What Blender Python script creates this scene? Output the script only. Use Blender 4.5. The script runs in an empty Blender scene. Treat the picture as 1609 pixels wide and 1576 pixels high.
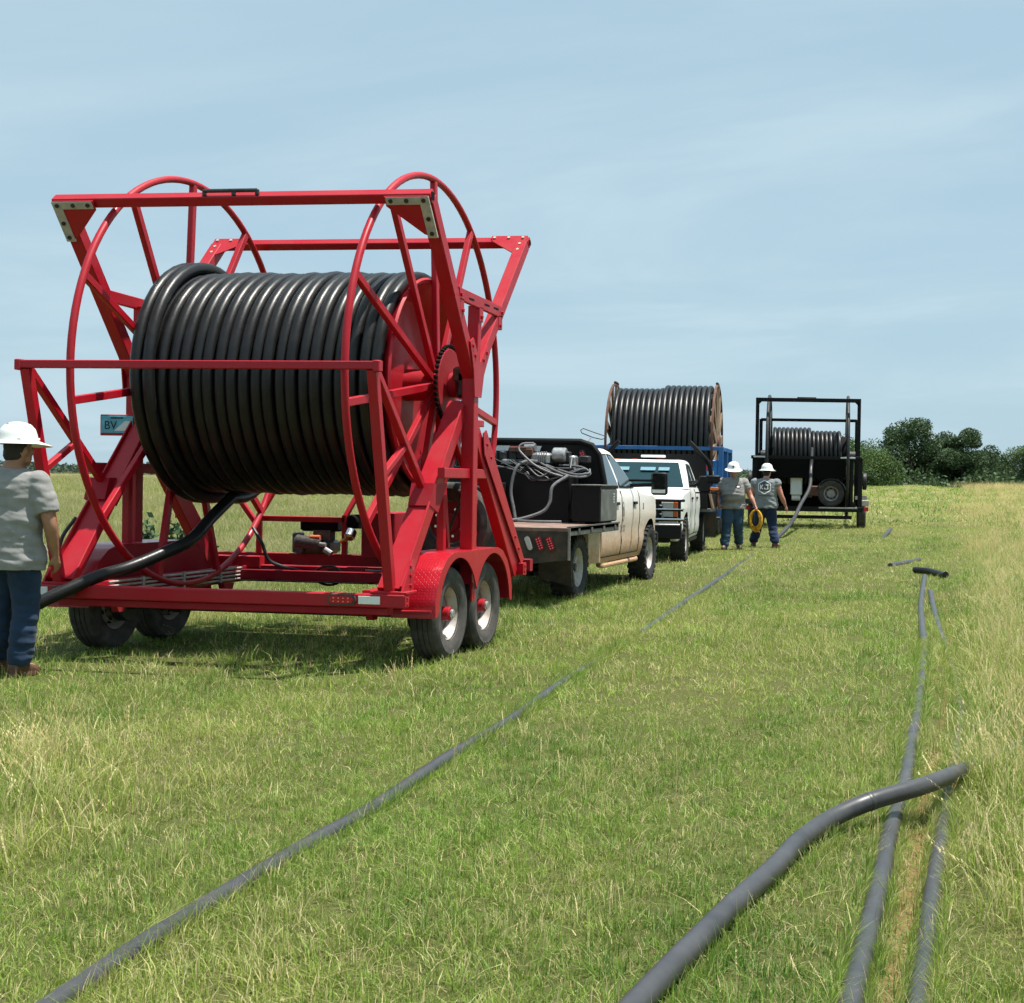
import bpy, bmesh, math, random
import numpy as np
from mathutils import Vector, Matrix, Euler, noise as mnoise
from mathutils.bvhtree import BVHTree

random.seed(7)
rng = np.random.default_rng(11)
scene = bpy.context.scene
COL = scene.collection
PI = math.pi

# ------------------------------------------------------------------ camera
cam_data = bpy.data.cameras.new('camera')
cam = bpy.data.objects.new('camera', cam_data)
COL.objects.link(cam)
scene.camera = cam
YAW, PITCH, ROLL, CAM_H = -0.156, -0.0124, 0.0166, 1.5
_F = Vector((math.sin(YAW)*math.cos(PITCH), math.cos(YAW)*math.cos(PITCH), math.sin(PITCH)))
_R = Vector((math.cos(YAW), -math.sin(YAW), 0.0))
_U = _R.cross(_F)
_c, _s = math.cos(ROLL), math.sin(ROLL)
_R2 = _R*_c + _U*_s
_U2 = _U*_c - _R*_s
M = Matrix((( _R2.x, _U2.x, -_F.x, 0.0), (_R2.y, _U2.y, -_F.y, 0.0), (_R2.z, _U2.z, -_F.z, CAM_H), (0, 0, 0, 1)))
cam.matrix_world = M
cam_data.sensor_width = 36.0
cam_data.lens = 36.0*2301.04/1609.0
cam_data.shift_x = (804.5-1159.05)/1609.0
cam_data.clip_start = 0.1
cam_data.clip_end = 6000.0

# ------------------------------------------------------------------ sun, sky, exposure
SUN_DIR = Vector((0.27, 0.08, 0.95)).normalized()      # from the ground towards the sun
sun_el = math.asin(SUN_DIR.z)
sun_az = math.atan2(SUN_DIR.x, SUN_DIR.y)
sd = bpy.data.lights.new('sun', 'SUN')
sd.energy = 5.0
sd.angle = math.radians(0.53)
sd.color = (1.0, 0.955, 0.88)
sun = bpy.data.objects.new('sun', sd)
COL.objects.link(sun)
sun.rotation_euler = SUN_DIR.to_track_quat('Z', 'Y').to_euler()
sun.location = (0, 0, 30)

world = bpy.data.worlds.new('World')
scene.world = world
world.use_nodes = True
wt = world.node_tree
wt.nodes.clear()
wn = wt.nodes.new
wl = wt.links.new
wo = wn('ShaderNodeOutputWorld')
bg = wn('ShaderNodeBackground')
bg.inputs['Strength'].default_value = 0.072
sky = wn('ShaderNodeTexSky')
sky.sky_type = 'NISHITA'
sky.sun_disc = False
sky.sun_elevation = sun_el
sky.sun_rotation = sun_az
sky.altitude = 300
sky.air_density = 1.0
sky.dust_density = 1.0
sky.ozone_density = 1.3
# thin high cloud: noise over the direction projected on a cloud layer
tc = wn('ShaderNodeTexCoord')
sep = wn('ShaderNodeSeparateXYZ')
wl(tc.outputs['Generated'], sep.inputs[0])
def wmath(op, a, b=None):
    n = wn('ShaderNodeMath'); n.operation = op
    for i, v in enumerate((a, b)):
        if v is None: continue
        if isinstance(v, (int, float)): n.inputs[i].default_value = v
        else: wl(v, n.inputs[i])
    return n.outputs[0]
den = wmath('ADD', wmath('MAXIMUM', sep.outputs['Z'], 0.0), 0.16)
px = wmath('DIVIDE', sep.outputs['X'], den)
py = wmath('DIVIDE', sep.outputs['Y'], den)
cmb = wn('ShaderNodeCombineXYZ')
wl(px, cmb.inputs[0]); wl(py, cmb.inputs[1])
mp = wn('ShaderNodeMapping')
mp.inputs['Rotation'].default_value = (0, 0, math.radians(22))
mp.inputs['Scale'].default_value = (0.55, 0.9, 1)
mp.inputs['Location'].default_value = (1.35, 0.4, 0)
wl(cmb.outputs[0], mp.inputs[0])
nz = wn('ShaderNodeTexNoise')
nz.inputs['Scale'].default_value = 1.15
nz.inputs['Detail'].default_value = 6
nz.inputs['Roughness'].default_value = 0.58
nz.inputs['Distortion'].default_value = 0.5
wl(mp.outputs[0], nz.inputs['Vector'])
rp = wn('ShaderNodeValToRGB')
rp.color_ramp.interpolation = 'EASE'
rp.color_ramp.elements[0].position = 0.40
rp.color_ramp.elements[0].color = (0.0, 0.0, 0.0, 1)
rp.color_ramp.elements[1].position = 0.70
rp.color_ramp.elements[1].color = (0.70, 0.70, 0.70, 1)
wl(nz.outputs['Fac'], rp.inputs[0])
haze_mix = wn('ShaderNodeMixRGB')                      # even veil of thin high cloud
haze_mix.inputs[0].default_value = 0.84
haze_mix.inputs[2].default_value = (4.1, 5.85, 6.9, 1)
wl(sky.outputs[0], haze_mix.inputs[1])
mixc = wn('ShaderNodeMixRGB')
mixc.inputs[2].default_value = (5.3, 6.7, 7.5, 1)
wl(rp.outputs[0], mixc.inputs[0])
wl(haze_mix.outputs[0], mixc.inputs[1])
wl(mixc.outputs[0], bg.inputs['Color'])
wl(bg.outputs[0], wo.inputs[0])

scene.view_settings.view_transform = 'Standard'
scene.view_settings.look = 'None'
scene.view_settings.gamma = 1.0
scene.view_settings.use_curve_mapping = False
scene.view_settings.exposure = 0.66
scene.cycles.use_denoising = True
try: scene.cycles.denoiser = 'OPENIMAGEDENOISE'
except Exception: pass
scene.cycles.max_bounces = 4
scene.cycles.diffuse_bounces = 2
scene.cycles.glossy_bounces = 3
scene.cycles.transmission_bounces = 3
scene.cycles.use_adaptive_sampling = True
scene.cycles.adaptive_threshold = 0.03
scene.cycles.caustics_reflective = False
scene.cycles.caustics_refractive = False

# ------------------------------------------------------------------ material helpers
def new_mat(name):
    m = bpy.data.materials.new(name)
    m.use_nodes = True
    nt = m.node_tree
    return m, nt, nt.nodes['Principled BSDF']

def node(nt, typ, **kw):
    n = nt.nodes.new(typ)
    for k, v in kw.items():
        if k in n.inputs: n.inputs[k].default_value = v
        else: setattr(n, k, v)
    return n

def ramp(nt, fac, stops, interp='LINEAR'):
    n = nt.nodes.new('ShaderNodeValToRGB')
    cr = n.color_ramp
    cr.interpolation = interp
    while len(cr.elements) < len(stops): cr.elements.new(0.5)
    for e, (p, c) in zip(cr.elements, stops):
        e.position = p
        e.color = (*c, 1) if len(c) == 3 else c
    nt.links.new(fac, n.inputs[0])
    return n.outputs[0]

def mixrgb(nt, fac, a, b, mode='MIX'):
    n = nt.nodes.new('ShaderNodeMixRGB'); n.blend_type = mode
    for i, v in zip((0, 1, 2), (fac, a, b)):
        if isinstance(v, (int, float)): n.inputs[i].default_value = v
        elif isinstance(v, tuple): n.inputs[i].default_value = (*v, 1) if len(v) == 3 else v
        else: nt.links.new(v, n.inputs[i])
    return n.outputs[0]

def noise_fac(nt, scale, detail=4, rough=0.55, coord='Object', mapscale=None, w=None):
    t = nt.nodes.new('ShaderNodeTexCoord')
    out = t.outputs[coord]
    if mapscale:
        m = nt.nodes.new('ShaderNodeMapping'); m.inputs['Scale'].default_value = mapscale
        nt.links.new(out, m.inputs[0]); out = m.outputs[0]
    n = node(nt, 'ShaderNodeTexNoise', Scale=scale, Detail=detail, Roughness=rough)
    nt.links.new(out, n.inputs['Vector'])
    return n.outputs['Fac']

def bump(nt, bsdf, height, strength=0.3, dist=0.01):
    b = node(nt, 'ShaderNodeBump', Strength=strength, Distance=dist)
    nt.links.new(height, b.inputs['Height'])
    nt.links.new(b.outputs[0], bsdf.inputs['Normal'])

def mat_paint(name, col, rough=0.35, dirt=(0.25, 0.2, 0.14), dirt_amt=0.25, coat=0.3, metallic=0.0, scale=3.0, spec=0.5):
    m, nt, b = new_mat(name)
    f = noise_fac(nt, scale, 6, 0.65)
    dm = ramp(nt, f, [(0.42, (0, 0, 0)), (0.75, (dirt_amt,)*3)])
    var = noise_fac(nt, scale*9, 3, 0.6)
    c1 = mixrgb(nt, ramp(nt, var, [(0.3, (0, 0, 0)), (0.7, (1, 1, 1))]), tuple(x*0.9 for x in col), col)
    nt.links.new(mixrgb(nt, dm, c1, dirt), b.inputs['Base Color'])
    rr = ramp(nt, f, [(0.35, (rough,)*3), (0.8, (min(1, rough+0.3),)*3)])
    nt.links.new(rr, b.inputs['Roughness'])
    b.inputs['Metallic'].default_value = metallic
    b.inputs['Coat Weight'].default_value = coat
    b.inputs['Coat Roughness'].default_value = 0.12
    b.inputs['Specular IOR Level'].default_value = spec
    return m

def mat_simple(name, col, rough=0.6, metallic=0.0, spec=0.5, vary=0.15, scale=20.0, bumpy=0.0):
    m, nt, b = new_mat(name)
    f = noise_fac(nt, scale, 4, 0.6)
    a = tuple(max(0, x*(1-vary)) for x in col); c = tuple(min(1, x*(1+vary)) for x in col)
    nt.links.new(ramp(nt, f, [(0.3, a), (0.7, c)]), b.inputs['Base Color'])
    b.inputs['Roughness'].default_value = rough
    b.inputs['Metallic'].default_value = metallic
    b.inputs['Specular IOR Level'].default_value = spec
    if bumpy: bump(nt, b, f, bumpy, 0.005)
    return m

MT = {}
MT['red'] = mat_paint('red_gloss_paint', (0.42, 0.003, 0.015), 0.40, (0.28, 0.045, 0.045), 0.3, 0.12, spec=0.35)
MT['red_flat'] = mat_paint('red_dusty_paint', (0.33, 0.003, 0.016), 0.5, (0.30, 0.12, 0.08), 0.25, 0.0, spec=0.3)
# diamond tread plate: red paint with raised lozenges as fine relief
m, nt, b = new_mat('red_tread_plate')
t = nt.nodes.new('ShaderNodeTexCoord')
def lozenge(nt, t, ang, off):
    mp_ = node(nt, 'ShaderNodeMapping'); mp_.inputs['Rotation'].default_value = (0, 0, ang)
    mp_.inputs['Location'].default_value = off
    nt.links.new(t.outputs['UV'], mp_.inputs[0])
    s_ = nt.nodes.new('ShaderNodeSeparateXYZ'); nt.links.new(mp_.outputs[0], s_.inputs[0])
    def mm(op, a, b2=None):
        n = nt.nodes.new('ShaderNodeMath'); n.operation = op
        for i, v in enumerate((a, b2)):
            if v is None: continue
            if isinstance(v, (int, float)): n.inputs[i].default_value = v
            else: nt.links.new(v, n.inputs[i])
        return n.outputs[0]
    def tri(x, per):
        return mm('ABSOLUTE', mm('SUBTRACT', mm('FRACT', mm('DIVIDE', x, per)), 0.5))
    u = mm('MULTIPLY', tri(s_.outputs[0], 0.034), 2.6); v = mm('MULTIPLY', tri(s_.outputs[1], 0.034), 8.0)
    d = mm('ADD', mm('MULTIPLY', u, u), mm('MULTIPLY', v, v))
    return mm('MAXIMUM', mm('SUBTRACT', 1.0, d), 0.0)
h1 = lozenge(nt, t, PI/4, (0, 0, 0)); h2 = lozenge(nt, t, -PI/4, (0.017, 0.017, 0))
mx = nt.nodes.new('ShaderNodeMath'); mx.operation = 'MAXIMUM'
nt.links.new(h1, mx.inputs[0]); nt.links.new(h2, mx.inputs[1])
b.inputs['Base Color'].default_value = (0.42, 0.003, 0.015, 1)
b.inputs['Roughness'].default_value = 0.34
b.inputs['Coat Weight'].default_value = 0.2
bump(nt, b, mx.outputs[0], 0.5, 0.003)
MT['tread'] = m

# black polyethylene: faint scuffs and dust
m, nt, b = new_mat('black_polyethylene')
f = noise_fac(nt, 6, 6, 0.7)
f2 = noise_fac(nt, 70, 3, 0.6)
c = ramp(nt, f, [(0.35, (0.006, 0.006, 0.0065)), (0.8, (0.018, 0.0175, 0.017))])
nt.links.new(c, b.inputs['Base Color'])
nt.links.new(ramp(nt, f2, [(0.3, (0.30,)*3), (0.75, (0.48,)*3)]), b.inputs['Roughness'])
b.inputs['Specular IOR Level'].default_value = 0.36
MT['pipe'] = m
m, nt, b = new_mat('dusty_black_polyethylene')
f = noise_fac(nt, 5, 6, 0.7)
c = ramp(nt, f, [(0.3, (0.030, 0.031, 0.034)), (0.62, (0.055, 0.055, 0.058)), (0.85, (0.12, 0.11, 0.10))])
nt.links.new(c, b.inputs['Base Color'])
b.inputs['Roughness'].default_value = 0.42
MT['pipe_dusty'] = m

MT['rubber'] = mat_simple('tyre_rubber', (0.035, 0.034, 0.033), 0.8, spec=0.3, vary=0.35, scale=12)
MT['rubber_dusty'] = mat_simple('dusty_tyre_rubber', (0.075, 0.070, 0.064), 0.9, spec=0.25, vary=0.4, scale=9)
MT['rim'] = mat_paint('dusty_silver_rim', (0.50, 0.47, 0.44), 0.5, (0.30, 0.21, 0.14), 0.8, 0.0, 0.15, 9)
MT['black_paint'] = mat_paint('black_paint', (0.0035, 0.0035, 0.004), 0.45, (0.035, 0.03, 0.027), 0.15, 0.0, spec=0.25)
MT['black_matte'] = mat_simple('black_matte', (0.004, 0.004, 0.004), 0.8, vary=0.2, spec=0.15)
MT['dark_steel'] = mat_simple('dark_steel', (0.045, 0.045, 0.047), 0.5, 0.5, vary=0.4)
MT['steel'] = mat_simple('bare_steel', (0.42, 0.42, 0.42), 0.4, 0.7, vary=0.3)
MT['grey_strip'] = mat_simple('weathered_grey_strip', (0.42, 0.40, 0.36), 0.7, vary=0.2)
MT['chrome'] = mat_simple('chrome', (0.75, 0.75, 0.76), 0.15, 1.0, vary=0.05)
MT['lamp_red'] = mat_simple('red_lamp_lens', (0.45, 0.012, 0.02), 0.15, vary=0.1, scale=90)
MT['lamp_pink'] = mat_simple('bright_lamp_dot', (0.85, 0.25, 0.28), 0.2, vary=0.1)
MT['lamp_white'] = mat_simple('clear_lamp_lens', (0.62, 0.60, 0.56), 0.15, vary=0.1)
MT['amber'] = mat_simple('amber_lens', (0.75, 0.16, 0.03), 0.2, vary=0.1)
MT['reflector'] = mat_simple('white_reflector_tape', (0.78, 0.80, 0.78), 0.4, vary=0.06, scale=60)
MT['reflector_red'] = mat_simple('red_reflector_tape', (0.55, 0.02, 0.05), 0.4, vary=0.06, scale=60)
MT['bezel'] = mat_simple('rubber_bezel', (0.06, 0.045, 0.04), 0.6)
MT['glass'] = mat_simple('tinted_glass', (0.05, 0.075, 0.085), 0.06, spec=0.9, vary=0.1, scale=2)
MT['ws_glass'] = mat_simple('windscreen_glass', (0.012, 0.035, 0.042), 0.08, spec=0.25, vary=0.1, scale=2)
MT['cab_glow'] = mat_simple('painted_cab_glow', (0.12, 0.26, 0.32), 0.8)
MT['teal'] = mat_simple('teal_sticker', (0.28, 0.66, 0.62), 0.5, vary=0.05)
MT['white_trim'] = mat_simple('white_plastic', (0.8, 0.8, 0.8), 0.4, vary=0.05)
MT['mirror'] = mat_simple('mirror_face', (0.10, 0.12, 0.11), 0.06, 0.9, vary=0.1)
MT['brass'] = mat_simple('brass_fitting', (0.55, 0.30, 0.08), 0.35, 0.6, vary=0.3)
MT['hose'] = mat_simple('grey_rubber_hose', (0.13, 0.13, 0.135), 0.55, vary=0.25)
MT['hose_black'] = mat_simple('black_rubber_hose', (0.02, 0.02, 0.021), 0.5, vary=0.25)
MT['orange'] = mat_simple('orange_cap', (0.65, 0.14, 0.05), 0.5)
MT['engine_grey'] = mat_simple('engine_casting', (0.10, 0.085, 0.08), 0.45, 0.4, vary=0.4, scale=40)
MT['deck_wood'] = mat_simple('worn_bed_deck', (0.22, 0.14, 0.11), 0.85, vary=0.35, scale=8)
MT['bed_steel'] = mat_paint('worn_bed_steel', (0.06, 0.065, 0.065), 0.5, (0.25, 0.22, 0.18), 0.55, 0.0, 0.2, 7)
MT['mud_steel'] = mat_paint('muddy_dark_panel', (0.035, 0.032, 0.03), 0.6, (0.22, 0.14, 0.08), 0.55, 0.0, 0, 4)
MT['box_steel'] = mat_paint('dusty_black_box', (0.10, 0.105, 0.105), 0.4, (0.33, 0.31, 0.28), 0.5, 0.0, 0.35, 6)
MT['blue'] = mat_paint('blue_paint', (0.010, 0.13, 0.42), 0.4, (0.2, 0.22, 0.22), 0.25, 0.2)
MT['blue_light'] = mat_paint('blue_panel_paint', (0.012, 0.20, 0.62), 0.4, (0.2, 0.22, 0.22), 0.2, 0.2)
MT['rust'] = mat_simple('rusty_steel', (0.11, 0.048, 0.032), 0.8, vary=0.4, scale=6)
MT['timber'] = mat_simple('weathered_timber', (0.19, 0.125, 0.075), 0.85, vary=0.3, scale=5)
MT['plate_blue'] = mat_simple('licence_plate_blue', (0.10, 0.38, 0.50), 0.4, vary=0.25, scale=14)
MT['plate_white'] = mat_simple('licence_plate_white', (0.65, 0.72, 0.74), 0.4, vary=0.05)
MT['ink'] = mat_simple('dark_ink', (0.012, 0.014, 0.02), 0.6, vary=0.1)
MT['grey_ink'] = mat_simple('faded_grey_ink', (0.30, 0.27, 0.23), 0.7, vary=0.2)
MT['yellow_rope'] = mat_simple('yellow_rope', (0.62, 0.33, 0.015), 0.75, vary=0.35, scale=25)
MT['hard_hat'] = mat_simple('white_hard_hat', (0.80, 0.81, 0.79), 0.32, vary=0.04, scale=15)
MT['hair'] = mat_simple('dark_brown_hair', (0.018, 0.012, 0.009), 0.7, vary=0.4, scale=120)
MT['boot'] = mat_simple('brown_leather_boot', (0.085, 0.035, 0.022), 0.6, vary=0.35, scale=25, bumpy=0.2)
MT['boot_dark'] = mat_simple('dark_leather_boot', (0.03, 0.022, 0.018), 0.65, vary=0.35, scale=25)
MT['print_white'] = mat_simple('white_shirt_print', (0.78, 0.78, 0.78), 0.8, vary=0.04)
MT['print_dark'] = mat_simple('dark_shirt_print', (0.06, 0.06, 0.065), 0.8, vary=0.05)
MT['glove'] = mat_simple('leather_glove', (0.16, 0.08, 0.05), 0.8, vary=0.3)

def mat_skin(name, col):
    m, nt, b = new_mat(name)
    f = noise_fac(nt, 14, 4, 0.6)
    nt.links.new(ramp(nt, f, [(0.3, tuple(x*0.85 for x in col)), (0.7, tuple(min(1, x*1.1) for x in col))]), b.inputs['Base Color'])
    b.inputs['Roughness'].default_value = 0.5
    b.inputs['Subsurface Weight'].default_value = 0.08
    b.inputs['Subsurface Radius'].default_value = (0.01, 0.004, 0.002)
    return m
MT['skin_tan'] = mat_skin('tanned_skin', (0.34, 0.17, 0.10))
MT['skin_red'] = mat_skin('sunburnt_skin', (0.46, 0.20, 0.14))
def mat_cloth(name, col, scale=260, vary=0.12, mott=9):
    m, nt, b = new_mat(name)
    f = noise_fac(nt, scale, 2, 0.5); g = noise_fac(nt, mott, 4, 0.6)
    c1 = ramp(nt, g, [(0.3, tuple(x*(1-vary) for x in col)), (0.7, tuple(min(1, x*(1+vary)) for x in col))])
    nt.links.new(mixrgb(nt, 0.25, c1, ramp(nt, f, [(0.3, (0.25,)*3), (0.7, (1, 1, 1))]), 'MULTIPLY'), b.inputs['Base Color'])
    b.inputs['Roughness'].default_value = 0.92
    b.inputs['Specular IOR Level'].default_value = 0.15
    b.inputs['Sheen Weight'].default_value = 0.12
    bump(nt, b, f, 0.15, 0.002)
    return m
MT['tee_grey'] = mat_cloth('heather_grey_cotton', (0.29, 0.287, 0.278))
MT['tee_warm'] = mat_cloth('warm_grey_cotton', (0.28, 0.27, 0.258))
MT['tee_cool'] = mat_cloth('cool_grey_cotton', (0.22, 0.24, 0.25))
MT['denim'] = mat_cloth('blue_denim', (0.022, 0.043, 0.085), 320, 0.35, 6)
MT['denim_dark'] = mat_cloth('dark_blue_denim', (0.020, 0.032, 0.075), 320, 0.3, 6)
MT['denim_worn'] = mat_cloth('worn_blue_denim', (0.040, 0.078, 0.125), 320, 0.4, 5)

# white body paint with road mud climbing from the sills
def mat_muddy(name, base, mud, z0, z1, amount):
    m, nt, b = new_mat(name)
    t = nt.nodes.new('ShaderNodeTexCoord')
    s_ = nt.nodes.new('ShaderNodeSeparateXYZ'); nt.links.new(t.outputs['Object'], s_.inputs[0])
    n = noise_fac(nt, 3.0, 7, 0.65, mapscale=(1, 0.6, 1.6))
    ad = nt.nodes.new('ShaderNodeMath'); ad.operation = 'MULTIPLY_ADD'
    nt.links.new(n, ad.inputs[0]); ad.inputs[1].default_value = 0.55; nt.links.new(s_.outputs[2], ad.inputs[2])
    r = ramp(nt, ad.outputs[0], [(0, (1, 1, 1)), (1, (0, 0, 0))])
    mr = nt.nodes.new('ShaderNodeMapRange')
    mr.inputs['From Min'].default_value = z0+0.27; mr.inputs['From Max'].default_value = z1+0.27
    mr.inputs['To Min'].default_value = amount; mr.inputs['To Max'].default_value = 0.04
    nt.links.new(ad.outputs[0], mr.inputs['Value'])
    n2 = noise_fac(nt, 22, 4, 0.7)
    mu = nt.nodes.new('ShaderNodeMath'); mu.operation = 'MULTIPLY'
    nt.links.new(mr.outputs[0], mu.inputs[0]); nt.links.new(ramp(nt, n2, [(0.25, (0.7,)*3), (0.6, (1, 1, 1))]), mu.inputs[1])
    nt.links.new(mixrgb(nt, mu.outputs[0], base, mud), b.inputs['Base Color'])
    rr = nt.nodes.new('ShaderNodeMapRange'); rr.inputs['To Min'].default_value = 0.28; rr.inputs['To Max'].default_value = 0.8
    nt.links.new(mu.outputs[0], rr.inputs['Value']); nt.links.new(rr.outputs[0], b.inputs['Roughness'])
    b.inputs['Coat Weight'].default_value = 0.15
    return m
MT['white_muddy'] = mat_muddy('muddy_white_paint', (0.78, 0.78, 0.76), (0.41, 0.205, 0.075), 0.52, 1.42, 0.98)
MT['white_clean'] = mat_muddy('dusty_white_paint', (0.82, 0.82, 0.81), (0.40, 0.30, 0.2), 0.2, 0.75, 0.5)

# ------------------------------------------------------------------ mesh helpers
def V(*a): return Vector(a)

class MB:
    """collects shapes and links them as one mesh object"""
    def __init__(self):
        self.v = []; self.f = []; self.m = []; self.cur = 0
        self.uv = {}
    def add(self, vs, fs, mat=None):
        o = len(self.v); k = self.cur if mat is None else mat
        self.v.extend(Vector(p) for p in vs)
        for f in fs:
            self.f.append([i+o for i in f]); self.m.append(k)
        return self
    def loft(self, rings, closed=True, cap0=True, cap1=True, mat=None):
        n = len(rings[0]); vs = [p for r in rings for p in r]; fs = []
        for i in range(len(rings)-1):
            for j in range(n if closed else n-1):
                a = i*n+j; b2 = i*n+(j+1) % n
                fs.append([a, b2, b2+n, a+n])
        if cap0: fs.append(list(range(n))[::-1])
        if cap1: fs.append([(len(rings)-1)*n+j for j in range(n)])
        return self.add(vs, fs, mat)
    def beam(self, p0, p1, w, h=None, up=(0, 0, 1), ch=0.006, mat=None, w1=None, h1=None):
        p0 = Vector(p0); p1 = Vector(p1); h = w if h is None else h
        a = (p1-p0).normalized(); up = Vector(up)
        if abs(a.dot(up.normalized())) > 0.98: up = Vector((0, 1, 0)) if abs(a.y) < 0.9 else Vector((1, 0, 0))
        s_ = a.cross(up).normalized(); u = s_.cross(a).normalized()
        rings = []
        for p, ww, hh in ((p0, w, h), (p1, w1 or w, h1 or h)):
            x, y = ww/2, hh/2; c = min(ch, x*0.45, y*0.45)
            pts = [(-x+c, -y), (x-c, -y), (x, -y+c), (x, y-c), (x-c, y), (-x+c, y), (-x, y-c), (-x, -y+c)]
            rings.append([p+s_*q[0]+u*q[1] for q in pts])
        return self.loft(rings, mat=mat)
    def box(self, c, size, ch=0.006, mat=None, rot=None):
        c = Vector(c); x, y, z = (q/2 for q in size)
        ch = min(ch, x*.45, y*.45, z*.45)
        rings = []
        for zz, inset in ((-z, ch), (-z+ch, 0), (z-ch, 0), (z, ch)):
            X, Y = x-inset, y-inset; k = ch
            pts = [(-X+k, -Y), (X-k, -Y), (X, -Y+k), (X, Y-k), (X-k, Y), (-X+k, Y), (-X, Y-k), (-X, -Y+k)]
            r = [Vector((p[0], p[1], zz)) for p in pts]
            if rot is not None: r = [rot @ q for q in r]
            rings.append([c+q for q in r])
        return self.loft(rings, mat=mat)
    def tube(self, path, r, n=10, closed=False, mat=None, cap=True):
        path = [Vector(p) for p in path]; N = len(path)
        rr = r if isinstance(r, (list, tuple)) else [r]*N
        rings = []; ref = None
        for i, p in enumerate(path):
            if closed: t = path[(i+1) % N]-path[i-1]
            else: t = path[min(i+1, N-1)]-path[max(i-1, 0)]
            t.normalize()
            if ref is None:
                ref = Vector((0, 0, 1)) if abs(t.z) < 0.9 else Vector((1, 0, 0))
            s_ = (ref-t*ref.dot(t))
            if s_.length < 1e-6: s_ = t.orthogonal()
            s_.normalize(); ref = s_; u = t.cross(s_)
            rings.append([p+s_*math.cos(2*PI*k/n)*rr[i]+u*math.sin(2*PI*k/n)*rr[i] for k in range(n)])
        if closed:
            rings.append(rings[0]) if False else None
            vs = [q for r_ in rings for q in r_]; fs = []
            # match twist of the last ring to the first
            best = min(range(n), key=lambda k: (rings[-1][k]-rings[0][0]).length)
            for i in range(N):
                for j in range(n):
                    a = i*n+j; b2 = i*n+(j+1) % n
                    if i < N-1: c_, d_ = b2+n, a+n
                    else: c_, d_ = (j+1-best) % n, (j-best) % n
                    fs.append([a, b2, c_, d_])
            return self.add(vs, fs, mat)
        return self.loft(rings, cap0=cap, cap1=cap, mat=mat)
    def cyl(self, p0, p1, r, n=16, r1=None, mat=None, ch=0.0):
        p0 = Vector(p0); p1 = Vector(p1); r1 = r if r1 is None else r1
        if ch:
            a = (p1-p0).normalized()
            return self.tube([p0, p0+a*ch, p1-a*ch, p1], [r-ch, r, r1, r1-ch], n, mat=mat)
        return self.tube([p0, p1], [r, r1], n, mat=mat)
    def lathe(self, prof, c, axis=(1, 0, 0), n=40, mat=None, closed_prof=False, arc=None):
        """prof: (radius, offset along axis)"""
        a = Vector(axis).normalized(); c = Vector(c)
        s_ = Vector((0, 0, 1)) if abs(a.z) < 0.9 else Vector((0, 1, 0))
        s_ = (s_-a*s_.dot(a)).normalized(); u = a.cross(s_)
        vs = []; m_ = len(prof)
        for k in range(n):
            d = s_*math.cos(2*PI*k/n)+u*math.sin(2*PI*k/n)
            vs.extend(c+d*r+a*o for r, o in prof)
        fs = []
        for k in range(n):
            k2 = (k+1) % n
            for j in range(m_ if closed_prof else m_-1):
                j2 = (j+1) % m_
                fs.append([k*m_+j, k*m_+j2, k2*m_+j2, k2*m_+j])
        return self.add(vs, fs, mat)
    def prism(self, poly, ext, mat=None):
        poly = [Vector(p) for p in poly]; e = Vector(ext)
        return self.loft([poly, [p+e for p in poly]], mat=mat)
    def ball(self, c, r, n=12, m=8, mat=None):
        c = Vector(c); r = r if isinstance(r, (tuple, list)) else (r, r, r)
        rings = []
        for i in range(m+1):
            th = -PI/2+PI*i/m
            rings.append([c+Vector((r[0]*math.cos(th)*math.cos(2*PI*k/n), r[1]*math.cos(th)*math.sin(2*PI*k/n), r[2]*math.sin(th))) for k in range(n)])
        return self.loft(rings, cap0=False, cap1=False, mat=mat)
    def bolt(self, p, nrm, r=0.014, h=0.01, mat=None):
        p = Vector(p); nrm = Vector(nrm).normalized()
        return self.cyl(p, p+nrm*h, r, 6, mat=mat)
    def mesh(self, name, mats, smooth=35.0, uv=None):
        me = bpy.data.meshes.new(name)
        me.from_pydata([tuple(p) for p in self.v], [], self.f)
        mats = mats if isinstance(mats, (list, tuple)) else [mats]
        for q in mats: me.materials.append(MT[q] if isinstance(q, str) else q)
        if len(mats) > 1: me.polygons.foreach_set('material_index', self.m)
        bm = bmesh.new(); bm.from_mesh(me)
        bmesh.ops.recalc_face_normals(bm, faces=bm.faces[:])
        bm.to_mesh(me); bm.free()
        if smooth:
            me.polygons.foreach_set('use_smooth', [True]*len(me.polygons))
            me.set_sharp_from_angle(angle=math.radians(smooth))
        me.update()
        return me
    def build(self, name, mats, parent=None, smooth=35.0, loc=None):
        o = bpy.data.objects.new(name, self.mesh(name, mats, smooth))
        COL.objects.link(o)
        if parent is not None: o.parent = parent
        if loc is not None: o.location = loc
        return o

def tag(o, label=None, cat=None, group=None, kind=None):
    if label: o['label'] = label
    if cat: o['category'] = cat
    if group: o['group'] = group
    if kind: o['kind'] = kind
    return o

def thing(name, label, cat, loc=(0, 0, 0), rotz=0.0, group=None):
    o = bpy.data.objects.new(name, None)
    COL.objects.link(o)
    o.location = loc; o.rotation_euler = (0, 0, rotz)
    o.empty_display_size = 0.2
    return tag(o, label, cat, group)

def put(o, name, parent, loc=(0, 0, 0), rot=(0, 0, 0), scale=(1, 1, 1)):
    """another object sharing a mesh"""
    c = bpy.data.objects.new(name, o.data if hasattr(o, 'data') else o)
    COL.objects.link(c); c.parent = parent
    c.location = loc; c.rotation_euler = rot; c.scale = scale
    return c

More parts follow.
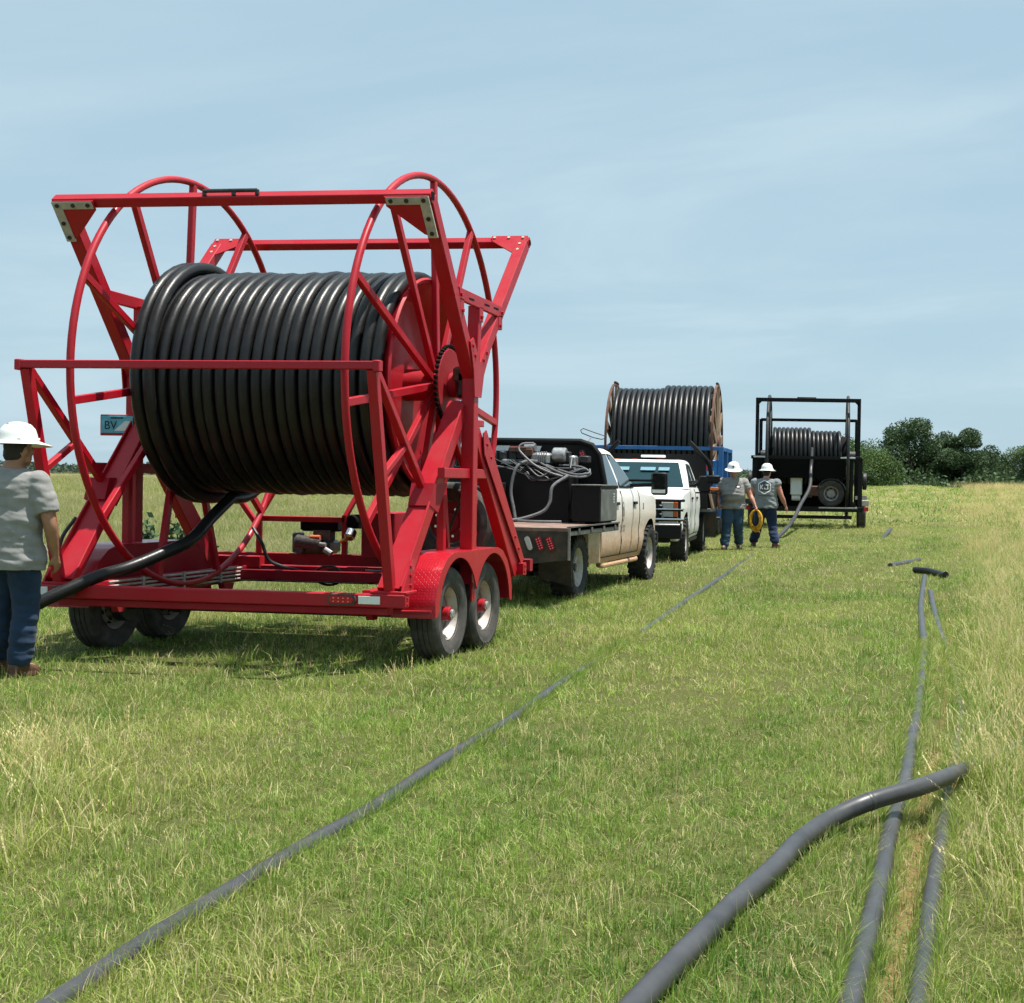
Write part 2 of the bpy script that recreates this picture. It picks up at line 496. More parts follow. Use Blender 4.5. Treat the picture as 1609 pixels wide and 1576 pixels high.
def catmull(pts, n=8):
    P = [Vector(p) for p in pts]; P = [P[0]*2-P[1]]+P+[P[-1]*2-P[-2]]
    out = []
    for i in range(1, len(P)-2):
        a, b2, c_, d = P[i-1:i+3]
        for k in range(n):
            t_ = k/n
            out.append(0.5*((2*b2)+(c_-a)*t_+(2*a-5*b2+4*c_-d)*t_*t_+(3*b2-a-3*c_+d)*t_**3))
    out.append(P[-2])
    return out

def smoothstep(a, b_, x):
    t_ = min(1.0, max(0.0, (x-a)/(b_-a))); return t_*t_*(3-2*t_)

def text_mesh(body, size, extrude=0.0):
    cu = bpy.data.curves.new('lettering', 'FONT'); cu.body = body; cu.size = size
    cu.extrude = extrude; cu.align_x = 'CENTER'; cu.align_y = 'CENTER'; cu.resolution_u = 3
    o = bpy.data.objects.new('lettering', cu); COL.objects.link(o)
    dg = bpy.context.evaluated_depsgraph_get()
    me = bpy.data.meshes.new_from_object(o.evaluated_get(dg))
    bpy.data.objects.remove(o)
    return me
# ------------------------------------------------------------------ terrain
_ky = np.array([-50, 0, 31, 36, 42, 60, 95, 125, 300, 4000.])
_kz = np.array([0, 0, 0, 0.07, 0.24, 0.58, 1.22, 1.36, 1.42, 1.42])
def ground_z(x, y):
    x = np.asarray(x, float); y = np.asarray(y, float)
    z = np.interp(y, _ky, _kz)
    t_ = np.clip((x/np.maximum(y, 1)+0.50)/0.35, 0, 1); t_ = t_*t_*(3-2*t_)
    z = z*(0.62+0.38*t_)
    z = z+0.30*np.exp(-((x+3.3)/2.6)**2-((y-95)/9)**2)+0.14*np.exp(-((x-4)/3)**2-((y-98)/9)**2)
    amp = 0.010+0.05*np.clip((y-40)/60, 0, 1)
    z = z+amp*(np.sin(x*0.9+1.3)*np.cos(y*0.55)+0.6*np.sin(x*0.37-y*0.23+2))*np.clip((y-14)/8, 0.25, 1)
    # shallow rut beside the laid pipes
    cx_ = np.interp(y, [4, 8, 10, 14, 20, 26], [-0.17, -0.16, -0.12, -0.10, -0.30, -0.45])
    z = z-0.055*np.exp(-((x-cx_)/0.10)**2)*np.clip((27-y)/4, 0, 1)
    return z
def gz(x, y): return float(ground_z(x, y))

def axis_lines(spans):
    out = []
    for a, b_, n in spans: out.extend(np.linspace(a, b_, n, endpoint=False))
    out.append(spans[-1][1]); return np.array(out)
gx = axis_lines([(-2500, -400, 12), (-400, -60, 20), (-60, -12, 40), (-12, -1.0, 44), (-1.0, 0.8, 60), (0.8, 6, 20), (6, 60, 24), (60, 400, 14), (400, 2500, 8)])
gy = axis_lines([(-60, 2, 12), (2, 30, 150), (30, 60, 50), (60, 160, 70), (160, 600, 24), (600, 4500, 12)])
GX, GY = np.meshgrid(gx, gy)
GZ = ground_z(GX, GY)
nx_, ny_ = len(gx), len(gy)
verts = np.stack([GX.ravel(), GY.ravel(), GZ.ravel()], 1)
ii = np.arange(nx_*ny_).reshape(ny_, nx_)
faces = np.stack([ii[:-1, :-1].ravel(), ii[:-1, 1:].ravel(), ii[1:, 1:].ravel(), ii[1:, :-1].ravel()], 1)
me = bpy.data.meshes.new('ground')
me.from_pydata(verts.tolist(), [], faces.tolist())
at = me.attributes.new('bare', 'FLOAT', 'POINT')
def bare_soil(x, y):
    cx_ = np.interp(y, [4, 8, 10, 14, 20, 26], [-0.185, -0.17, -0.13, -0.11, -0.30, -0.45])
    w_ = np.interp(y, [4, 7.3, 8.2, 9.5, 26], [0.075, 0.07, 0.03, 0.02, 0.03])
    return np.exp(-((x-cx_)/w_)**2)*np.clip((24-y)/6, 0, 1)*np.interp(y, [4, 7.4, 9, 30], [1, 1, .6, .4])
at.data.foreach_set('value', bare_soil(GX, GY).ravel().astype(np.float32))
me.polygons.foreach_set('use_smooth', [True]*len(me.polygons))

def grass_patch(nt):
    """shared large-scale mottling of the pasture, by place"""
    g = nt.nodes.new('ShaderNodeNewGeometry')
    n1 = node(nt, 'ShaderNodeTexNoise', Scale=0.55, Detail=5.0, Roughness=0.62, Distortion=0.4)
    mpp = node(nt, 'ShaderNodeMapping'); mpp.inputs['Scale'].default_value = (1.0, 0.42, 1.0)
    nt.links.new(g.outputs['Position'], mpp.inputs[0]); nt.links.new(mpp.outputs[0], n1.inputs['Vector'])
    # worn lanes along the track
    sx_ = nt.nodes.new('ShaderNodeSeparateXYZ'); nt.links.new(g.outputs['Position'], sx_.inputs[0])
    m1 = nt.nodes.new('ShaderNodeMath'); m1.operation = 'MULTIPLY_ADD'; nt.links.new(sx_.outputs[0], m1.inputs[0]); m1.inputs[1].default_value = 3.1; m1.inputs[2].default_value = 0.9
    m2 = nt.nodes.new('ShaderNodeMath'); m2.operation = 'SINE'; nt.links.new(m1.outputs[0], m2.inputs[0])
    m3 = nt.nodes.new('ShaderNodeMath'); m3.operation = 'MULTIPLY_ADD'; nt.links.new(m2.outputs[0], m3.inputs[0]); m3.inputs[1].default_value = 0.035; nt.links.new(n1.outputs['Fac'], m3.inputs[2])
    return m3.outputs[0], g
m, nt, b = new_mat('pasture_soil')
pf, g_ = grass_patch(nt)
fine = node(nt, 'ShaderNodeTexNoise', Scale=26.0, Detail=6.0, Roughness=0.75)
nt.links.new(g_.outputs['Position'], fine.inputs['Vector'])
mid = node(nt, 'ShaderNodeTexNoise', Scale=3.0, Detail=5.0, Roughness=0.7)
mpg = node(nt, 'ShaderNodeMapping'); mpg.inputs['Scale'].default_value = (1.0, 0.16, 1.0)
nt.links.new(g_.outputs['Position'], mpg.inputs[0]); nt.links.new(mpg.outputs[0], mid.inputs['Vector'])
gr = ramp(nt, pf, [(0.34, (0.105, 0.135, 0.032)), (0.55, (0.155, 0.172, 0.050)), (0.70, (0.21, 0.20, 0.075))])
sp_ = nt.nodes.new('ShaderNodeSeparateXYZ'); nt.links.new(g_.outputs['Position'], sp_.inputs[0])
far = nt.nodes.new('ShaderNodeMapRange'); far.inputs['From Min'].default_value = 20; far.inputs['From Max'].default_value = 70
nt.links.new(sp_.outputs[1], far.inputs['Value'])
near_c = ramp(nt, fine.outputs['Fac'], [(0.35, (0.050, 0.064, 0.017)), (0.7, (0.14, 0.135, 0.05))])
far_c = mixrgb(nt, ramp(nt, mid.outputs['Fac'], [(0.35, (0, 0, 0)), (0.7, (0.75,)*3)]), gr, (0.25, 0.215, 0.10))
col = mixrgb(nt, far.outputs[0], near_c, far_c)
ba = node(nt, 'ShaderNodeAttribute', attribute_name='bare')
soil = ramp(nt, fine.outputs['Fac'], [(0.3, (0.10, 0.07, 0.03)), (0.7, (0.27, 0.19, 0.08))])
col = mixrgb(nt, ba.outputs['Fac'], col, soil)
nt.links.new(col, b.inputs['Base Color'])
b.inputs['Roughness'].default_value = 1.0
b.inputs['Specular IOR Level'].default_value = 0.1
bump(nt, b, fine.outputs['Fac'], 0.6, 0.03)
me.materials.append(m)
ground = bpy.data.objects.new('ground', me); COL.objects.link(ground)
tag(ground, 'wide mown pasture running back to the trees', 'ground', kind='structure')

# ------------------------------------------------------------------ grass (uncountable)
def mat_blade(name, greens, straw, straw_lo, straw_hi):
    m, nt, b = new_mat(name)
    pf, g_ = grass_patch(nt)
    at_ = node(nt, 'ShaderNodeAttribute', attribute_name='bl')
    sp2 = nt.nodes.new('ShaderNodeSeparateColor'); nt.links.new(at_.outputs['Color'], sp2.inputs[0])
    green = ramp(nt, sp2.outputs[0], [(0.0, greens[0]), (0.5, greens[1]), (1.0, greens[2])])
    green = mixrgb(nt, ramp(nt, pf, [(0.40, (0, 0, 0)), (0.66, (0.5,)*3)]), green, greens[3])
    st = ramp(nt, sp2.outputs[2], [(0.0, tuple(x*0.6 for x in straw)), (1.0, straw)])
    frac = ramp(nt, pf, [(0.36, (straw_lo,)*3), (0.68, (straw_hi,)*3)])
    lt = nt.nodes.new('ShaderNodeMath'); lt.operation = 'LESS_THAN'
    nt.links.new(sp2.outputs[1], lt.inputs[0]); nt.links.new(frac, lt.inputs[1])
    col = mixrgb(nt, lt.outputs[0], green, st)
    nt.links.new(col, b.inputs['Base Color'])
    b.inputs['Roughness'].default_value = 0.55
    b.inputs['Specular IOR Level'].default_value = 0.35
    tr = nt.nodes.new('ShaderNodeBsdfTranslucent'); nt.links.new(col, tr.inputs['Color'])
    mx = nt.nodes.new('ShaderNodeMixShader'); mx.inputs[0].default_value = 0.38
    nt.links.new(b.outputs[0], mx.inputs[1]); nt.links.new(tr.outputs[0], mx.inputs[2])
    nt.links.new(mx.outputs[0], nt.nodes['Material Output'].inputs[0])
    return m
G_SHORT = mat_blade('mown_grass_blade', [(0.060, 0.158, 0.018), (0.185, 0.310, 0.040), (0.335, 0.460, 0.088), (0.40, 0.43, 0.085)], (0.70, 0.61, 0.30), 0.09, 0.36)
G_MEADOW = mat_blade('meadow_grass_blade', [(0.12, 0.22, 0.035), (0.20, 0.29, 0.055), (0.29, 0.36, 0.085), (0.36, 0.36, 0.11)], (0.48, 0.43, 0.22), 0.25, 0.62)
G_STRAW = mat_blade('dry_seed_grass', [(0.14, 0.22, 0.045), (0.22, 0.29, 0.07), (0.30, 0.34, 0.09), (0.38, 0.36, 0.12)], (0.78, 0.63, 0.30), 0.5, 0.8)

def blade_tuft(name, n, rad, h0, h1, w0, w1, lean, mat, seg=3, heads=0.0, seed=0, wind=(0, 0)):
    r = np.random.default_rng(seed)
    vs = []; fs = []; cl = []
    def strip(base, d, h, w, bend, rnd, tipw=0.0):
        side = Vector((-d.y, d.x, 0)); k0 = len(vs)
        for i in range(seg+1):
            t_ = i/seg
            p = base+Vector((0, 0, h*(t_-0.28*bend*t_*t_)))+d*(h*bend*t_*t_)
            ww = w*(1-t_)**0.7 if i < seg else 0
            if i == seg: vs.append(p); cl.append(rnd)
            else:
                vs.append(p-side*ww/2); vs.append(p+side*ww/2); cl.append(rnd); cl.append(rnd)
        for i in range(seg):
            a = k0+2*i
            if i < seg-1: fs.append((a, a+1, a+3, a+2))
            else: fs.append((a, a+1, a+2))
        return p
    for _ in range(n):
        a = r.uniform(0, 2*PI); q = rad*math.sqrt(r.uniform())
        th = r.uniform(0, 2*PI)
        d = Vector((math.cos(th)+wind[0], math.sin(th)+wind[1], 0)).normalized()
        h = r.uniform(h0, h1); rnd = (r.uniform(), r.uniform(), r.uniform(), 1)
        head = r.uniform() < heads
        bend = abs(r.normal(0, lean))+0.08
        base = Vector((q*math.cos(a), q*math.sin(a), -0.015))
        if head:
            rnd = (rnd[0], 0.02, rnd[2], 1)
            bend = min(bend, 0.7)
            tip = strip(base, d, h*1.5, max(w0, 0.0022), bend, rnd)
            for k in range(7):                       # seed head spikelets
                t_ = 0.70+0.05*k
                hh = h*1.5
                p = base+Vector((0, 0, hh*(t_-0.28*bend*t_*t_)))+d*(hh*bend*t_*t_)
                th2 = r.uniform(0, 2*PI)
                d2 = (d*0.8+Vector((math.cos(th2)*.5, math.sin(th2)*.5, 0))).normalized()
                strip(p, d2, h*0.085, 0.007, 0.6, (rnd[0], 0.01, 0.9, 1))
        else:
            strip(base, d, h, r.uniform(w0, w1), bend, rnd)
    me = bpy.data.meshes.new(name)
    me.from_pydata([tuple(p) for p in vs], [], fs)
    ca = me.color_attributes.new('bl', 'FLOAT_COLOR', 'POINT')
    ca.data.foreach_set('color', np.array(cl, np.float32).ravel())
    me.materials.append(mat)
    me.polygons.foreach_set('use_smooth', [True]*len(me.polygons))
    return bpy.data.objects.new(name, me)

tufts = bpy.data.collections.new('tuft_shapes')
shapes = []
for k in range(6): shapes.append(blade_tuft('tuft_a%02d' % k, 46, 0.085, 0.045, 0.115, 0.0028, 0.0048, 0.75, G_SHORT, seed=k))
for k in range(3): shapes.append(blade_tuft('tuft_b%02d' % k, 30, 0.11, 0.09, 0.19, 0.003, 0.005, 0.6, G_SHORT, seed=20+k, heads=0.04))
for k in range(3): shapes.append(blade_tuft('tuft_c%02d' % k, 34, 0.16, 0.09, 0.22, 0.004, 0.007, 0.5, G_MEADOW, seed=40+k, heads=0.10))
for k in range(3): shapes.append(blade_tuft('tuft_d%02d' % k, 26, 0.14, 0.28, 0.52, 0.0028, 0.0048, 0.55, G_STRAW, seed=60+k, heads=0.5, wind=(-0.9, -0.1)))
for k in range(2): shapes.append(blade_tuft('tuft_e%02d' % k, 4, 0.05, 0.10, 0.17, 0.0025, 0.004, 0.35, G_STRAW, seed=80+k, heads=0.9))
for o in shapes: tufts.objects.link(o)

def scatter(name, label, pts, idx, scl, tilt=0.15):
    n = len(pts)
    me = bpy.data.meshes.new(name)
    me.from_pydata(pts.tolist(), [], [])
    a = me.attributes.new('rot', 'FLOAT_VECTOR', 'POINT')
    rot = np.stack([rng.normal(0, tilt, n), rng.normal(0, tilt, n), rng.uniform(0, 2*PI, n)], 1)
    a.data.foreach_set('vector', rot.astype(np.float32).ravel())
    a = me.attributes.new('scl', 'FLOAT_VECTOR', 'POINT')
    a.data.foreach_set('vector', scl.astype(np.float32).ravel())
    a = me.attributes.new('idx', 'INT', 'POINT')
    a.data.foreach_set('value', idx.astype(np.int32))
    ob = bpy.data.objects.new(name, me); COL.objects.link(ob)
    ng = bpy.data.node_groups.new(name+'_nodes', 'GeometryNodeTree')
    ng.interface.new_socket('Geometry', in_out='INPUT', socket_type='NodeSocketGeometry')
    ng.interface.new_socket('Geometry', in_out='OUTPUT', socket_type='NodeSocketGeometry')
    gi = ng.nodes.new('NodeGroupInput'); go = ng.nodes.new('NodeGroupOutput')
    ip = ng.nodes.new('GeometryNodeInstanceOnPoints')
    ci = ng.nodes.new('GeometryNodeCollectionInfo')
    ci.inputs['Collection'].default_value = tufts
    ci.inputs['Separate Children'].default_value = True
    ci.inputs['Reset Children'].default_value = True
    def named(nm, typ):
        q = ng.nodes.new('GeometryNodeInputNamedAttribute'); q.data_type = typ
        q.inputs['Name'].default_value = nm
        return q.outputs['Attribute']
    er = ng.nodes.new('FunctionNodeEulerToRotation')
    ng.links.new(named('rot', 'FLOAT_VECTOR'), er.inputs[0])
    ip.inputs['Pick Instance'].default_value = True
    L = ng.links.new
    L(gi.outputs[0], ip.inputs['Points']); L(ci.outputs[0], ip.inputs['Instance'])
    L(named('idx', 'INT'), ip.inputs['Instance Index'])
    L(er.outputs[0], ip.inputs['Rotation']); L(named('scl', 'FLOAT_VECTOR'), ip.inputs['Scale'])
    L(ip.outputs[0], go.inputs[0])
    md = ob.modifiers.new('scatter', 'NODES'); md.node_group = ng
    tag(ob, label, 'grass', kind='stuff')
    return ob

def band(y0, y1, dens, ml=1.6, mr=1.6):
    """random points of the strip of field between two distances, a margin wider than the view"""
    A = lambda y: 0.735*y+ml+mr
    n = int(dens*(y1-y0)*A((y0+y1)/2))
    y = np.sqrt(rng.uniform(y0*y0, y1*y1, n)) if y0 > 8 else rng.uniform(y0, y1, n)
    x = rng.uniform(0, 1, n)*(0.735*y+ml+mr)-(0.70*y+ml)
    return x, y

def keep_off(x, y):
    """bare soil and the laid pipes push the grass aside"""
    k = rng.uniform(0, 1, len(x)) > 0.5*bare_soil(x, y)*(y < 20)
    for pth, rad in PIPE_ROUTES:
        P = np.array([q[:2] for q in pth])
        px_ = np.interp(y, P[:, 1], P[:, 0]); inside = (y > P[0, 1]) & (y < P[-1, 1])
        near = (np.abs(x-px_) < rad) & inside
        k &= ~(near & (rng.uniform(0, 1, len(x)) < 0.96))
    return k
# centre lines (x, y) of the pipes lying in the grass
ROUTE_LONG = [(-2.4, 3.0), (-2.53, 4.2), (-2.574, 5.12), (-2.592, 5.62), (-2.591, 5.994), (-2.63, 6.596), (-2.696, 7.375), (-2.756, 8.645), (-2.882, 10.056), (-2.994, 11.556), (-3.442, 17.763), (-4.156, 26.615), (-4.6, 32.0), (-4.78, 36.5)]
ROUTE_B = [(-0.31, 2.8), (-0.31, 4.2), (-0.304, 5.664), (-0.31, 6.128), (-0.305, 6.483), (-0.292, 7.495), (-0.303, 8.642), (-0.309, 9.904), (-0.37, 13.411), (-0.559, 18.458), (-0.684, 24.39)]
ROUTE_C = [(-0.15, 2.8), (-0.12, 4.2), (-0.099, 5.748), (-0.081, 6.456), (-0.061, 7.281), (-0.033, 8.61), (-0.021, 9.972), (-0.086, 12.481), (-0.238, 15.1), (-0.378, 17.807), (-0.501, 20.878)]
ROUTE_A = [(-0.98, 2.8, 0.05), (-0.88, 4.0, 0.05), (-0.775, 4.9, 0.055), (-0.697, 5.441, 0.055), (-0.649, 5.861, 0.06), (-0.564, 6.179, 0.075), (-0.469, 6.336, 0.1), (-0.365, 6.439, 0.125), (-0.179, 6.687, 0.14), (-0.069, 7.012, 0.125), (0.006, 7.424, 0.08), (0.1, 7.72, 0.055), (0.24, 8.2, 0.04), (0.5, 9.0, 0.035)]
PIPE_ROUTES = [(ROUTE_LONG, 0.028), (ROUTE_B, 0.036), (ROUTE_C, 0.032), ([p[:2] for p in ROUTE_A], 0.035)]

def vertical_scale(s_, n, jit=0.25):
    a = s_*(1+rng.uniform(-jit, jit, n)); z = s_*(1+rng.uniform(-jit, jit*1.4, n))
    return np.stack([a, a, z], 1)

def fast_noise(x, y, f, seed):
    """cheap smooth value noise on arrays"""
    r_ = np.random.default_rng(seed); g_ = r_.uniform(-1, 1, (256, 256))
    u = (x*f) % 256; v = (y*f) % 256
    i = np.floor(u).astype(int); j = np.floor(v).astype(int); a = u-i; b_ = v-j
    a = a*a*(3-2*a); b_ = b_*b_*(3-2*b_)
    i2 = (i+1) % 256; j2 = (j+1) % 256
    return (g_[i, j]*(1-a)+g_[i2, j]*a)*(1-b_)+(g_[i, j2]*(1-a)+g_[i2, j2]*a)*b_

def lawn(y0, y1, clumps_m2, per, h0, h1, w0, w1, seg, rad, ml=1.6, mr=1.6):
    """blades grown in small clumps; returns vertex, colour, face arrays"""
    cx_, cy_ = band(y0, y1, clumps_m2, ml, mr)
    left = (cx_ < -7.9-0.02*cy_) & (cy_ > 14.5)
    k = ~(left & (rng.uniform(0, 1, len(cx_)) < 0.55)); cx_, cy_ = cx_[k], cy_[k]
    nc = len(cx_)
    lush = 0.6*fast_noise(cx_+400, cy_+400, 0.55, 1)+0.5*fast_noise(cx_+400, cy_+400, 1.9, 2)
    ch = (1+0.42*lush)*rng.uniform(0.75, 1.25, nc)            # clump height
    cth = rng.uniform(0, 2*PI, nc)                            # clump comb direction
    ctone = rng.normal(0, 0.15, nc)-0.30*fast_noise(cx_+200, cy_+200, 1.1, 8)-0.22*fast_noise(cx_+200, cy_+200, 0.35, 9); cdry = rng.normal(0, 0.14, nc)
    n = nc*per; c = np.repeat(np.arange(nc), per)
    a = rng.uniform(0, 2*PI, n); q = rad*np.sqrt(rng.uniform(0, 1, n))
    x = cx_[c]+q*np.cos(a); y = cy_[c]+q*np.sin(a)
    k = keep_off(x, y); x, y, c, a, q = x[k], y[k], c[k], a[k], q[k]; n = len(x)
    h = (h0+(h1-h0)*rng.uniform(0, 1, n)**1.6)*ch[c]
    th = np.where(rng.uniform(0, 1, n) < 0.45, a, cth[c])+rng.normal(0, 0.8, n)
    bend = np.abs(rng.normal(0.65, 0.55, n))
    w = rng.uniform(w0, w1, n)
    dx, dy = np.cos(th), np.sin(th); sx, sy = -dy, dx
    yaw_ = rng.uniform(-0.9, 0.9, n); sx, sy = sx*np.cos(yaw_)-sy*np.sin(yaw_), sx*np.sin(yaw_)+sy*np.cos(yaw_)
    z = ground_z(x, y)-0.012
    V_ = []
    for i in range(seg+1):
        t_ = i/seg
        px_ = x+dx*h*bend*t_*t_; py_ = y+dy*h*bend*t_*t_; pz_ = z+h*(t_-0.34*np.minimum(bend, 1.4)*t_*t_)
        if i == seg: V_.append(np.stack([px_, py_, pz_], 1))
        else:
            ww = w*(1-0.55*t_)/2
            V_.append(np.stack([px_-sx*ww, py_-sy*ww, pz_], 1)); V_.append(np.stack([px_+sx*ww, py_+sy*ww, pz_], 1))
    nv = 2*seg+1
    verts_ = np.stack(V_, 1).reshape(-1, 3)
    col_ = np.stack([np.clip(rng.uniform(0, 1, n)*0.8+0.10+ctone[c], 0, 1), np.clip(rng.uniform(0, 1, n)+cdry[c], 0, 1), rng.uniform(0, 1, n), np.ones(n)], 1)
    cols_ = np.repeat(col_, nv, 0)
    base = np.arange(n)*nv
    quads = []
    for i in range(seg-1): quads.append(np.stack([base+2*i, base+2*i+1, base+2*i+3, base+2*i+2], 1))
    tris = np.stack([base+2*(seg-1), base+2*(seg-1)+1, base+2*seg], 1)
    return verts_, cols_, (np.concatenate(quads) if quads else np.zeros((0, 4), int)), tris

def fringe(route, off, n, h0, h1, seed):
    """longer blades left standing against a pipe"""
    r_ = np.random.default_rng(seed); P = np.array([q[:2] for q in route]); P = P[np.argsort(P[:, 1])]
    y = r_.uniform(P[0, 1], min(P[-1, 1], 14), n)**1.0; x = np.interp(y, P[:, 1], P[:, 0]); sd_ = r_.choice([-1, 1], n)
    x = x+sd_*(off+np.abs(r_.normal(0, 0.018, n))); h = r_.uniform(h0, h1, n)*(1+0.4*fast_noise(x+50, y+50, 3.0, seed))
    th = np.where(sd_ > 0, PI, 0)*(r_.uniform(0, 1, n) < 0.6)+r_.normal(0, 1.0, n); bend = np.abs(r_.normal(0.6, 0.4, n)); w = r_.uniform(0.002, 0.004, n)*np.clip(y/7, 0.8, 2)
    dx, dy = np.cos(th), np.sin(th); sx, sy = np.ones(n), np.zeros(n); z = ground_z(x, y)-0.01; V_ = []
    for i in range(3):
        t_ = i/2; q = np.stack([x+dx*h*bend*t_*t_, y+dy*h*bend*t_*t_, z+h*(t_-0.3*np.minimum(bend, 1.4)*t_*t_)], 1)
        if i == 2: V_.append(q)
        else:
            o_ = np.stack([sx, sy, 0*sx], 1)*(w*(1-0.5*t_)/2)[:, None]; V_ += [q-o_, q+o_]
    vv = np.stack(V_, 1).reshape(-1, 3); cc = np.repeat(np.stack([r_.uniform(0.2, 1, n), r_.uniform(0, 1, n), r_.uniform(0, 1, n), np.ones(n)], 1), 5, 0); b_ = np.arange(n)*5
    return vv, cc, np.stack([b_, b_+1, b_+3, b_+2], 1), np.stack([b_+2, b_+3, b_+4], 1)

def lawn_object(name, label, pieces, mat):
    vo = 0; VV, CC, QQ, TT = [], [], [], []
    for v_, c_, q_, t_ in pieces:
        VV.append(v_); CC.append(c_); QQ.append(q_+vo); TT.append(t_+vo); vo += len(v_)
    VV = np.concatenate(VV); CC = np.concatenate(CC); QQ = np.concatenate(QQ); TT = np.concatenate(TT)
    me = bpy.data.meshes.new(name)
    me.vertices.add(len(VV)); me.vertices.foreach_set('co', VV.astype(np.float32).ravel())
    loops = np.concatenate([QQ.ravel(), TT.ravel()]).astype(np.int32)
    me.loops.add(len(loops)); me.loops.foreach_set('vertex_index', loops)
    tot = np.concatenate([np.full(len(QQ), 4), np.full(len(TT), 3)]).astype(np.int32)
    st = np.concatenate([[0], np.cumsum(tot)[:-1]]).astype(np.int32)
    me.polygons.add(len(tot)); me.polygons.foreach_set('loop_start', st); me.polygons.foreach_set('loop_total', tot)
    me.polygons.foreach_set('use_smooth', np.ones(len(tot), bool))
    me.update(calc_edges=True)
    ca = me.color_attributes.new('bl', 'FLOAT_COLOR', 'POINT'); ca.data.foreach_set('color', CC.astype(np.float32).ravel())
    me.materials.append(mat)
    ob = bpy.data.objects.new(name, me); COL.objects.link(ob)
    tag(ob, label, 'grass', kind='stuff'); return ob

lawn_object('grass', 'short mown green and straw grass over the track', [
    lawn(3.2, 9.5, 370, 19, 0.028, 0.090, 0.0026, 0.0052, 2, 0.055),
    lawn(9.5, 20, 130, 13, 0.035, 0.115, 0.0040, 0.0075, 2, 0.075),
    lawn(20, 45, 34, 12, 0.04, 0.115, 0.008, 0.016, 1, 0.14),
    lawn(45, 125, 4, 8, 0.07, 0.20, 0.030, 0.060, 1, 0.30),
    fringe(ROUTE_LONG, 0.032, 9000, 0.05, 0.12, 71), fringe(ROUTE_B, 0.040, 9000, 0.05, 0.12, 72), fringe(ROUTE_C, 0.038, 9000, 0.06, 0.14, 73), fringe(ROUTE_A, 0.050, 3500, 0.05, 0.12, 74)], G_SHORT)

# unmown meadow left of the vehicles and lusher verge in the near left corner
mx_, my_, mi_, ms_ = [], [], [], []
for y0, y1, dens, sc_ in [(14.5, 30, 22, 1.0), (30, 60, 7, 1.4), (60, 150, 1.6, 2.0)]:
    x, y = band(y0, y1, dens, 2.5, 1.6); k = x < -8.0-0.02*y
    x, y = x[k], y[k]
    mx_.append(x); my_.append(y); mi_.append(rng.integers(9, 12, len(x))); ms_.append(vertical_scale(sc_, len(x)))
n = 420; x = rng.uniform(-6.5, -3.5, n); y = rng.uniform(4.6, 7.4, n); k = x < -0.63*y+rng.normal(0, 0.12, n)
x, y = x[k], y[k]; mx_.append(x); my_.append(y); mi_.append(rng.integers(6, 9, len(x))); ms_.append(vertical_scale(1.15, len(x)))
x, y = band(4, 22, 7); k = fast_noise(x+200, y+200, 1.1, 8) > 0.28; x, y = x[k], y[k]; k = keep_off(x, y); x, y = x[k], y[k]; mx_.append(x); my_.append(y); mi_.append(rng.integers(6, 9, len(x))); ms_.append(vertical_scale(0.85, len(x)))
# greener verge on the right of the pipes
x, y = band(5, 40, 26, 0, 2.2); k = x > np.interp(y, [4, 8, 12, 40], [0.08, 0.06, 0.08, 0.0])
x, y = x[k], y[k]; mx_.append(x); my_.append(y); mi_.append(rng.integers(6, 9, len(x))); ms_.append(vertical_scale(1.25, len(x)))
n = 70; _tx = rng.uniform(0.03, 0.5, n); mx_.append(_tx); my_.append(7.45+1.9*_tx-rng.uniform(0.06, 0.55, n)); mi_.append(rng.integers(6, 9, n)); ms_.append(vertical_scale(1.25, n))
x = np.concatenate(mx_); y = np.concatenate(my_)
scatter('meadow_grass', 'unmown pale green meadow grass beyond the trailers', np.stack([x, y, ground_z(x, y)], 1), np.concatenate(mi_), np.concatenate(ms_))

# dry seed-headed grass along the right verge and stray stalks on the track
tx, ty, ti, ts = [], [], [], []
for y0, y1, dens, sc_ in [(6.5, 14, 7, 0.75), (14, 32, 2.5, 0.65), (32, 62, 6, 0.55), (62, 130, 2.0, 0.75)]:
    x, y = band(y0, y1, dens, 0, 3.5)
    edge = np.interp(y, [6.5, 9, 12, 20, 30, 40, 60, 120], [0.14, 0.10, 0.12, 0.25, 0.0, -0.6, -0.5, -1.0])
    edge = edge+0.9*np.clip((y-25)/20, 0, 1)*fast_noise(x*0+300+y*0.05, y+300, 0.35, 5)*1.2+np.clip((y-25)/20, 0, 1)*fast_noise(x+300, y+300, 0.6, 6)
    k = (x > edge+np.abs(rng.normal(0, 0.15, len(x)))*(1+5*np.clip((y-25)/20, 0, 1)))
    x, y = x[k], y[k]
    tx.append(x); ty.append(y); ti.append(rng.integers(12, 15, len(x))); ts.append(vertical_scale(sc_, len(x)))
for spot, n, sd_ in [((-4.45, 6.4), 4, 0.12), ((-4.66, 6.8), 3, 0.12)]:
    tx.append(rng.normal(spot[0], sd_, n)); ty.append(rng.normal(spot[1], sd_, n)); ti.append(rng.integers(12, 15, n)); ts.append(vertical_scale(0.55, n))
x, y = band(5, 26, 0.55); tx.append(x); ty.append(y); ti.append(rng.integers(15, 17, len(x))); ts.append(vertical_scale(0.95, len(x)))
x = np.concatenate(tx); y = np.concatenate(ty)
scatter('dry_grass', 'tall straw coloured seed grass on the right verge', np.stack([x, y, ground_z(x, y)], 1), np.concatenate(ti), np.concatenate(ts), 0.12)
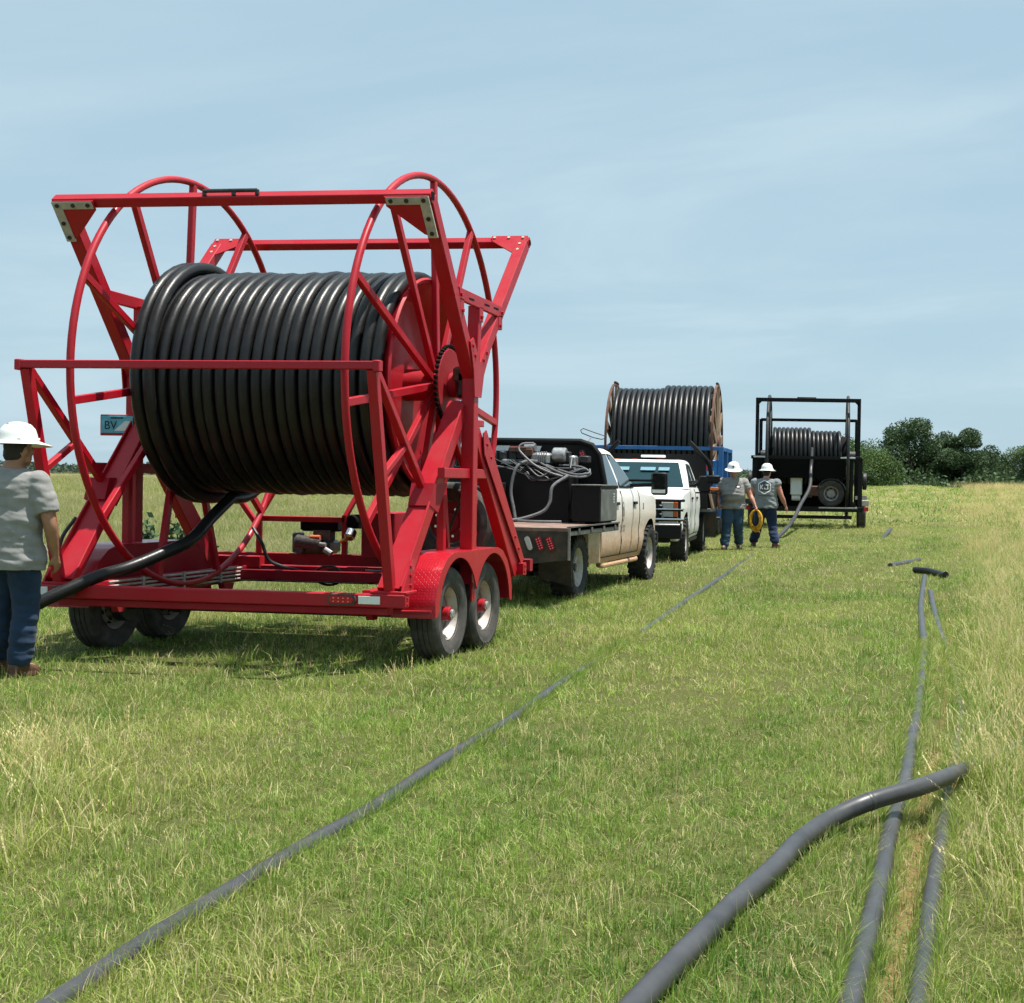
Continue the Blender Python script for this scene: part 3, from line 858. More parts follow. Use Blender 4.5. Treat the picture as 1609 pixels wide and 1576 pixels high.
# ------------------------------------------------------------------ pipes lying on the ground
def ground_pipe(name, label, route, r, lift=0.0, dz=None, n=14, group=None, mat='pipe_dusty', sub=10, joints=()):
    pts = []
    for k, p in enumerate(route):
        z = p[2] if len(p) > 2 else gz(p[0], p[1])+r*0.75+lift
        pts.append((p[0], p[1], z))
    path = catmull(pts, sub)
    mb = MB(); mb.tube(path, r, n)
    # flat worn printing / weld beads where lengths were joined
    for t_ in joints:
        i = int(t_*(len(path)-2)); a = path[i]; d = (path[i+1]-path[i]).normalized()
        mb.tube([a-d*0.012, a-d*0.006, a+d*0.006, a+d*0.012], [r*1.0, r*1.055, r*1.055, r*1.0], n)
    o = mb.build(name, mat, smooth=50)
    return tag(o, label, 'pipe', group)
ground_pipe('poly_pipe', 'thick dark grey pipe crossing over two others, front right', ROUTE_A, 0.040, joints=(0.52,))
ground_pipe('poly_pipe', 'grey pipe passing under the thick pipe on its left and running far back', ROUTE_B, 0.038, lift=-0.020, joints=(0.3, 0.62))
ground_pipe('poly_pipe', 'grey pipe half sunk in grass right of the bare soil strip', [(x, y, gz(x, y)+float(np.interp(y, [3, 7.2, 8.2, 9.9, 11, 15.5, 17.5, 21], [0.005, 0.005, -0.012, -0.016, -0.035, -0.035, 0.0, 0.01]))) for x, y in ROUTE_C], 0.038)
ground_pipe('poly_pipe', 'short black pipe end lying crosswise where the grey pipes stop', [(-0.88, 25.25), (-0.62, 24.95), (-0.40, 24.55), (-0.34, 24.4)], 0.055, lift=0.02, mat='pipe')
ground_pipe('poly_pipe', 'short dark pipe slanting in the grass behind the crosswise pipe end', [(-1.40, 27.2), (-1.2, 28.3), (-0.95, 29.6)], 0.05, lift=-0.02)
ground_pipe('poly_pipe', 'tiny pipe stub poking from the grass farthest back on the verge', [(-2.20, 38.2, gz(-2.2, 38.2)-0.03), (-2.13, 39.3, gz(-2.1, 39.3)+0.06), (-2.08, 40.3, gz(-2.1, 40.3)+0.12)], 0.05)
_rl = sorted(set(ROUTE_LONG[:-3]+[(-3.06, 12.6), (-3.28, 15.4), (-3.442, 17.763), (-3.80, 22.4), (-3.98, 24.6), (-4.156, 26.615), (-4.45, 30.5)]), key=lambda p: p[1])
ground_pipe('poly_pipe', 'slim grey pipe running diagonally through the mown grass from the trucks to the front', [(x, y, gz(x, y)+float(np.interp(y, [3, 10.5, 12.5, 15.5, 17.3, 22.5, 25, 40], [0.020, 0.020, -0.006, -0.006, 0.012, 0.006, -0.015, -0.02]))) for x, y in _rl], 0.034)
# ------------------------------------------------------------------ wheels
def tyre_profile(R, w, rr):
    """closed section (radius, offset), outer face at +w/2"""
    h = w/2; s_ = R-rr
    return [(rr, -h*0.72), (rr+s_*0.12, -h*0.86), (rr+s_*0.5, -h*1.0), (R-s_*0.16, -h*0.97), (R-0.012, -h*0.86), (R, -h*0.72),
            (R, -h*0.42), (R-0.009, -h*0.40), (R-0.009, -h*0.34), (R, -h*0.32), (R, -h*0.04), (R-0.009, -h*0.03), (R-0.009, h*0.03), (R, h*0.04),
            (R, h*0.32), (R-0.009, h*0.34), (R-0.009, h*0.40), (R, h*0.42), (R, h*0.72), (R-0.012, h*0.86), (R-s_*0.16, h*0.97),
            (R-s_*0.30, h*1.0), (R-s_*0.33, h*1.02), (R-s_*0.37, h*1.0), (rr+s_*0.45, h*1.0), (rr+s_*0.12, h*0.88), (rr, h*0.72)]
def make_tyre(R, w, rr, lugs=0, n=56):
    mb = MB(); mb.lathe(tyre_profile(R, w, rr), (0, 0, 0), (1, 0, 0), n, closed_prof=True)
    if lugs:
        for k in range(lugs):
            a = 2*PI*k/lugs
            for s_ in (-1, 1):
                a2 = a+(PI/lugs if s_ > 0 else 0)
                rot = Matrix.Rotation(a2, 3, 'X') @ Matrix.Rotation(s_*0.35, 3, 'Z')
                mb.box(Matrix.Rotation(a2, 3, 'X') @ Vector((s_*w*0.34, 0, R+0.002)), (w*0.34, 2*PI*R/lugs*0.52, 0.024), 0.004, rot=Matrix.Rotation(a2, 3, 'X'))
                mb.box(Matrix.Rotation(a2, 3, 'X') @ Vector((s_*w*0.485, 0, R-0.022)), (0.014, 2*PI*R/lugs*0.45, 0.045), 0.003, rot=Matrix.Rotation(a2, 3, 'X'))
            mb.box(Matrix.Rotation(a, 3, 'X') @ Vector((0, 0, R+0.001)), (w*0.22, 2*PI*R/lugs*0.6, 0.02), 0.003, rot=Matrix.Rotation(a, 3, 'X'))
    return mb
def make_rim(rr, w, dish, holes=8, hub=0.055, lug=8):
    h = w/2; mb = MB()
    prof = [(rr+0.006, h*0.80), (rr+0.010, h*0.72), (rr-0.004, h*0.68), (rr-0.014, h*0.55), (rr-0.03, h*0.30), (rr-0.045, h*0.30-dish*0.4), (rr-0.05, h*0.30-dish),
            (rr*0.62, h*0.30-dish*0.80), (rr*0.50, h*0.30-dish*0.55), (rr*0.42, h*0.30-dish*0.55), (0.001, h*0.30-dish*0.55)]
    mb.lathe(prof, (0, 0, 0), (1, 0, 0), 44)
    mb.lathe([(rr+0.004, -h*0.8), (rr-0.02, -h*0.6), (rr-0.05, h*0.1)], (0, 0, 0), (1, 0, 0), 36)
    for k in range(holes):                       # hand holes, recessed dark
        a = 2*PI*k/holes
        c = Vector((h*0.30-dish*0.87, math.sin(a)*rr*0.72, math.cos(a)*rr*0.72))
        mb.cyl(c-Vector((0.004, 0, 0)), c+Vector((0.006, 0, 0)), rr*0.105, 12, mat=1)
    for k in range(lug):
        a = 2*PI*(k+.5)/lug
        c = Vector((h*0.30-dish*0.55, math.sin(a)*rr*0.36, math.cos(a)*rr*0.36))
        mb.cyl(c, c+Vector((0.03, 0, 0)), 0.012, 6, mat=2)
    return mb
TW_R, TW_W, TW_RR = 0.385, 0.235, 0.215
_t = make_tyre(TW_R, TW_W, TW_RR); tyre_mesh = _t.mesh('tyre', 'rubber_dusty')
_r = make_rim(TW_RR, TW_W, 0.125); rim_mesh = _r.mesh('rim', ['rim', 'black_matte', 'steel'])
_h = MB(); _h.cyl((0.0, 0, 0), (0.10, 0, 0), 0.058, 20, ch=0.008); _h.cyl((0.10, 0, 0), (0.125, 0, 0), 0.038, 16, ch=0.006, mat=1)
hub_mesh = _h.mesh('hub_cap', ['red', 'steel'])
def add_wheel(parent, x, y, side, meshes, z=None, R=TW_R, spin=0.0, name='tyre'):
    tm, rm, hm = meshes
    o = bpy.data.objects.new(name, tm); COL.objects.link(o); o.parent = parent
    o.location = (x, y, R if z is None else z)
    o.rotation_euler = (spin, 0, 0 if side > 0 else PI)
    for nm, q in (('rim', rm), ('hub_cap', hm)):
        if q is None: continue
        c_ = bpy.data.objects.new(nm, q); COL.objects.link(c_); c_.parent = o
    return o

# ------------------------------------------------------------------ the red reel trailer
RT = (-5.7945, 12.2605, 0.0)
T = thing('reel_trailer', 'bright red tandem axle pipe reel trailer standing nearest', 'trailer', RT)
def part(name, mb, mats='red', parent=T, **k): return mb.build(name, mats, parent, **k)
ZC = 2.316; RINGR = 1.795; RINGX = 1.13

# deck
mb = MB(); mb.beam((-1.535, -1.525, 0.548), (1.535, -1.525, 0.548), 0.10, 0.105, ch=0.008)
for s_ in (-1, 1):
    mb.box((s_*1.538, -1.525, 0.548), (0.012, 0.085, 0.09), 0.003)
    for dz in (-0.025, 0.025): mb.bolt((s_*1.543, -1.525, 0.548+dz), (s_, 0, 0), 0.012, 0.008)
part('rear_beam', mb)
mb = MB(); mb.beam((-1.38, -1.465, 0.463), (1.38, -1.465, 0.463), 0.13, 0.058, ch=0.006); part('lower_rear_beam', mb, 'red_flat')
for s_ in (-1, 1):
    mb = MB(); mb.beam((s_*1.19, -1.47, 0.545), (s_*1.19, 1.62, 0.545), 0.075, 0.15, ch=0.006)
    part('side_rail', mb)
    mb = MB(); mb.prism([(s_*1.2, -1.41, 0.435), (s_*1.64, -1.28, 0.435), (s_*1.64, -1.22, 0.435), (s_*1.2, -1.2, 0.435)], (0, 0, 0.02))
    part('fender_bracket', mb, 'red_flat')
for yy, z0, hh in ((1.46, 0.675, 0.115), (0.98, 0.545, 0.10), (1.62, 0.545, 0.12)):
    mb = MB(); mb.beam((-1.62 if yy == 1.46 else -1.15, yy, z0), (1.62 if yy == 1.46 else 1.15, yy, z0), 0.09, hh); part('cross_member', mb, 'red_flat')
mb = MB(); mb.beam((-1.12, 1.18, 0.585), (0.05, 1.18, 0.585), 0.08, 0.085); part('winch_bar', mb, 'red_flat')
mb = MB()
for k in range(2): mb.tube([(0.06, 1.14, 0.60-0.028*k), (0.62, 1.14, 0.60-0.028*k)], 0.011, 8)
part('hydraulic_line', mb, 'steel')
mb = MB(); mb.beam((-1.15, 1.0, 0.49), (1.15, 1.0, 0.49), 0.2, 0.012); part('belly_pan', mb, 'black_matte')
# four hydraulic lines along the left rail, with clips
for k in range(4):
    mb = MB(); mb.tube([(-1.128, -1.25, 0.505+0.034*k), (-1.128, 1.0, 0.505+0.034*k)], 0.010, 8); part('hydraulic_line', mb, 'rim')
for yy in (-0.75, -0.1, 0.55):
    mb = MB(); mb.box((-1.122, yy, 0.556), (0.03, 0.03, 0.145), 0.004); part('line_clip', mb, 'steel')
# tongue
for s_ in (-1, 1):
    mb = MB(); mb.beam((s_*0.95, 1.62, 0.545), (s_*0.10, 3.55, 0.55), 0.08, 0.13); part('tongue_rail', mb)
mb = MB(); mb.beam((0, 3.3, 0.56), (0, 4.05, 0.56), 0.09, 0.10); mb.cyl((0, 4.1, 0.5), (0, 4.1, 0.62), 0.05, 14); part('coupler', mb, 'black_paint')
mb = MB(); mb.cyl((0.32, 3.2, 0.12), (0.32, 3.2, 1.0), 0.035, 12); mb.box((0.32, 3.2, 0.09), (0.18, 0.18, 0.02)); part('tongue_jack', mb, 'dark_steel')

# axles and running gear
for yy in (-0.70, 0.1744):
    mb = MB(); mb.cyl((-1.42, yy, 0.385), (1.42, yy, 0.385), 0.045, 14)
    part('axle', mb, 'dark_steel')
    for s_ in (-1, 1):
        mb = MB(); mb.cyl((s_*1.27, yy, 0.385), (s_*1.37, yy, 0.385), 0.15, 24, ch=0.01); part('brake_drum', mb, 'dark_steel')
        add_wheel(T, s_*(1.613-TW_W/2), yy, s_, (tyre_mesh, rim_mesh, hub_mesh), spin=random.uniform(0, 6))
for s_ in (-1, 1):
    mb = MB()
    for k, y0 in enumerate((-1.16, -0.28)):
        yy = (-0.70, 0.1744)[k]
        for q in range(4):
            L = 0.42-0.08*q
            mb.tube(catmull([(s_*1.1, yy-L, 0.43-0.014*q), (s_*1.1, yy, 0.36-0.014*q+0.03), (s_*1.1, yy+L, 0.43-0.014*q)], 6), 0.008, 6)
    part('leaf_spring', mb, 'dark_steel')
    for yy in (-1.15, -0.265, 0.62):
        mb = MB(); mb.prism([(s_*1.1-0.03, yy-0.10, 0.48), (s_*1.1-0.03, yy+0.10, 0.48), (s_*1.1-0.03, yy+0.04, 0.36), (s_*1.1-0.03, yy-0.04, 0.36)], (0.06, 0, 0)); part('spring_hanger', mb, 'red_flat')
    mb = MB(); mb.beam((s_*1.62, -0.265, 0.615), (s_*1.62, -0.265, 0.47), 0.03, 0.03); mb.box((s_*1.63, -0.265, 0.51), (0.02, 0.08, 0.10), 0.004); part('mud_bracket', mb)

# fenders: tread plate top, double-arched skirt
ftop = [(-1.255, 0.40), (-1.245, 0.52), (-1.20, 0.65), (-1.11, 0.77), (-0.98, 0.86), (-0.84, 0.895), (-0.265, 0.895), (0.30, 0.895), (0.44, 0.86), (0.57, 0.77), (0.66, 0.65), (0.705, 0.52), (0.715, 0.42)]
def dense(P, n=5):
    out = []
    for (a, b_), (c_, d) in zip(P[:-1], P[1:]):
        for k in range(n): out.append((a+(c_-a)*k/n, b_+(d-b_)*k/n))
    out.append(P[-1]); return out
fd = dense(ftop, 4)
def arch_z(y):
    """lower edge of the skirt"""
    z = -1
    for yc_ in (-0.70, 0.1744):
        d = 0.465**2-(y-yc_)**2
        if d > 0: z = max(z, 0.385+math.sqrt(d))
    lo = 0.40 if z < 0 else z
    return max(lo, 0.40)
for s_ in (-1, 1):
    mb = MB()
    rings = [[(s_*1.30, y, z), (s_*1.665, y, z), (s_*1.665, y*1.0, z-0.008), (s_*1.30, y, z-0.008)] for y, z in fd]
    mb.loft([[Vector(p) for p in r] for r in rings])
    o = part('fender', mb, 'tread', smooth=30)
    uvl = o.data.uv_layers.new(name='uv')
    acc = {}
    for poly in o.data.polygons:
        for li in poly.loop_indices:
            p = o.data.vertices[o.data.loops[li].vertex_index].co
            # distance along the arch against width
            best = min(range(len(fd)), key=lambda i: (fd[i][0]-p.y)**2+(fd[i][1]-p.z)**2)
            if best not in acc: acc[best] = sum(math.dist(fd[i], fd[i+1]) for i in range(best))
            uvl.data[li].uv = (acc[best], p.x)
    mb = MB()                                     # outer skirt with the two arches
    ys = np.linspace(-1.245, 0.705, 70); lo = []; hi = []
    for y in ys:
        zt = float(np.interp(y, [p[0] for p in fd], [p[1] for p in fd]))
        za = min(arch_z(y), zt-0.028)
        v_ = -0.265
        if abs(y-v_) < 0.16: za = min(za, 0.66+0.9*(y-v_)**2*7)
        lo.append(za); hi.append(zt-0.004)
    for k in range(len(ys)-1):
        mb.prism([(s_*1.655, ys[k], lo[k]), (s_*1.655, ys[k+1], lo[k+1]), (s_*1.655, ys[k+1], hi[k+1]), (s_*1.655, ys[k], hi[k])], (s_*0.012, 0, 0))
    part('fender_skirt', mb, 'red', parent=o)
    mb = MB(); mb.prism([(s_*1.302, -1.21, 0.45), (s_*1.302, 0.66, 0.45)]+[(s_*1.302, y, z-0.01) for y, z in reversed(ftop[1:-1])], (s_*0.008, 0, 0)); part('fender_inner_wall', mb, 'red_flat', parent=o)

# side frames
FX = 1.557
for s_ in (-1, 1):
    X = s_*FX
    mb = MB(); mb.beam((X, -0.19, 0.60), (X, -0.19, 2.40), 0.112, 0.112, up=(1, 0, 0)); part('post', mb)
    mb = MB(); mb.beam((X, -0.17, 2.35), (X, -1.245, 3.70), 0.112, 0.112, up=(1, 0, 0)); part('rear_arm', mb)
    mb = MB(); mb.beam((X, -0.14, 2.40), (X, 1.235, 3.735), 0.112, 0.105, up=(1, 0, 0)); part('front_arm', mb)
    # bolted channel between the arms, lightening slots, and the short king post
    mb = MB(); mb.beam((X+s_*0.04, -0.64, 3.035), (X+s_*0.04, 0.50, 3.005), 0.035, 0.105, up=(0, 0, 1))
    for dy in (-0.35, 0.05, 0.3): mb.box((X+s_*0.058, dy, 3.02), (0.004, 0.13, 0.016), 0.001, mat=1)
    for yy, zz in ((-0.58, 2.935), (0.43, 2.91), (-0.09, 2.92)): mb.box((X+s_*0.04, yy, zz), (0.035, 0.10, 0.13), 0.004)
    for yy, zz in ((-0.61, 3.03), (-0.57, 2.90), (0.47, 3.0), (0.42, 2.88), (-0.09, 2.9)): mb.bolt((X+s_*0.058, yy, zz), (s_, 0, 0), 0.017, 0.014)
    part('arm_tie', mb, ['red', 'black_matte'])
    mb = MB(); mb.beam((X, -0.09, 2.99), (X, -0.13, 2.48), 0.09, 0.10, up=(1, 0, 0), w1=0.07); part('king_post', mb)
    mb = MB(); poly = [(X+s_*0.058, -0.27, 2.20), (X+s_*0.058, -0.30, 2.42), (X+s_*0.058, -0.40, 2.66), (X+s_*0.058, -0.32, 2.70), (X+s_*0.058, -0.14, 2.50), (X+s_*0.058, 0.06, 2.67), (X+s_*0.058, 0.12, 2.62), (X+s_*0.058, -0.04, 2.40), (X+s_*0.058, -0.10, 2.20)]
    mb.prism(poly, (s_*0.012, 0, 0))
    for yy, zz in ((-0.33, 2.63), (-0.27, 2.55), (0.03, 2.6), (-0.05, 2.53)): mb.bolt((X+s_*0.07, yy, zz), (s_, 0, 0), 0.016, 0.012)
    part('knee_plate', mb)
    # wide rear brace, boxed, with bolted foot
    mb = MB(); tx_ = 1.445 if s_ > 0 else 1.355; mb.beam((s_*1.385, -1.47, 0.62), (s_*tx_, -0.20, 2.14), 0.20, 0.085, up=(0, -1, 0.8), w1=0.14); part('rear_brace', mb)
    mb = MB(); mb.beam((s_*1.492, -1.49, 0.625), (s_*(tx_+0.078), -0.24, 2.10), 0.016, 0.125, up=(0, -1, 0.8), ch=0.003); part('brace_flange', mb)
    mb = MB(); mb.box((s_*1.40, -1.45, 0.612), (0.30, 0.22, 0.022), 0.004)
    mb.prism([(s_*1.50, -1.55, 0.62), (s_*1.50, -1.34, 0.62), (s_*1.50, -1.30, 0.86), (s_*1.50, -1.38, 0.86)], (s_*0.018, 0, 0))
    for zz in (0.66, 0.74, 0.81): mb.bolt((s_*1.518, -1.40, zz), (s_, 0, 0), 0.016, 0.014)
    part('brace_foot', mb)
    mb = MB(); mb.prism([(s_*1.33, -1.0, 1.28), (s_*1.33, -0.93, 1.46), (s_*1.33, -0.62, 1.46), (s_*1.33, -0.82, 1.22)], (s_*0.19, 0, 0)); part('brace_gusset', mb, 'red_flat')
    # front brace and its stub on the deck
    mb = MB(); mb.beam((s_*1.54, -0.12, 1.95), (s_*1.54, 1.12, 0.66), 0.095, 0.15, up=(0, 1, 0.8), h1=0.22); part('front_brace', mb)
    mb = MB(); mb.prism([(s_*1.60, 0.06, 1.72), (s_*1.60, 0.02, 1.90), (s_*1.60, 0.10, 1.93), (s_*1.60, 1.26, 0.74), (s_*1.60, 1.17, 0.70)], (s_*0.010, 0, 0))
    for t_ in (0.05, 0.15, 0.8, 0.9): mb.bolt((s_*1.61, 0.07+1.12*t_, 1.86-1.12*t_), (s_, 0, 0), 0.014, 0.012)
    part('brace_strip', mb)
    mb = MB(); mb.beam((s_*1.02, 1.17, 0.655), (s_*1.645, 1.17, 0.655), 0.10, 0.115); mb.bolt((s_*1.645, 1.17, 0.68), (s_, 0, 0)); mb.bolt((s_*1.645, 1.17, 0.63), (s_, 0, 0)); part('outrigger', mb)
    mb = MB(); mb.prism([(s_*1.48, 0.72, 0.50), (s_*1.48, 1.20, 0.60), (s_*1.48, 1.10, 0.72), (s_*1.48, 0.80, 1.0)], (s_*0.06, 0, 0)); part('brace_web', mb, 'red_flat')
    mb = MB(); mb.beam((s_*1.555, -0.86, 1.545), (s_*1.555, 0.24, 1.545), 0.06, 0.085); part('side_tie', mb)
    mb = MB(); mb.beam((s_*1.43, -0.50, 0.60), (s_*1.43, -0.50, 1.52), 0.065, 0.065, up=(1, 0, 0)); part('inner_post', mb)
    # rear guard support and its diagonal
    mb = MB(); mb.beam((s_*1.41, -1.925, 2.30), (s_*1.395, -1.50, 0.60), 0.075, 0.075, up=(1, 0, 0)); part('guard_post', mb)
    mb = MB(); mb.beam((s_*1.415, -1.88, 2.285), (s_*1.41, -0.84, 1.37), 0.06, 0.06, up=(1, 0, 0)); part('guard_diagonal', mb)
    mb = MB(); mb.beam((s_*1.405, -1.74, 1.50), (s_*1.405, -1.28, 1.75), 0.05, 0.05, up=(1, 0, 0)); part('guard_rung', mb)

mb = MB(); mb.beam((-1.478, -1.944, 2.330), (1.478, -1.944, 2.330), 0.062, 0.062)
for s_ in (-1, 1): mb.box((s_*1.455, -1.944, 2.325), (0.052, 0.075, 0.085), 0.006)
part('guard_bar', mb)
# head bars tilted with the arms
ra = Vector((0, -0.65, 0.76)).normalized()
mb = MB(); mb.beam((-1.612, -1.285, 3.71), (1.612, -1.285, 3.71), 0.085, 0.085, up=tuple(ra))
for s_ in (-1, 1): mb.box((s_*1.613, -1.285, 3.71), (0.008, 0.06, 0.06), 0.002, mat=1)
part('rear_head_bar', mb, ['red', 'black_matte'])
mb = MB(); mb.tube([(-0.28, -1.34, 3.765), (0.17, -1.34, 3.765)], 0.016, 8); mb.box((-0.28, -1.335, 3.75), (0.03, 0.03, 0.05)); mb.box((-0.03, -1.335, 3.75), (0.03, 0.03, 0.05)); mb.box((0.17, -1.335, 3.75), (0.03, 0.03, 0.05)); part('bar_latch', mb, 'dark_steel')
fa = Vector((0, 0.70, 0.70)).normalized()
mb = MB(); mb.beam((-1.612, 1.275, 3.765), (1.612, 1.275, 3.765), 0.08, 0.08, up=tuple(fa))
for s_ in (-1, 1): mb.box((s_*1.613, 1.275, 3.765), (0.008, 0.05, 0.05), 0.002, mat=1)
part('front_head_bar', mb, ['red', 'black_matte'])
# corner plates in the plane of each pair of arms
for s_ in (-1, 1):
    nrm = Vector((0, -0.782, -0.623)); dn = Vector((0, 0.623, -0.782))
    base = Vector((s_*1.60, -1.285, 3.71))+nrm*0.058
    def PR(a, d): return base+Vector((-s_*a, 0, 0))+dn*d
    mb = MB(); mb.prism([PR(0.0, -0.035), PR(0.36, -0.035), PR(0.36, 0.05), PR(0.10, 0.30), PR(0.0, 0.33)], nrm*0.010); o = part('corner_plate', mb)
    mb = MB(); mb.prism([PR(-0.004, -0.03), PR(0.35, -0.03), PR(0.35, 0.035), PR(-0.004, 0.035)], nrm*0.016)
    mb.prism([PR(-0.004, 0.035), PR(0.075, 0.035), PR(0.075, 0.33), PR(-0.004, 0.33)], nrm*0.016)
    for a, d in ((0.04, 0.0), (0.18, 0.0), (0.31, 0.0), (0.035, 0.16), (0.035, 0.29)): mb.bolt(PR(a, d)+nrm*0.016, nrm, 0.018, 0.012, mat=1)
    part('corner_strip', mb, ['grey_strip', 'dark_steel'], parent=o)
    nf = Vector((0, -0.71, 0.70)); df = Vector((0, -0.70, -0.71))
    bf = Vector((s_*1.60, 1.275, 3.765))+nf*0.048
    def PF(a, d): return bf+Vector((-s_*a, 0, 0))+df*d
    mb = MB(); mb.prism([PF(0.0, -0.035), PF(0.36, -0.035), PF(0.33, 0.05), PF(0.11, 0.22), PF(0.0, 0.24)], nf*0.010)
    for a, d in ((0.04, 0.0), (0.18, 0.0), (0.32, 0.0), (0.05, 0.10), (0.05, 0.19)): mb.bolt(PF(a, d)+nf*0.01, nf, 0.015, 0.012, mat=1)
    part('corner_plate', mb, ['red', 'grey_strip'])

# lamps and reflectors on the rear beam
def oval(cx_, cz_, w, h, y0, y1, n=28):
    r_ = h/2; pts = []
    for k in range(n):
        a = 2*PI*k/n
        pts.append((cx_+(w/2-r_)*(1 if math.cos(a) > 0 else -1)+r_*math.cos(a), cz_+r_*math.sin(a)))
    return [Vector((x, y0, z)) for x, z in pts], [Vector((x, y1, z)) for x, z in pts]
for cx_, rx_, rw in ((1.035, 1.257, 0.176), (-1.31, -1.492, 0.085)):
    mb = MB(); a, b_ = oval(cx_, 0.552, 0.235, 0.085, -1.574, -1.592); mb.loft([a, b_]); o = part('tail_lamp', mb, 'bezel')
    mb = MB(); a, b_ = oval(cx_, 0.552, 0.195, 0.055, -1.592, -1.600); mb.loft([a, b_])
    for k in range(4):
        for q in (-1, 1): mb.cyl((cx_-0.06+0.04*k, -1.600, 0.552+q*0.013), (cx_-0.06+0.04*k, -1.603, 0.552+q*0.013), 0.006, 8, mat=1)
    part('lamp_lens', mb, ['lamp_red', 'lamp_pink'], parent=o)
    mb = MB(); mb.box((rx_, -1.578, 0.553), (rw, 0.006, 0.062), 0.002); part('reflector', mb, 'reflector')

# licence plate on its bracket
mb = MB(); mb.box((-1.575, -0.42, 1.92), (0.33, 0.02, 0.185), 0.004); o = part('licence_plate_frame', mb, 'red')
mb = MB(); mb.box((-1.575, -0.435, 1.925), (0.30, 0.008, 0.150), 0.002)
mb.prism([(-1.60, -0.4395, 1.87), (-1.50, -0.4395, 1.955), (-1.44, -0.4395, 1.955), (-1.50, -0.4395, 1.87)], (0, -0.001, 0), mat=1)
mb.box((-1.575, -0.4405, 1.982), (0.12, 0.002, 0.012), 0.0005, mat=2)
part('licence_plate', mb, ['plate_blue', 'plate_white', 'ink'], parent=o)
tm = text_mesh('BV', 0.105, 0.0008); tm.materials.append(MT['ink'])
q = bpy.data.objects.new('plate_lettering', tm); COL.objects.link(q); q.parent = o
q.location = (-1.635, -0.4415, 1.915); q.rotation_euler = (PI/2, 0, 0)
mb = MB(); mb.beam((-1.49, -0.41, 1.84), (-1.42, -0.42, 1.78), 0.06, 0.03); part('plate_bracket', mb, 'steel')

# power unit on the front of the deck
mb = MB()
mb.beam((-1.17, 1.40, 0.73), (-1.17, 1.40, 1.12), 0.05, 0.05, up=(1, 0, 0)); mb.beam((-0.27, 1.40, 0.73), (-0.27, 1.40, 1.12), 0.05, 0.05, up=(1, 0, 0))
mb.beam((-1.17, 1.40, 1.075), (-0.27, 1.40, 1.075), 0.05, 0.055); mb.beam((-1.17, 1.40, 1.10), (-1.06, 1.50, 1.36), 0.045, 0.045, up=(1, 0, 0)); mb.beam((-0.27, 1.40, 1.10), (-0.20, 1.50, 1.30), 0.045, 0.045, up=(1, 0, 0))
mb.beam((-1.17, 1.40, 0.98), (-1.42, 1.38, 1.32), 0.05, 0.05, up=(0, 1, 0))
part('engine_guard', mb)
mb = MB(); mb.box((-0.60, 1.52, 0.80), (0.36, 0.30, 0.14), 0.03); mb.cyl((-0.76, 1.36, 0.86), (-0.50, 1.36, 0.83), 0.065, 16, ch=0.012)
for k in range(6): mb.box((-0.52, 1.42+0.022*k, 0.93), (0.18, 0.008, 0.13), 0.002)
mb.box((-0.78, 1.45, 0.84), (0.05, 0.18, 0.2), 0.02); mb.cyl((-0.72, 1.33, 0.78), (-0.72, 1.45, 0.78), 0.05, 14)
o = part('engine', mb, 'engine_grey')
mb = MB(); mb.box((-0.55, 1.54, 1.01), (0.40, 0.26, 0.11), 0.02); part('fuel_tank', mb, 'black_matte', parent=o)
mb = MB(); mb.cyl((-0.60, 1.34, 0.90), (-0.50, 1.34, 0.90), 0.022, 12); part('spark_cap', mb, 'orange', parent=o)
mb = MB(); mb.cyl((-0.66, 1.34, 0.845), (-0.44, 1.34, 0.825), 0.024, 12); mb.cyl((-0.45, 1.34, 0.78), (-0.38, 1.34, 0.74), 0.03, 10); part('muffler', mb, 'steel', parent=o)
mb = MB(); mb.cyl((-0.20, 1.5, 1.06), (-0.20, 1.38, 1.06), 0.07, 20, ch=0.012); mb.cyl((-0.16, 1.45, 0.99), (-0.16, 1.45, 1.13), 0.04, 14); part('air_filter', mb, 'black_matte', parent=o)
mb = MB(); mb.cyl((-0.21, 1.42, 0.97), (-0.21, 1.36, 0.90), 0.055, 18, ch=0.008); mb.tube([(-0.21, 1.36, 0.93), (-0.25, 1.36, 0.88), (-0.30, 1.36, 0.86)], 0.02, 8, mat=1); part('hydraulic_pump', mb, ['chrome', 'brass'], parent=o)
mb = MB(); mb.box((-0.06, 1.52, 0.98), (0.12, 0.10, 0.36), 0.01); part('control_box', mb, 'black_paint')
mb = MB(); mb.box((0.19, 1.32, 0.94), (0.34, 0.40, 0.45), 0.01); part('oil_reservoir', mb, 'red_flat')
# spare wheel on the front right of the deck
sp_t = add_wheel(T, 0.86, 1.32, 1, (tyre_mesh, None, None), z=1.08, name='spare_tyre'); sp_t.rotation_euler = (0.3, 0, -PI/2)
mb = MB(); mb.cyl((0.03, 0, 0), (0.06, 0, 0), 0.20, 30); mb.cyl((0.06, 0, 0), (0.10, 0, 0), 0.10, 24, ch=0.01, mat=0)
for k in range(8):
    a = 2*PI*k/8; mb.cyl((0.06, 0.14*math.sin(a), 0.14*math.cos(a)), (0.085, 0.14*math.sin(a), 0.14*math.cos(a)), 0.014, 6, mat=1)
mb.build('spare_rim', ['red_flat', 'chrome'], sp_t)
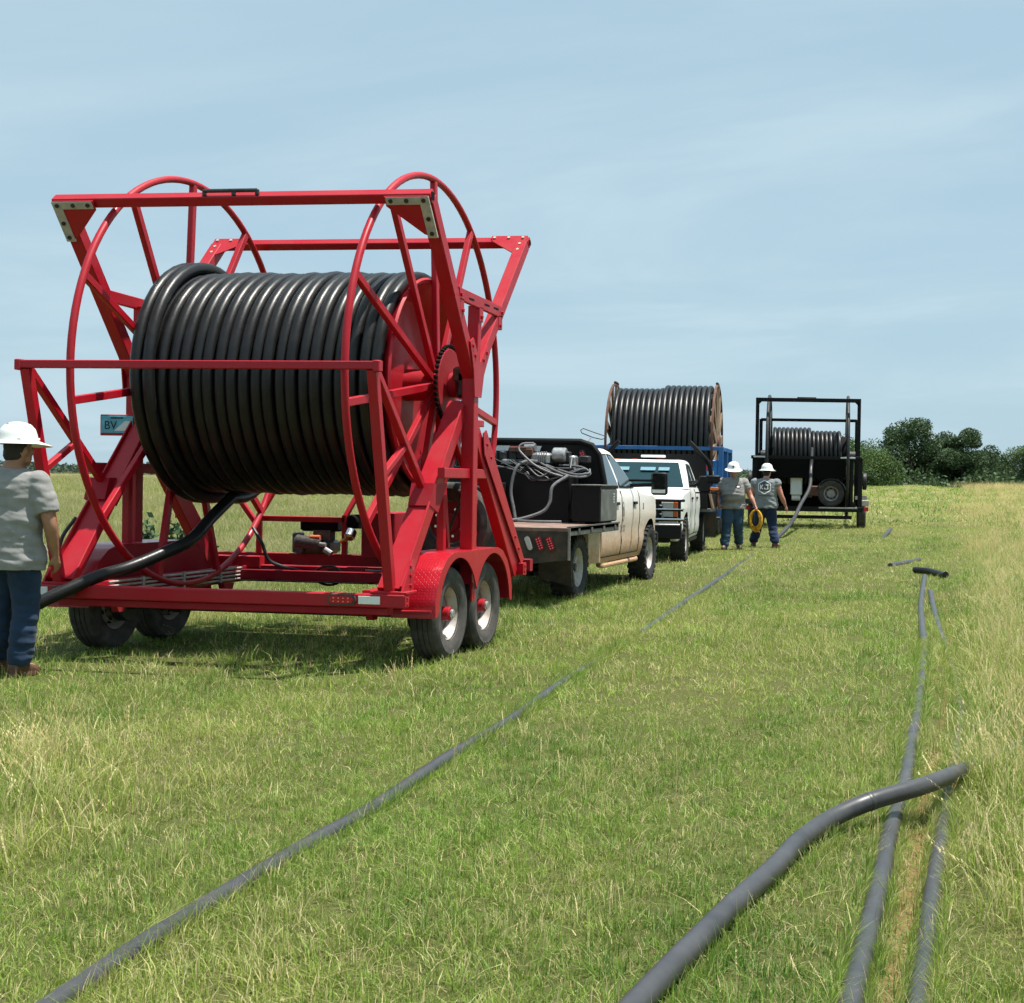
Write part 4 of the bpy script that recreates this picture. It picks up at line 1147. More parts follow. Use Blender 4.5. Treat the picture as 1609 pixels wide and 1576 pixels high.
# loose black hoses on both sides
for pth in ([(-1.62, -0.95, 1.12), (-1.68, -1.05, 0.95), (-1.63, -1.15, 0.78), (-1.55, -1.1, 0.66)], [(-1.58, -0.9, 1.1), (-1.63, -1.0, 0.92), (-1.57, -1.12, 0.72)],
            [(-0.98, 0.9, 1.0), (-0.86, 0.85, 0.85), (-0.80, 0.9, 0.68), (-0.6, 1.0, 0.60), (-0.45, 1.08, 0.56)],
            [(0.95, 0.7, 0.62), (1.05, 0.55, 0.85), (1.2, 0.5, 1.2), (1.4, 0.3, 1.5)], [(1.0, 1.1, 1.38), (1.16, 1.2, 1.42), (1.3, 1.25, 1.25)]):
    mb = MB(); mb.tube(catmull(pth, 8), 0.016, 8); part('hose', mb, 'hose_black')
for x, y, r in ((-0.25, 1.0, 0.09), (-0.2, 1.0, 0.06)):
    mb = MB(); mb.tube([(x+r*1.6*math.cos(a), y, 0.55+r*math.sin(a)) for a in np.linspace(0, 2*PI, 25)[:-1]], 0.012, 8, closed=True); part('hose', mb, 'hose_black')
mb = MB(); mb.box((-0.35, 1.05, 0.545), (0.18, 0.06, 0.05), 0.008); part('valve_block', mb, 'orange')

# ------------------------------------------------------------------ the reel between the side frames
RL = thing('pipe_reel', 'red steel reel with open spoked rings carried by the red trailer', 'reel', (RT[0], RT[1], 0.0))
NSP = 11
for s_ in (-1, 1):
    mb = MB(); mb.tube([(s_*RINGX, RINGR*math.cos(a), ZC+RINGR*math.sin(a)) for a in np.linspace(0, 2*PI, 97)[:-1]], 0.030, 12, closed=True)
    ring = mb.build('ring', 'red', RL)
    for k in range(NSP):
        a = PI/2+2*PI*k/NSP; d = Vector((0, math.cos(a), math.sin(a)))
        mb = MB(); mb.beam(Vector((s_*(RINGX+0.05), 0, ZC))+d*0.14, Vector((s_*RINGX, 0, ZC))+d*(RINGR-0.015), 0.065, 0.05, up=(1, 0, 0)); mb.build('spoke', 'red', RL)
    # dished drum head with rolled lip
    mb = MB(); prof = [(0.10, -0.19), (0.60, -0.20), (0.70, -0.215), (0.735, -0.205), (0.89, 0.012), (0.915, 0.02), (0.93, 0.0), (0.90, -0.03), (0.72, -0.25), (0.10, -0.25)]
    mb.lathe([(r*(0.88 if s_ < 0 else 1), s_*o_) for r, o_ in prof], (s_*1.115, 0, ZC), (1, 0, 0), 64); mb.build('drum_head', 'red', RL, smooth=25)
    for k in range(NSP):                            # ribs on the drum head
        a = PI/2+2*PI*(k+0.5)/NSP; d = Vector((0, math.cos(a), math.sin(a)))
        mb = MB(); mb.beam(Vector((s_*0.905, 0, ZC))+d*0.2, Vector((s_*0.890, 0, ZC))+d*0.72, 0.035, 0.03, up=(1, 0, 0)); mb.build('rib', 'red', RL)
    mb = MB(); mb.cyl((s_*0.86, 0, ZC), (s_*1.30, 0, ZC), 0.14, 28, ch=0.012); mb.build('hub', 'red', RL)
mb = MB(); mb.cyl((-0.84, 0, ZC), (0.84, 0, ZC), 0.72, 56); mb.build('drum', 'red_flat', RL)
mb = MB(); mb.cyl((-1.5, 0, ZC), (1.5, 0, ZC), 0.05, 18); mb.build('shaft', 'dark_steel', RL)
# chain sprocket with its chain on the right hub
mb = MB(); SPR = 0.345
mb.cyl((1.285, 0, ZC), (1.315, 0, ZC), SPR-0.03, 60, ch=0.004)
for k in range(44):
    a = 2*PI*k/44
    mb.box((1.30, SPR*math.cos(a)*0.985, ZC+SPR*math.sin(a)*0.985), (0.035, 0.030, 0.028), 0.005, rot=Matrix.Rotation(a-PI/2, 3, 'X'), mat=1)
mb.cyl((1.31, 0, ZC), (1.40, 0, ZC), 0.11, 24, ch=0.01)
mb.build('chain_sprocket', ['red_flat', 'black_matte'], RL)
# bearing blocks and hydraulic motor hang on the side frames
for s_ in (-1, 1):
    mb = MB(); mb.box((s_*1.46, 0.0, ZC), (0.10, 0.26, 0.22), 0.02); mb.cyl((s_*1.41, 0, ZC), (s_*1.51, 0, ZC), 0.085, 20); part('bearing_block', mb, 'dark_steel')
mb = MB(); mb.box((1.43, -0.05, 2.40), (0.12, 0.16, 0.14), 0.02); mb.cyl((1.44, -0.05, 2.2), (1.44, -0.05, 2.34), 0.055, 16, ch=0.01); mb.bolt((1.44, -0.135, 2.17), (0, -1, 0), 0.02, 0.03, mat=1); part('hydraulic_motor', mb, ['rust', 'chrome'])
mb = MB(); mb.beam((1.40, -0.24, 2.0), (1.40, 0.5, 2.0), 0.1, 0.06); part('motor_mount', mb)

# ------------------------------------------------------------------ the black pipe wound on it
PR_ = 0.051; PITCH = 0.1045; R1 = 0.930; NT = 21
x0 = -1.10
path = []
# inner layer, coarse
ip = []
for k in range(17*24+1):
    a = -PI/2+2*PI*k/24; ip.append((-0.88+PITCH*k/24, 0.838*math.cos(a), ZC+0.838*math.sin(a)))
mb = MB(); mb.tube(ip, 0.046, 8)
# outer layer
op = []
SEG = 48
for k in range(NT*SEG+1):
    t_ = k/SEG
    a = -PI/2-2*PI*t_
    wob = 0.006*math.sin(7.1*t_)+0.005*math.sin(3.3*t_+1)
    op.append((x0+PITCH*t_+0.006*math.sin(2.7*t_), (R1+wob)*math.cos(a), ZC+(R1+wob)*math.sin(a)))
# tail leaves the bottom of the drum, crosses over the deck and runs back to the left
tail = [(-0.62, -0.10, 1.286), (-0.60, -0.45, 1.13), (-0.662, -0.8, 0.95), (-0.773, -1.1, 0.832), (-0.902, -1.35, 0.735), (-1.07, -1.5, 0.668), (-1.241, -1.70, 0.555), (-1.377, -1.84, 0.46), (-1.58, -2.04, 0.299), (-1.80, -2.25, 0.13), (-2.15, -2.55, 0.055), (-2.8, -3.2, 0.05), (-3.6, -4.2, 0.05)]
mb.tube(op, PR_, 14)
# last turns climb on the first ones at the left end, then drop into the tail
R2_ = R1+0.094
top = []
for k in range(int(2.5*SEG)+1):
    t_ = k/SEG
    a = PI*0.5-2*PI*t_
    rr_ = R2_ if t_ < 2.35 else R2_
    lead = smoothstep(0.0, 0.28, t_)
    r_ = R1+(R2_-R1)*lead
    top.append((-0.85-PITCH*1.05*t_ if t_ < 2 else -0.85-PITCH*2.1+0.40*smoothstep(2.0, 2.5, t_), r_*math.cos(a), ZC+r_*math.sin(a)))
tail[0] = (top[-1][0]+0.005, -0.12, top[-1][2]+0.004)
tail[1] = (top[-1][0]+0.0, -0.45, 1.13)
full = [Vector(p) for p in top]+catmull(tail, 8)
mb.tube(full, PR_, 16)
coil = mb.build('coiled_pipe', 'pipe', None, smooth=60, loc=(RT[0], RT[1], 0))
tag(coil, 'shiny black pipe coiled on the big red reel, its end pulled out low left', 'pipe')
# ------------------------------------------------------------------ pickup trucks
def truck_wheels(R, w, rr):
    t_ = make_tyre(R, w, rr, lugs=26, n=52)
    r_ = MB(); h = w/2
    r_.lathe([(rr+0.008, h*0.82), (rr-0.004, h*0.70), (rr-0.022, h*0.5), (rr-0.035, h*0.25), (rr-0.05, h*0.1)], (0, 0, 0), (1, 0, 0), 44)
    r_.lathe([(rr-0.05, h*0.1), (rr*0.9, h*0.05), (0.001, h*0.05)], (0, 0, 0), (1, 0, 0), 30, mat=1)
    for k in range(8):
        a = 2*PI*k/8
        rot = Matrix.Rotation(a, 3, 'X')
        r_.box(rot @ Vector((h*0.30, 0, rr*0.60)), (0.03, rr*0.22, rr*0.70), 0.012, rot=rot)
        r_.cyl(rot @ Vector((h*0.38, 0.0, rr*0.33)), rot @ Vector((h*0.38+0.02, 0, rr*0.33)), 0.012, 6, mat=2)
    r_.cyl((h*0.2, 0, 0), (h*0.42, 0, 0), rr*0.42, 26, ch=0.01)
    r_.cyl((h*0.42, 0, 0), (h*0.62, 0, 0), rr*0.22, 20, ch=0.01, mat=3)
    return t_.mesh('tyre', 'rubber'), r_.mesh('rim', ['rim', 'black_matte', 'steel', 'dark_steel']), None
TRK = truck_wheels(0.412, 0.28, 0.235)

def body_shell(y_rear, y_front, arches, sill, top_z, half, ycols=None, rows=10, nose=None):
    """pickup lower body: curved flanks with open wheel arches, bonnet or belt on top; local +Y is forward"""
    ys = np.linspace(y_rear, y_front, ycols or int((y_front-y_rear)/0.05)+1)
    L = []
    for y in ys:
        zb = sill
        for (ya, za, ra) in arches:
            d = ra*ra-(y-ya)**2
            if d > 0: zb = max(zb, za+math.sqrt(d))
        zt = top_z(y); hw = 1.0 if nose is None else nose(y)
        L.append([Vector((half(zb+(zt-zb)*k/rows)*hw, y, zb+(zt-zb)*k/rows)) for k in range(rows+1)])
    mb = MB()
    for s_ in (-1, 1):
        vs = [Vector((p.x*s_, p.y, p.z)) for c_ in L for p in c_]; n = rows+1; fs = []
        for i in range(len(ys)-1):
            for k in range(rows): fs.append([i*n+k, i*n+k+1, (i+1)*n+k+1, (i+1)*n+k])
        mb.add(vs, fs)
        # return lip into the wheel well
        vs = []; fs = []
        for c_ in L:
            p = c_[0]; vs += [Vector((p.x*s_, p.y, p.z)), Vector(((p.x-0.28)*s_, p.y, p.z))]
        for i in range(len(ys)-1): fs.append([2*i, 2*i+1, 2*i+3, 2*i+2])
        mb.add(vs, fs, 1)
    # top skin with slight crown
    vs = []; fs = []; m_ = 9
    for c_ in L:
        p = c_[-1]
        for k in range(m_):
            u = -1+2*k/(m_-1); vs.append(Vector((p.x*u, p.y, p.z+0.035*(1-u*u)+0.02*(1-abs(u)**6)-0.0)))
    for i in range(len(ys)-1):
        for k in range(m_-1): fs.append([i*m_+k, i*m_+k+1, (i+1)*m_+k+1, (i+1)*m_+k])
    mb.add(vs, fs)
    for c_ in (L[0], L[-1]):
        mb.add([Vector((-p.x, p.y, p.z)) for p in c_]+[p.copy() for p in reversed(c_)], [list(range(2*(rows+1)))])
    return mb

def greenhouse(yr0, yf0, z0, h0, yr1, yf1, z1, h1):
    """cab above the belt: rings from belt to roof, rounded in plan"""
    rings = []
    for t_ in (0, 0.25, 0.5, 0.75, 0.92, 0.985, 1.0):
        e = 1-(1-t_)**1.0
        hw = h0+(h1-h0)*(t_**1.25)*1.0; yr = yr0+(yr1-yr0)*t_; yf = yf0+(yf1-yf0)*t_; z = z0+(z1-z0)*t_
        if t_ > 0.95: hw -= 0.05*(t_-0.95)/0.05; yr += 0.05*(t_-0.95)/0.05; yf -= 0.07*(t_-0.95)/0.05
        c_ = 0.10; pts = []
        for cx_, cy_, a0 in ((hw-c_, yf-c_*1.5, 0), (-hw+c_, yf-c_*1.5, 90), (-hw+c_, yr+c_, 180), (hw-c_, yr+c_, 270)):
            for q in range(5):
                a = math.radians(a0+22.5*q); pts.append(Vector((cx_+c_*math.cos(a), cy_+(c_*1.5 if a0 < 180 else c_)*math.sin(a), z)))
        rings.append(pts)
    mb = MB(); mb.loft(rings, cap0=False, cap1=True); return mb

def side_pane(pts, s_, off, h0, h1, z0, z1, t=0.006):
    """window pane lying on the leaning flank; pts are (y, z)"""
    out = []
    for y, z in pts:
        t_ = (z-z0)/(z1-z0); out.append(Vector((s_*(h0+(h1-h0)*max(t_, 0)**1.25+off), y, z)))
    return out

def make_truck(name, label, cat, loc, rotz, body_mat, mir=0.0, muddy=True):
    """local origin under the rear axle centre; +Y forward; overall about 6 m"""
    t = thing(name, label, cat, loc, rotz)
    P = lambda nm, mb, mats, parent=t, **k: mb.build(nm, mats, parent, **k)
    WB = 4.15
    def half(z): return float(np.interp(z, [0.36, 0.44, 0.62, 0.68, 0.72, 1.0, 1.28, 1.36, 1.40], [0.90, 0.955, 0.985, 0.99, 0.972, 1.0, 0.985, 0.965, 0.93]))
    def topz(y): return float(np.interp(y, [1.15, 3.10, 3.35, 3.6, 4.4, 4.62, 4.76, 4.80], [1.385, 1.385, 1.35, 1.32, 1.28, 1.24, 1.14, 1.02]))
    def nose(y): return float(np.interp(y, [1.0, 4.2, 4.6, 4.78, 4.80], [1, 1, 0.975, 0.93, 0.90]))
    mb = body_shell(1.15, 4.80, [(WB, 0.44, 0.50)], 0.40, topz, half, nose=nose)
    body = P('body', mb, [body_mat, 'black_matte'])
    H0, H1, Z0, Z1 = 0.945, 0.745, 1.375, 1.955
    gh = greenhouse(1.17, 3.42, Z0, H0, 1.34, 2.42, Z1, H1); P('cab', gh, body_mat)
    # seams
    for s_ in (-1, 1):
        for yy in (2.25, 3.33):
            mb = MB(); pts = [(s_*(half(z)+0.0015), yy+(0.02 if yy > 3 else 0.0), z) for z in np.linspace(0.47, 1.37, 10)]
            mb.tube(pts, 0.0065, 6); P('door_seam', mb, 'black_matte', body)
        mb = MB(); mb.tube([(s_*(half(0.475)+0.001), y, 0.475) for y in (1.2, 2.2, 3.33)], 0.006, 6); P('sill_seam', mb, 'black_matte', body)
        mb = MB(); mb.tube([(s_*0.90, 1.3, 0.37), (s_*0.93, 1.4, 0.355), (s_*0.93, 3.4, 0.355), (s_*0.90, 3.5, 0.37)], 0.035, 10); P('running_board', mb, body_mat if muddy else 'black_paint', body)
        for hy in (1.95, 3.05):
            mb = MB(); x = s_*(half(1.19)+0.012); mb.box((x, hy, 1.19), (0.03, 0.20, 0.042), 0.012); mb.box((x-s_*0.008, hy-0.07, 1.165), (0.012, 0.05, 0.09), 0.004); P('door_handle', mb, 'black_paint', body)
        # panes with dark surround
        for pts in ([(1.50, 1.43), (1.62, 1.83), (1.70, 1.855), (2.06, 1.865), (2.20, 1.43)], [(2.30, 1.43), (2.15, 1.865), (2.36, 1.855), (2.55, 1.78), (3.10, 1.47), (3.12, 1.43)]):
            o_ = side_pane(pts, s_, 0.001, H0, H1, Z0, Z1)
            cy_ = sum(p.y for p in o_)/len(o_); cz_ = sum(p.z for p in o_)/len(o_)
            big = [Vector((p.x, cy_+(p.y-cy_)*1.07, cz_+(p.z-cz_)*1.09)) for p in o_]
            big = side_pane([(p.y, p.z) for p in big], s_, 0.0015, H0, H1, Z0, Z1)
            mb = MB(); mb.prism(big, (s_*0.004, 0, 0)); w = P('window_trim', mb, 'black_matte')
            mb = MB(); mb.prism([p+Vector((s_*0.006, 0, 0)) for p in o_], (s_*0.004, 0, 0)); P('pane', mb, 'glass', w)
        # towing mirror
        mb = MB(); ax = s_*(H0-0.0)
        mb.tube([(s_*0.90, 2.98, 1.44), (s_*(1.12+mir), 2.96, 1.46)], 0.028, 10); mb.tube([(s_*0.90, 2.98, 1.52), (s_*(1.12+mir), 2.96, 1.52)], 0.02, 10)
        mb.box((s_*(1.235+mir), 2.96, 1.475), (0.235, 0.11, 0.33), 0.04); arm = P('mirror', mb, 'black_paint')
        mb = MB(); mb.box((s_*(1.235+mir), 2.902, 1.515), (0.19, 0.006, 0.215), 0.002); mb.box((s_*(1.235+mir), 2.902, 1.365), (0.19, 0.006, 0.05), 0.002, mat=1); P('mirror_glass', mb, ['mirror', 'white_trim'], arm)
    # windscreen and rear window
    def cabpt(u, t_, front):
        z = Z0+(Z1-Z0)*t_; hw = H0+(H1-H0)*t_**1.25
        y = (3.42+(2.42-3.42)*t_) if front else (1.17+(1.34-1.17)*t_)
        return Vector((u*(hw-0.09), y+(0.012 if front else -0.008), z))
    mb = MB(); mb.prism([cabpt(-1, 0.06, 1), cabpt(1, 0.06, 1), cabpt(0.97, 0.90, 1), cabpt(-0.97, 0.90, 1)], (0, 0.006, 0.004)); ws = P('windscreen', mb, 'ws_glass')
    mb = MB(); mb.prism([cabpt(-0.75, 0.15, 0), cabpt(0.75, 0.15, 0), cabpt(0.7, 0.85, 0), cabpt(-0.7, 0.85, 0)], (0, -0.006, 0)); P('rear_window', mb, 'glass')
    # front end: grille, stacked lamps, bumper
    mb = MB(); mb.box((0, 4.80, 0.98), (1.16, 0.06, 0.34), 0.03); gr_ = P('grille', mb, 'black_paint')
    mb = MB()
    for zz in (0.90, 1.06): mb.box((0, 4.835, zz), (1.18, 0.02, 0.03), 0.006)
    mb.box((0, 4.835, 0.98), (0.34, 0.03, 0.10), 0.02); P('grille_bar', mb, 'chrome', gr_)
    for s_ in (-1, 1):
        mb = MB(); mb.box((s_*0.745, 4.775, 0.995), (0.30, 0.09, 0.33), 0.03); o = P('headlamp', mb, 'black_paint')
        for zz in (1.07, 0.91):
            mb = MB(); mb.box((s_*0.70, 4.818, zz), (0.20, 0.02, 0.115), 0.01); P('lamp_lens', mb, 'lamp_white', o)
            mb = MB(); mb.box((s_*0.845, 4.815, zz), (0.075, 0.02, 0.115), 0.01); P('turn_signal', mb, 'amber', o)
    mb = MB(); mb.box((0, 4.86, 0.60), (1.90, 0.16, 0.26), 0.05); mb.box((0, 4.80, 0.44), (1.5, 0.2, 0.14), 0.04); P('front_bumper', mb, 'black_paint')
    # running gear
    for yy in (0, WB):
        mb = MB(); mb.cyl((-0.8, yy, 0.412), (0.8, yy, 0.412), 0.055, 12); mb.ball((0.05, yy, 0.40), 0.15); P('axle', mb, 'dark_steel')
        for s_ in (-1, 1): add_wheel(t, s_*0.86, yy, s_, TRK, R=0.412, spin=random.uniform(0, 6))
    for s_ in (-1, 1):
        mb = MB(); mb.beam((s_*0.45, -1.1, 0.66), (s_*0.45, 4.6, 0.60), 0.08, 0.16); P('chassis_rail', mb, 'black_matte')
        mb = MB(); mb.box((s_*0.60, WB, 0.75), (0.08, 1.1, 0.6), 0.02); P('wheel_well', mb, 'black_matte')
    mb = MB(); mb.box((0, 2.6, 0.62), (1.5, 3.0, 0.36), 0.03); P('floor_pan', mb, 'black_matte')
    return t, P, body, half

# --- first truck: muddy white crew cab with a black flatbed and compressor gear
TX, TY = -5.80, 17.86
t1, P1, body1, half1 = make_truck('pickup_truck', 'mud splashed white crew cab pickup with black flatbed, tail towards us', 'pickup truck', (TX, TY, 0), 0.0, 'white_muddy', mir=0.14)
mb = MB(); mb.box((0, -0.12, 0.925), (2.44, 2.44, 0.05), 0.006); bed = P1('bed_deck', mb, 'deck_wood')
mb = MB()
for s_ in (-1, 1):
    mb.beam((s_*1.205, -1.33, 0.905), (s_*1.205, 1.12, 0.905), 0.03, 0.11, ch=0.005)
    mb.beam((s_*1.228, -1.33, 0.955), (s_*1.228, 1.12, 0.955), 0.016, 0.02, ch=0.003)
    for yy in (-0.9, -0.3, 0.3, 0.9): mb.box((s_*1.225, yy, 0.90), (0.012, 0.09, 0.06), 0.003)
P1('bed_rail', mb, 'bed_steel', bed)
mb = MB(); mb.prism([(-1.22, -1.335, 0.945), (1.22, -1.335, 0.945), (1.22, -1.335, 0.575), (0.62, -1.335, 0.50), (-0.62, -1.335, 0.50), (-1.22, -1.335, 0.575)], (0, 0.03, 0)); tailp = P1('tail_panel', mb, 'mud_steel')
mb = MB(); mb.beam((1.226, -1.345, 0.95), (1.226, -1.345, 0.57), 0.012, 0.03, up=(1, 0, 0), ch=0.002); P1('panel_edge', mb, 'steel', tailp)
def slanted_lamp(x, mat_, parent, z=0.76, y=-1.34, dots=True):
    rot = Matrix.Rotation(math.radians(-22), 3, 'Y')
    mb = MB(); a, b_ = oval(0, 0, 0.19, 0.085, 0.0, -0.012)
    R90 = Matrix.Rotation(math.radians(68), 3, 'Y')
    c_ = Vector((x, y, z)); mb.loft([[c_+R90 @ p for p in a], [c_+R90 @ p for p in b_]]); o = P1('bed_lamp', mb, 'bezel', parent)
    mb = MB(); a, b_ = oval(0, 0, 0.165, 0.06, -0.012, -0.02); mb.loft([[c_+R90 @ p for p in a], [c_+R90 @ p for p in b_]])
    if dots:
        for k in range(5):
            for q in (-1, 1): p = c_+R90 @ Vector((-0.056+0.028*k, -0.02, q*0.015)); mb.cyl(p, p+Vector((0, -0.004, 0)), 0.009, 8, mat=1)
    return mb, o
for x, mat_, d in ((0.74, 'lamp_white', False), (0.87, 'lamp_red', True), (1.0, 'lamp_red', True), (-0.74, 'lamp_white', False), (-0.87, 'lamp_red', True), (-1.0, 'lamp_red', True)):
    mb, o = slanted_lamp(x, mat_, tailp, dots=d)
    # lens as child of the tail panel beside its bezel
    mb.build('lamp_lens', [mat_, 'lamp_pink'], tailp)
    
for s_ in (-1, 1):
    mb = MB(); mb.prism([(s_*0.60, -0.50, 0.62), (s_*1.02, -0.50, 0.62), (s_*1.02, -0.46, 0.20), (s_*0.60, -0.46, 0.30)], (0, 0.012, 0)); P1('mud_flap', mb, 'mud_steel')
    mb = MB(); mb.prism([(s_*0.70, 0.46, 0.86), (s_*0.98, 0.46, 0.86), (s_*0.97, 0.52, 0.42), (s_*0.70, 0.52, 0.42)], (0, 0.62, 0)); P1('under_bed_panel', mb, 'white_muddy')
# headboard: black frame, rounded upper corners, window grid and bulkhead below
hb = [(-1.10, 0.95), (1.10, 0.95), (1.03, 1.50), (0.96, 1.84), (0.86, 1.97), (0.70, 2.02), (-0.70, 2.02), (-0.86, 1.97), (-0.96, 1.84), (-1.03, 1.50)]
mb = MB(); mb.prism([(x, 1.06, z) for x, z in hb], (0, 0.05, 0)); hbo = P1('headboard', mb, 'black_paint')
mb = MB(); mb.tube([(x, 1.05, z) for x, z in hb[1:]], 0.04, 10); P1('headboard_tube', mb, 'black_paint', hbo)
for s_ in (-1, 1):
    mb, o = slanted_lamp(s_*0.745, 'lamp_red', hbo, z=1.82, y=1.05); mb.build('lamp_lens', ['lamp_red', 'lamp_pink'], hbo)
mb = MB()
for x0_, x1_, mi in ((-0.62, -0.50, 0), (-0.48, -0.30, 0), (-0.29, 0.02, 1), (0.02, 0.14, 0)):
    mb.prism([(x0_, 1.045, 1.885), (x1_, 1.045, 1.885), (x1_+0.03, 1.045, 1.955), (x0_+0.03, 1.045, 1.955)], (0, -0.004, 0), mat=mi)
P1('reflector_tape', mb, ['reflector', 'reflector_red'], hbo)
# tall tank/box against the headboard and the side tool boxes
mb = MB(); mb.box((-0.18, 0.78, 1.31), (1.75, 0.46, 0.72), 0.012); P1('bed_tank', mb, 'black_paint')
for s_ in (-1, 1):
    mb = MB(); mb.box((s_*1.02, 0.62, 1.205), (0.36, 0.88, 0.46), 0.010); o = P1('tool_box', mb, 'black_paint')
    mb = MB(); mb.box((s_*1.205, 0.62, 1.19), (0.012, 0.84, 0.40), 0.004); P1('box_door', mb, 'box_steel', o)
    mb = MB(); mb.box((s_*1.02, 0.62, 1.444), (0.39, 0.91, 0.022), 0.006); P1('box_lid', mb, 'box_steel', o)
    mb = MB()
    for k in range(4): mb.cyl((s_*1.211, 0.86, 1.33-0.035*k), (s_*1.216, 0.86, 1.33-0.035*k), 0.012, 10)
    P1('box_vent', mb, 'reflector', o)
mb = MB(); mb.box((-0.46, 0.56, 1.21), (0.62, 0.62, 0.5), 0.01); P1('bed_locker', mb, 'black_paint')
# pump gear
mb = MB(); mb.cyl((0.40, 0.80, 1.83), (0.58, 0.80, 1.83), 0.10, 20, ch=0.015); mb.box((0.25, 0.80, 1.78), (0.26, 0.22, 0.16), 0.03); mb.cyl((0.02, 0.78, 1.93), (0.16, 0.78, 1.93), 0.055, 14); mb.box((0.66, 0.85, 1.72), (0.10, 0.16, 0.22), 0.03)
mb.box((-0.05, 0.85, 1.73), (0.5, 0.2, 0.08), 0.02)
for k in range(5): mb.box((0.22+0.03*k, 0.68, 1.80), (0.012, 0.03, 0.15), 0.003)
P1('compressor', mb, 'steel')
mb = MB(); mb.box((-0.02, 0.74, 1.90), (0.30, 0.10, 0.07), 0.01); mb.box((0.10, 0.72, 1.86), (0.10, 0.08, 0.10), 0.01); P1('pump_guard', mb, 'rust')
# hose reel and loose hoses
mb = MB(); mb.cyl((-0.62, 0.45, 1.64), (-0.50, 0.45, 1.64), 0.18, 28, ch=0.02); o = P1('hose_reel', mb, 'black_matte')
for k in range(4):
    mb = MB(); rr_ = 0.19+0.012*(k % 2); mb.tube([(-0.60+0.03*k+0.02*math.sin(a*3), 0.45+rr_*math.cos(a), 1.62+rr_*1.15*math.sin(a)) for a in np.linspace(0, 2*PI, 33)[:-1]], 0.012, 8, closed=True); P1('hose', mb, 'hose', o)
def loc1(p): return (p[0]-TX, p[1]-TY, p[2])
for pth, r_ in (([(-5.76, 18.2, 1.00), (-5.79, 18.22, 1.13), (-5.84, 18.25, 1.37), (-5.79, 18.3, 1.65), (-5.69, 18.4, 1.74), (-5.55, 18.45, 1.74)], 0.021),
                ([(-5.10, 18.3, 1.56), (-5.24, 18.1, 1.42), (-5.26, 18.05, 1.22), (-5.34, 18.0, 1.10), (-5.57, 17.9, 1.01), (-5.72, 17.85, 0.985)], 0.021),
                ([(-5.62, 18.5, 1.98), (-5.74, 18.42, 1.97), (-5.78, 18.38, 1.92), (-5.74, 18.35, 1.85), (-5.52, 18.3, 1.68), (-5.25, 18.3, 1.57), (-5.05, 18.35, 1.545), (-4.88, 18.4, 1.60)], 0.014),
                ([(-5.52, 18.5, 1.72), (-5.30, 18.38, 1.63), (-5.08, 18.3, 1.56), (-4.90, 18.3, 1.55), (-4.84, 18.45, 1.60), (-5.0, 18.55, 1.68), (-5.3, 18.6, 1.70)], 0.014),
                ([(-5.45, 18.5, 1.70), (-5.22, 18.4, 1.63), (-5.0, 18.32, 1.58), (-4.84, 18.36, 1.60), (-4.86, 18.5, 1.65)], 0.013),
                ([(-5.13, 18.6, 1.80), (-5.12, 18.5, 1.68), (-5.12, 18.42, 1.57), (-5.2, 18.35, 1.52)], 0.010),
                ([(-5.6, 17.8, 0.985), (-5.4, 17.75, 0.98), (-5.2, 17.78, 0.98), (-5.05, 17.85, 0.98)], 0.016)):
    mb = MB(); mb.tube(catmull([loc1(p) for p in pth], 8), r_, 8); P1('hose', mb, 'hose')
_rr = random.Random(3)
for k in range(7):                                   # tangle of thin lines over the tank
    x0_, x1_ = _rr.uniform(-0.55, 0.1), _rr.uniform(0.3, 0.95); sag = _rr.uniform(0.08, 0.22)
    pth = [(x0_, 0.62+_rr.uniform(-.05, .1), 1.70+_rr.uniform(0, .14)), ((x0_*2+x1_)/3, 0.55, 1.70-sag*0.4), ((x0_+x1_*2)/3, 0.52, 1.66-sag), (x1_, 0.56, 1.56+_rr.uniform(-.02, .1)), (x1_+0.03, 0.64, 1.62)]
    mb = MB(); mb.tube(catmull(pth, 6), _rr.uniform(0.008, 0.014), 7); P1('hose', mb, 'hose' if k % 2 else 'hose_black')
mb = MB()
for k in range(9): mb.box((-0.5+0.16*k+_rr.uniform(-.04, .04), 0.84, 1.72+_rr.uniform(0, .12)), (_rr.uniform(.05, .14), 0.14, _rr.uniform(.06, .16)), 0.012)
P1('pump_fittings', mb, 'dark_steel')
mb = MB(); mb.box((-0.16, 0.02, 0.99), (0.14, 0.10, 0.07), 0.02, mat=1); mb.cyl((-0.24, 0.0, 1.0), (-0.05, -0.04, 1.04), 0.035, 12); mb.ball((-0.02, -0.02, 1.05), 0.045); mb.cyl((-0.05, 0.0, 1.0), (0.10, -0.05, 0.985), 0.024, 10, mat=2)
P1('brass_valve', mb, ['brass', 'amber', 'rust'])
# door emblem and small lettering, illegible at this distance
mb = MB(); x = half1(1.08)+0.004
for k in range(16):
    a0 = 2*PI*k/16; a1 = 2*PI*(k+1)/16
    mb.beam((half1(1.08+0.135*math.sin(a0))+0.003, 2.33+0.05*math.cos(a0), 1.08+0.135*math.sin(a0)), (half1(1.08+0.135*math.sin(a1))+0.003, 2.33+0.05*math.cos(a1), 1.08+0.135*math.sin(a1)), 0.012, 0.003, up=(1, 0, 0), ch=0.0005)
mb.box((x, 2.33, 1.08), (0.003, 0.035, 0.15), 0.001)
for r_, (zz, w) in enumerate(((0.875, 0.36), (0.815, 0.30), (0.755, 0.34))):
    n_ = int(w/0.045)
    for k in range(n_):
        if (k*7+r_*3) % 5 == 4: continue
        mb.box((half1(zz)+0.003, 2.38-w/2+0.045*k, zz), (0.003, 0.03, 0.03), 0.0008)
P1('door_emblem', mb, 'grey_ink', body1)
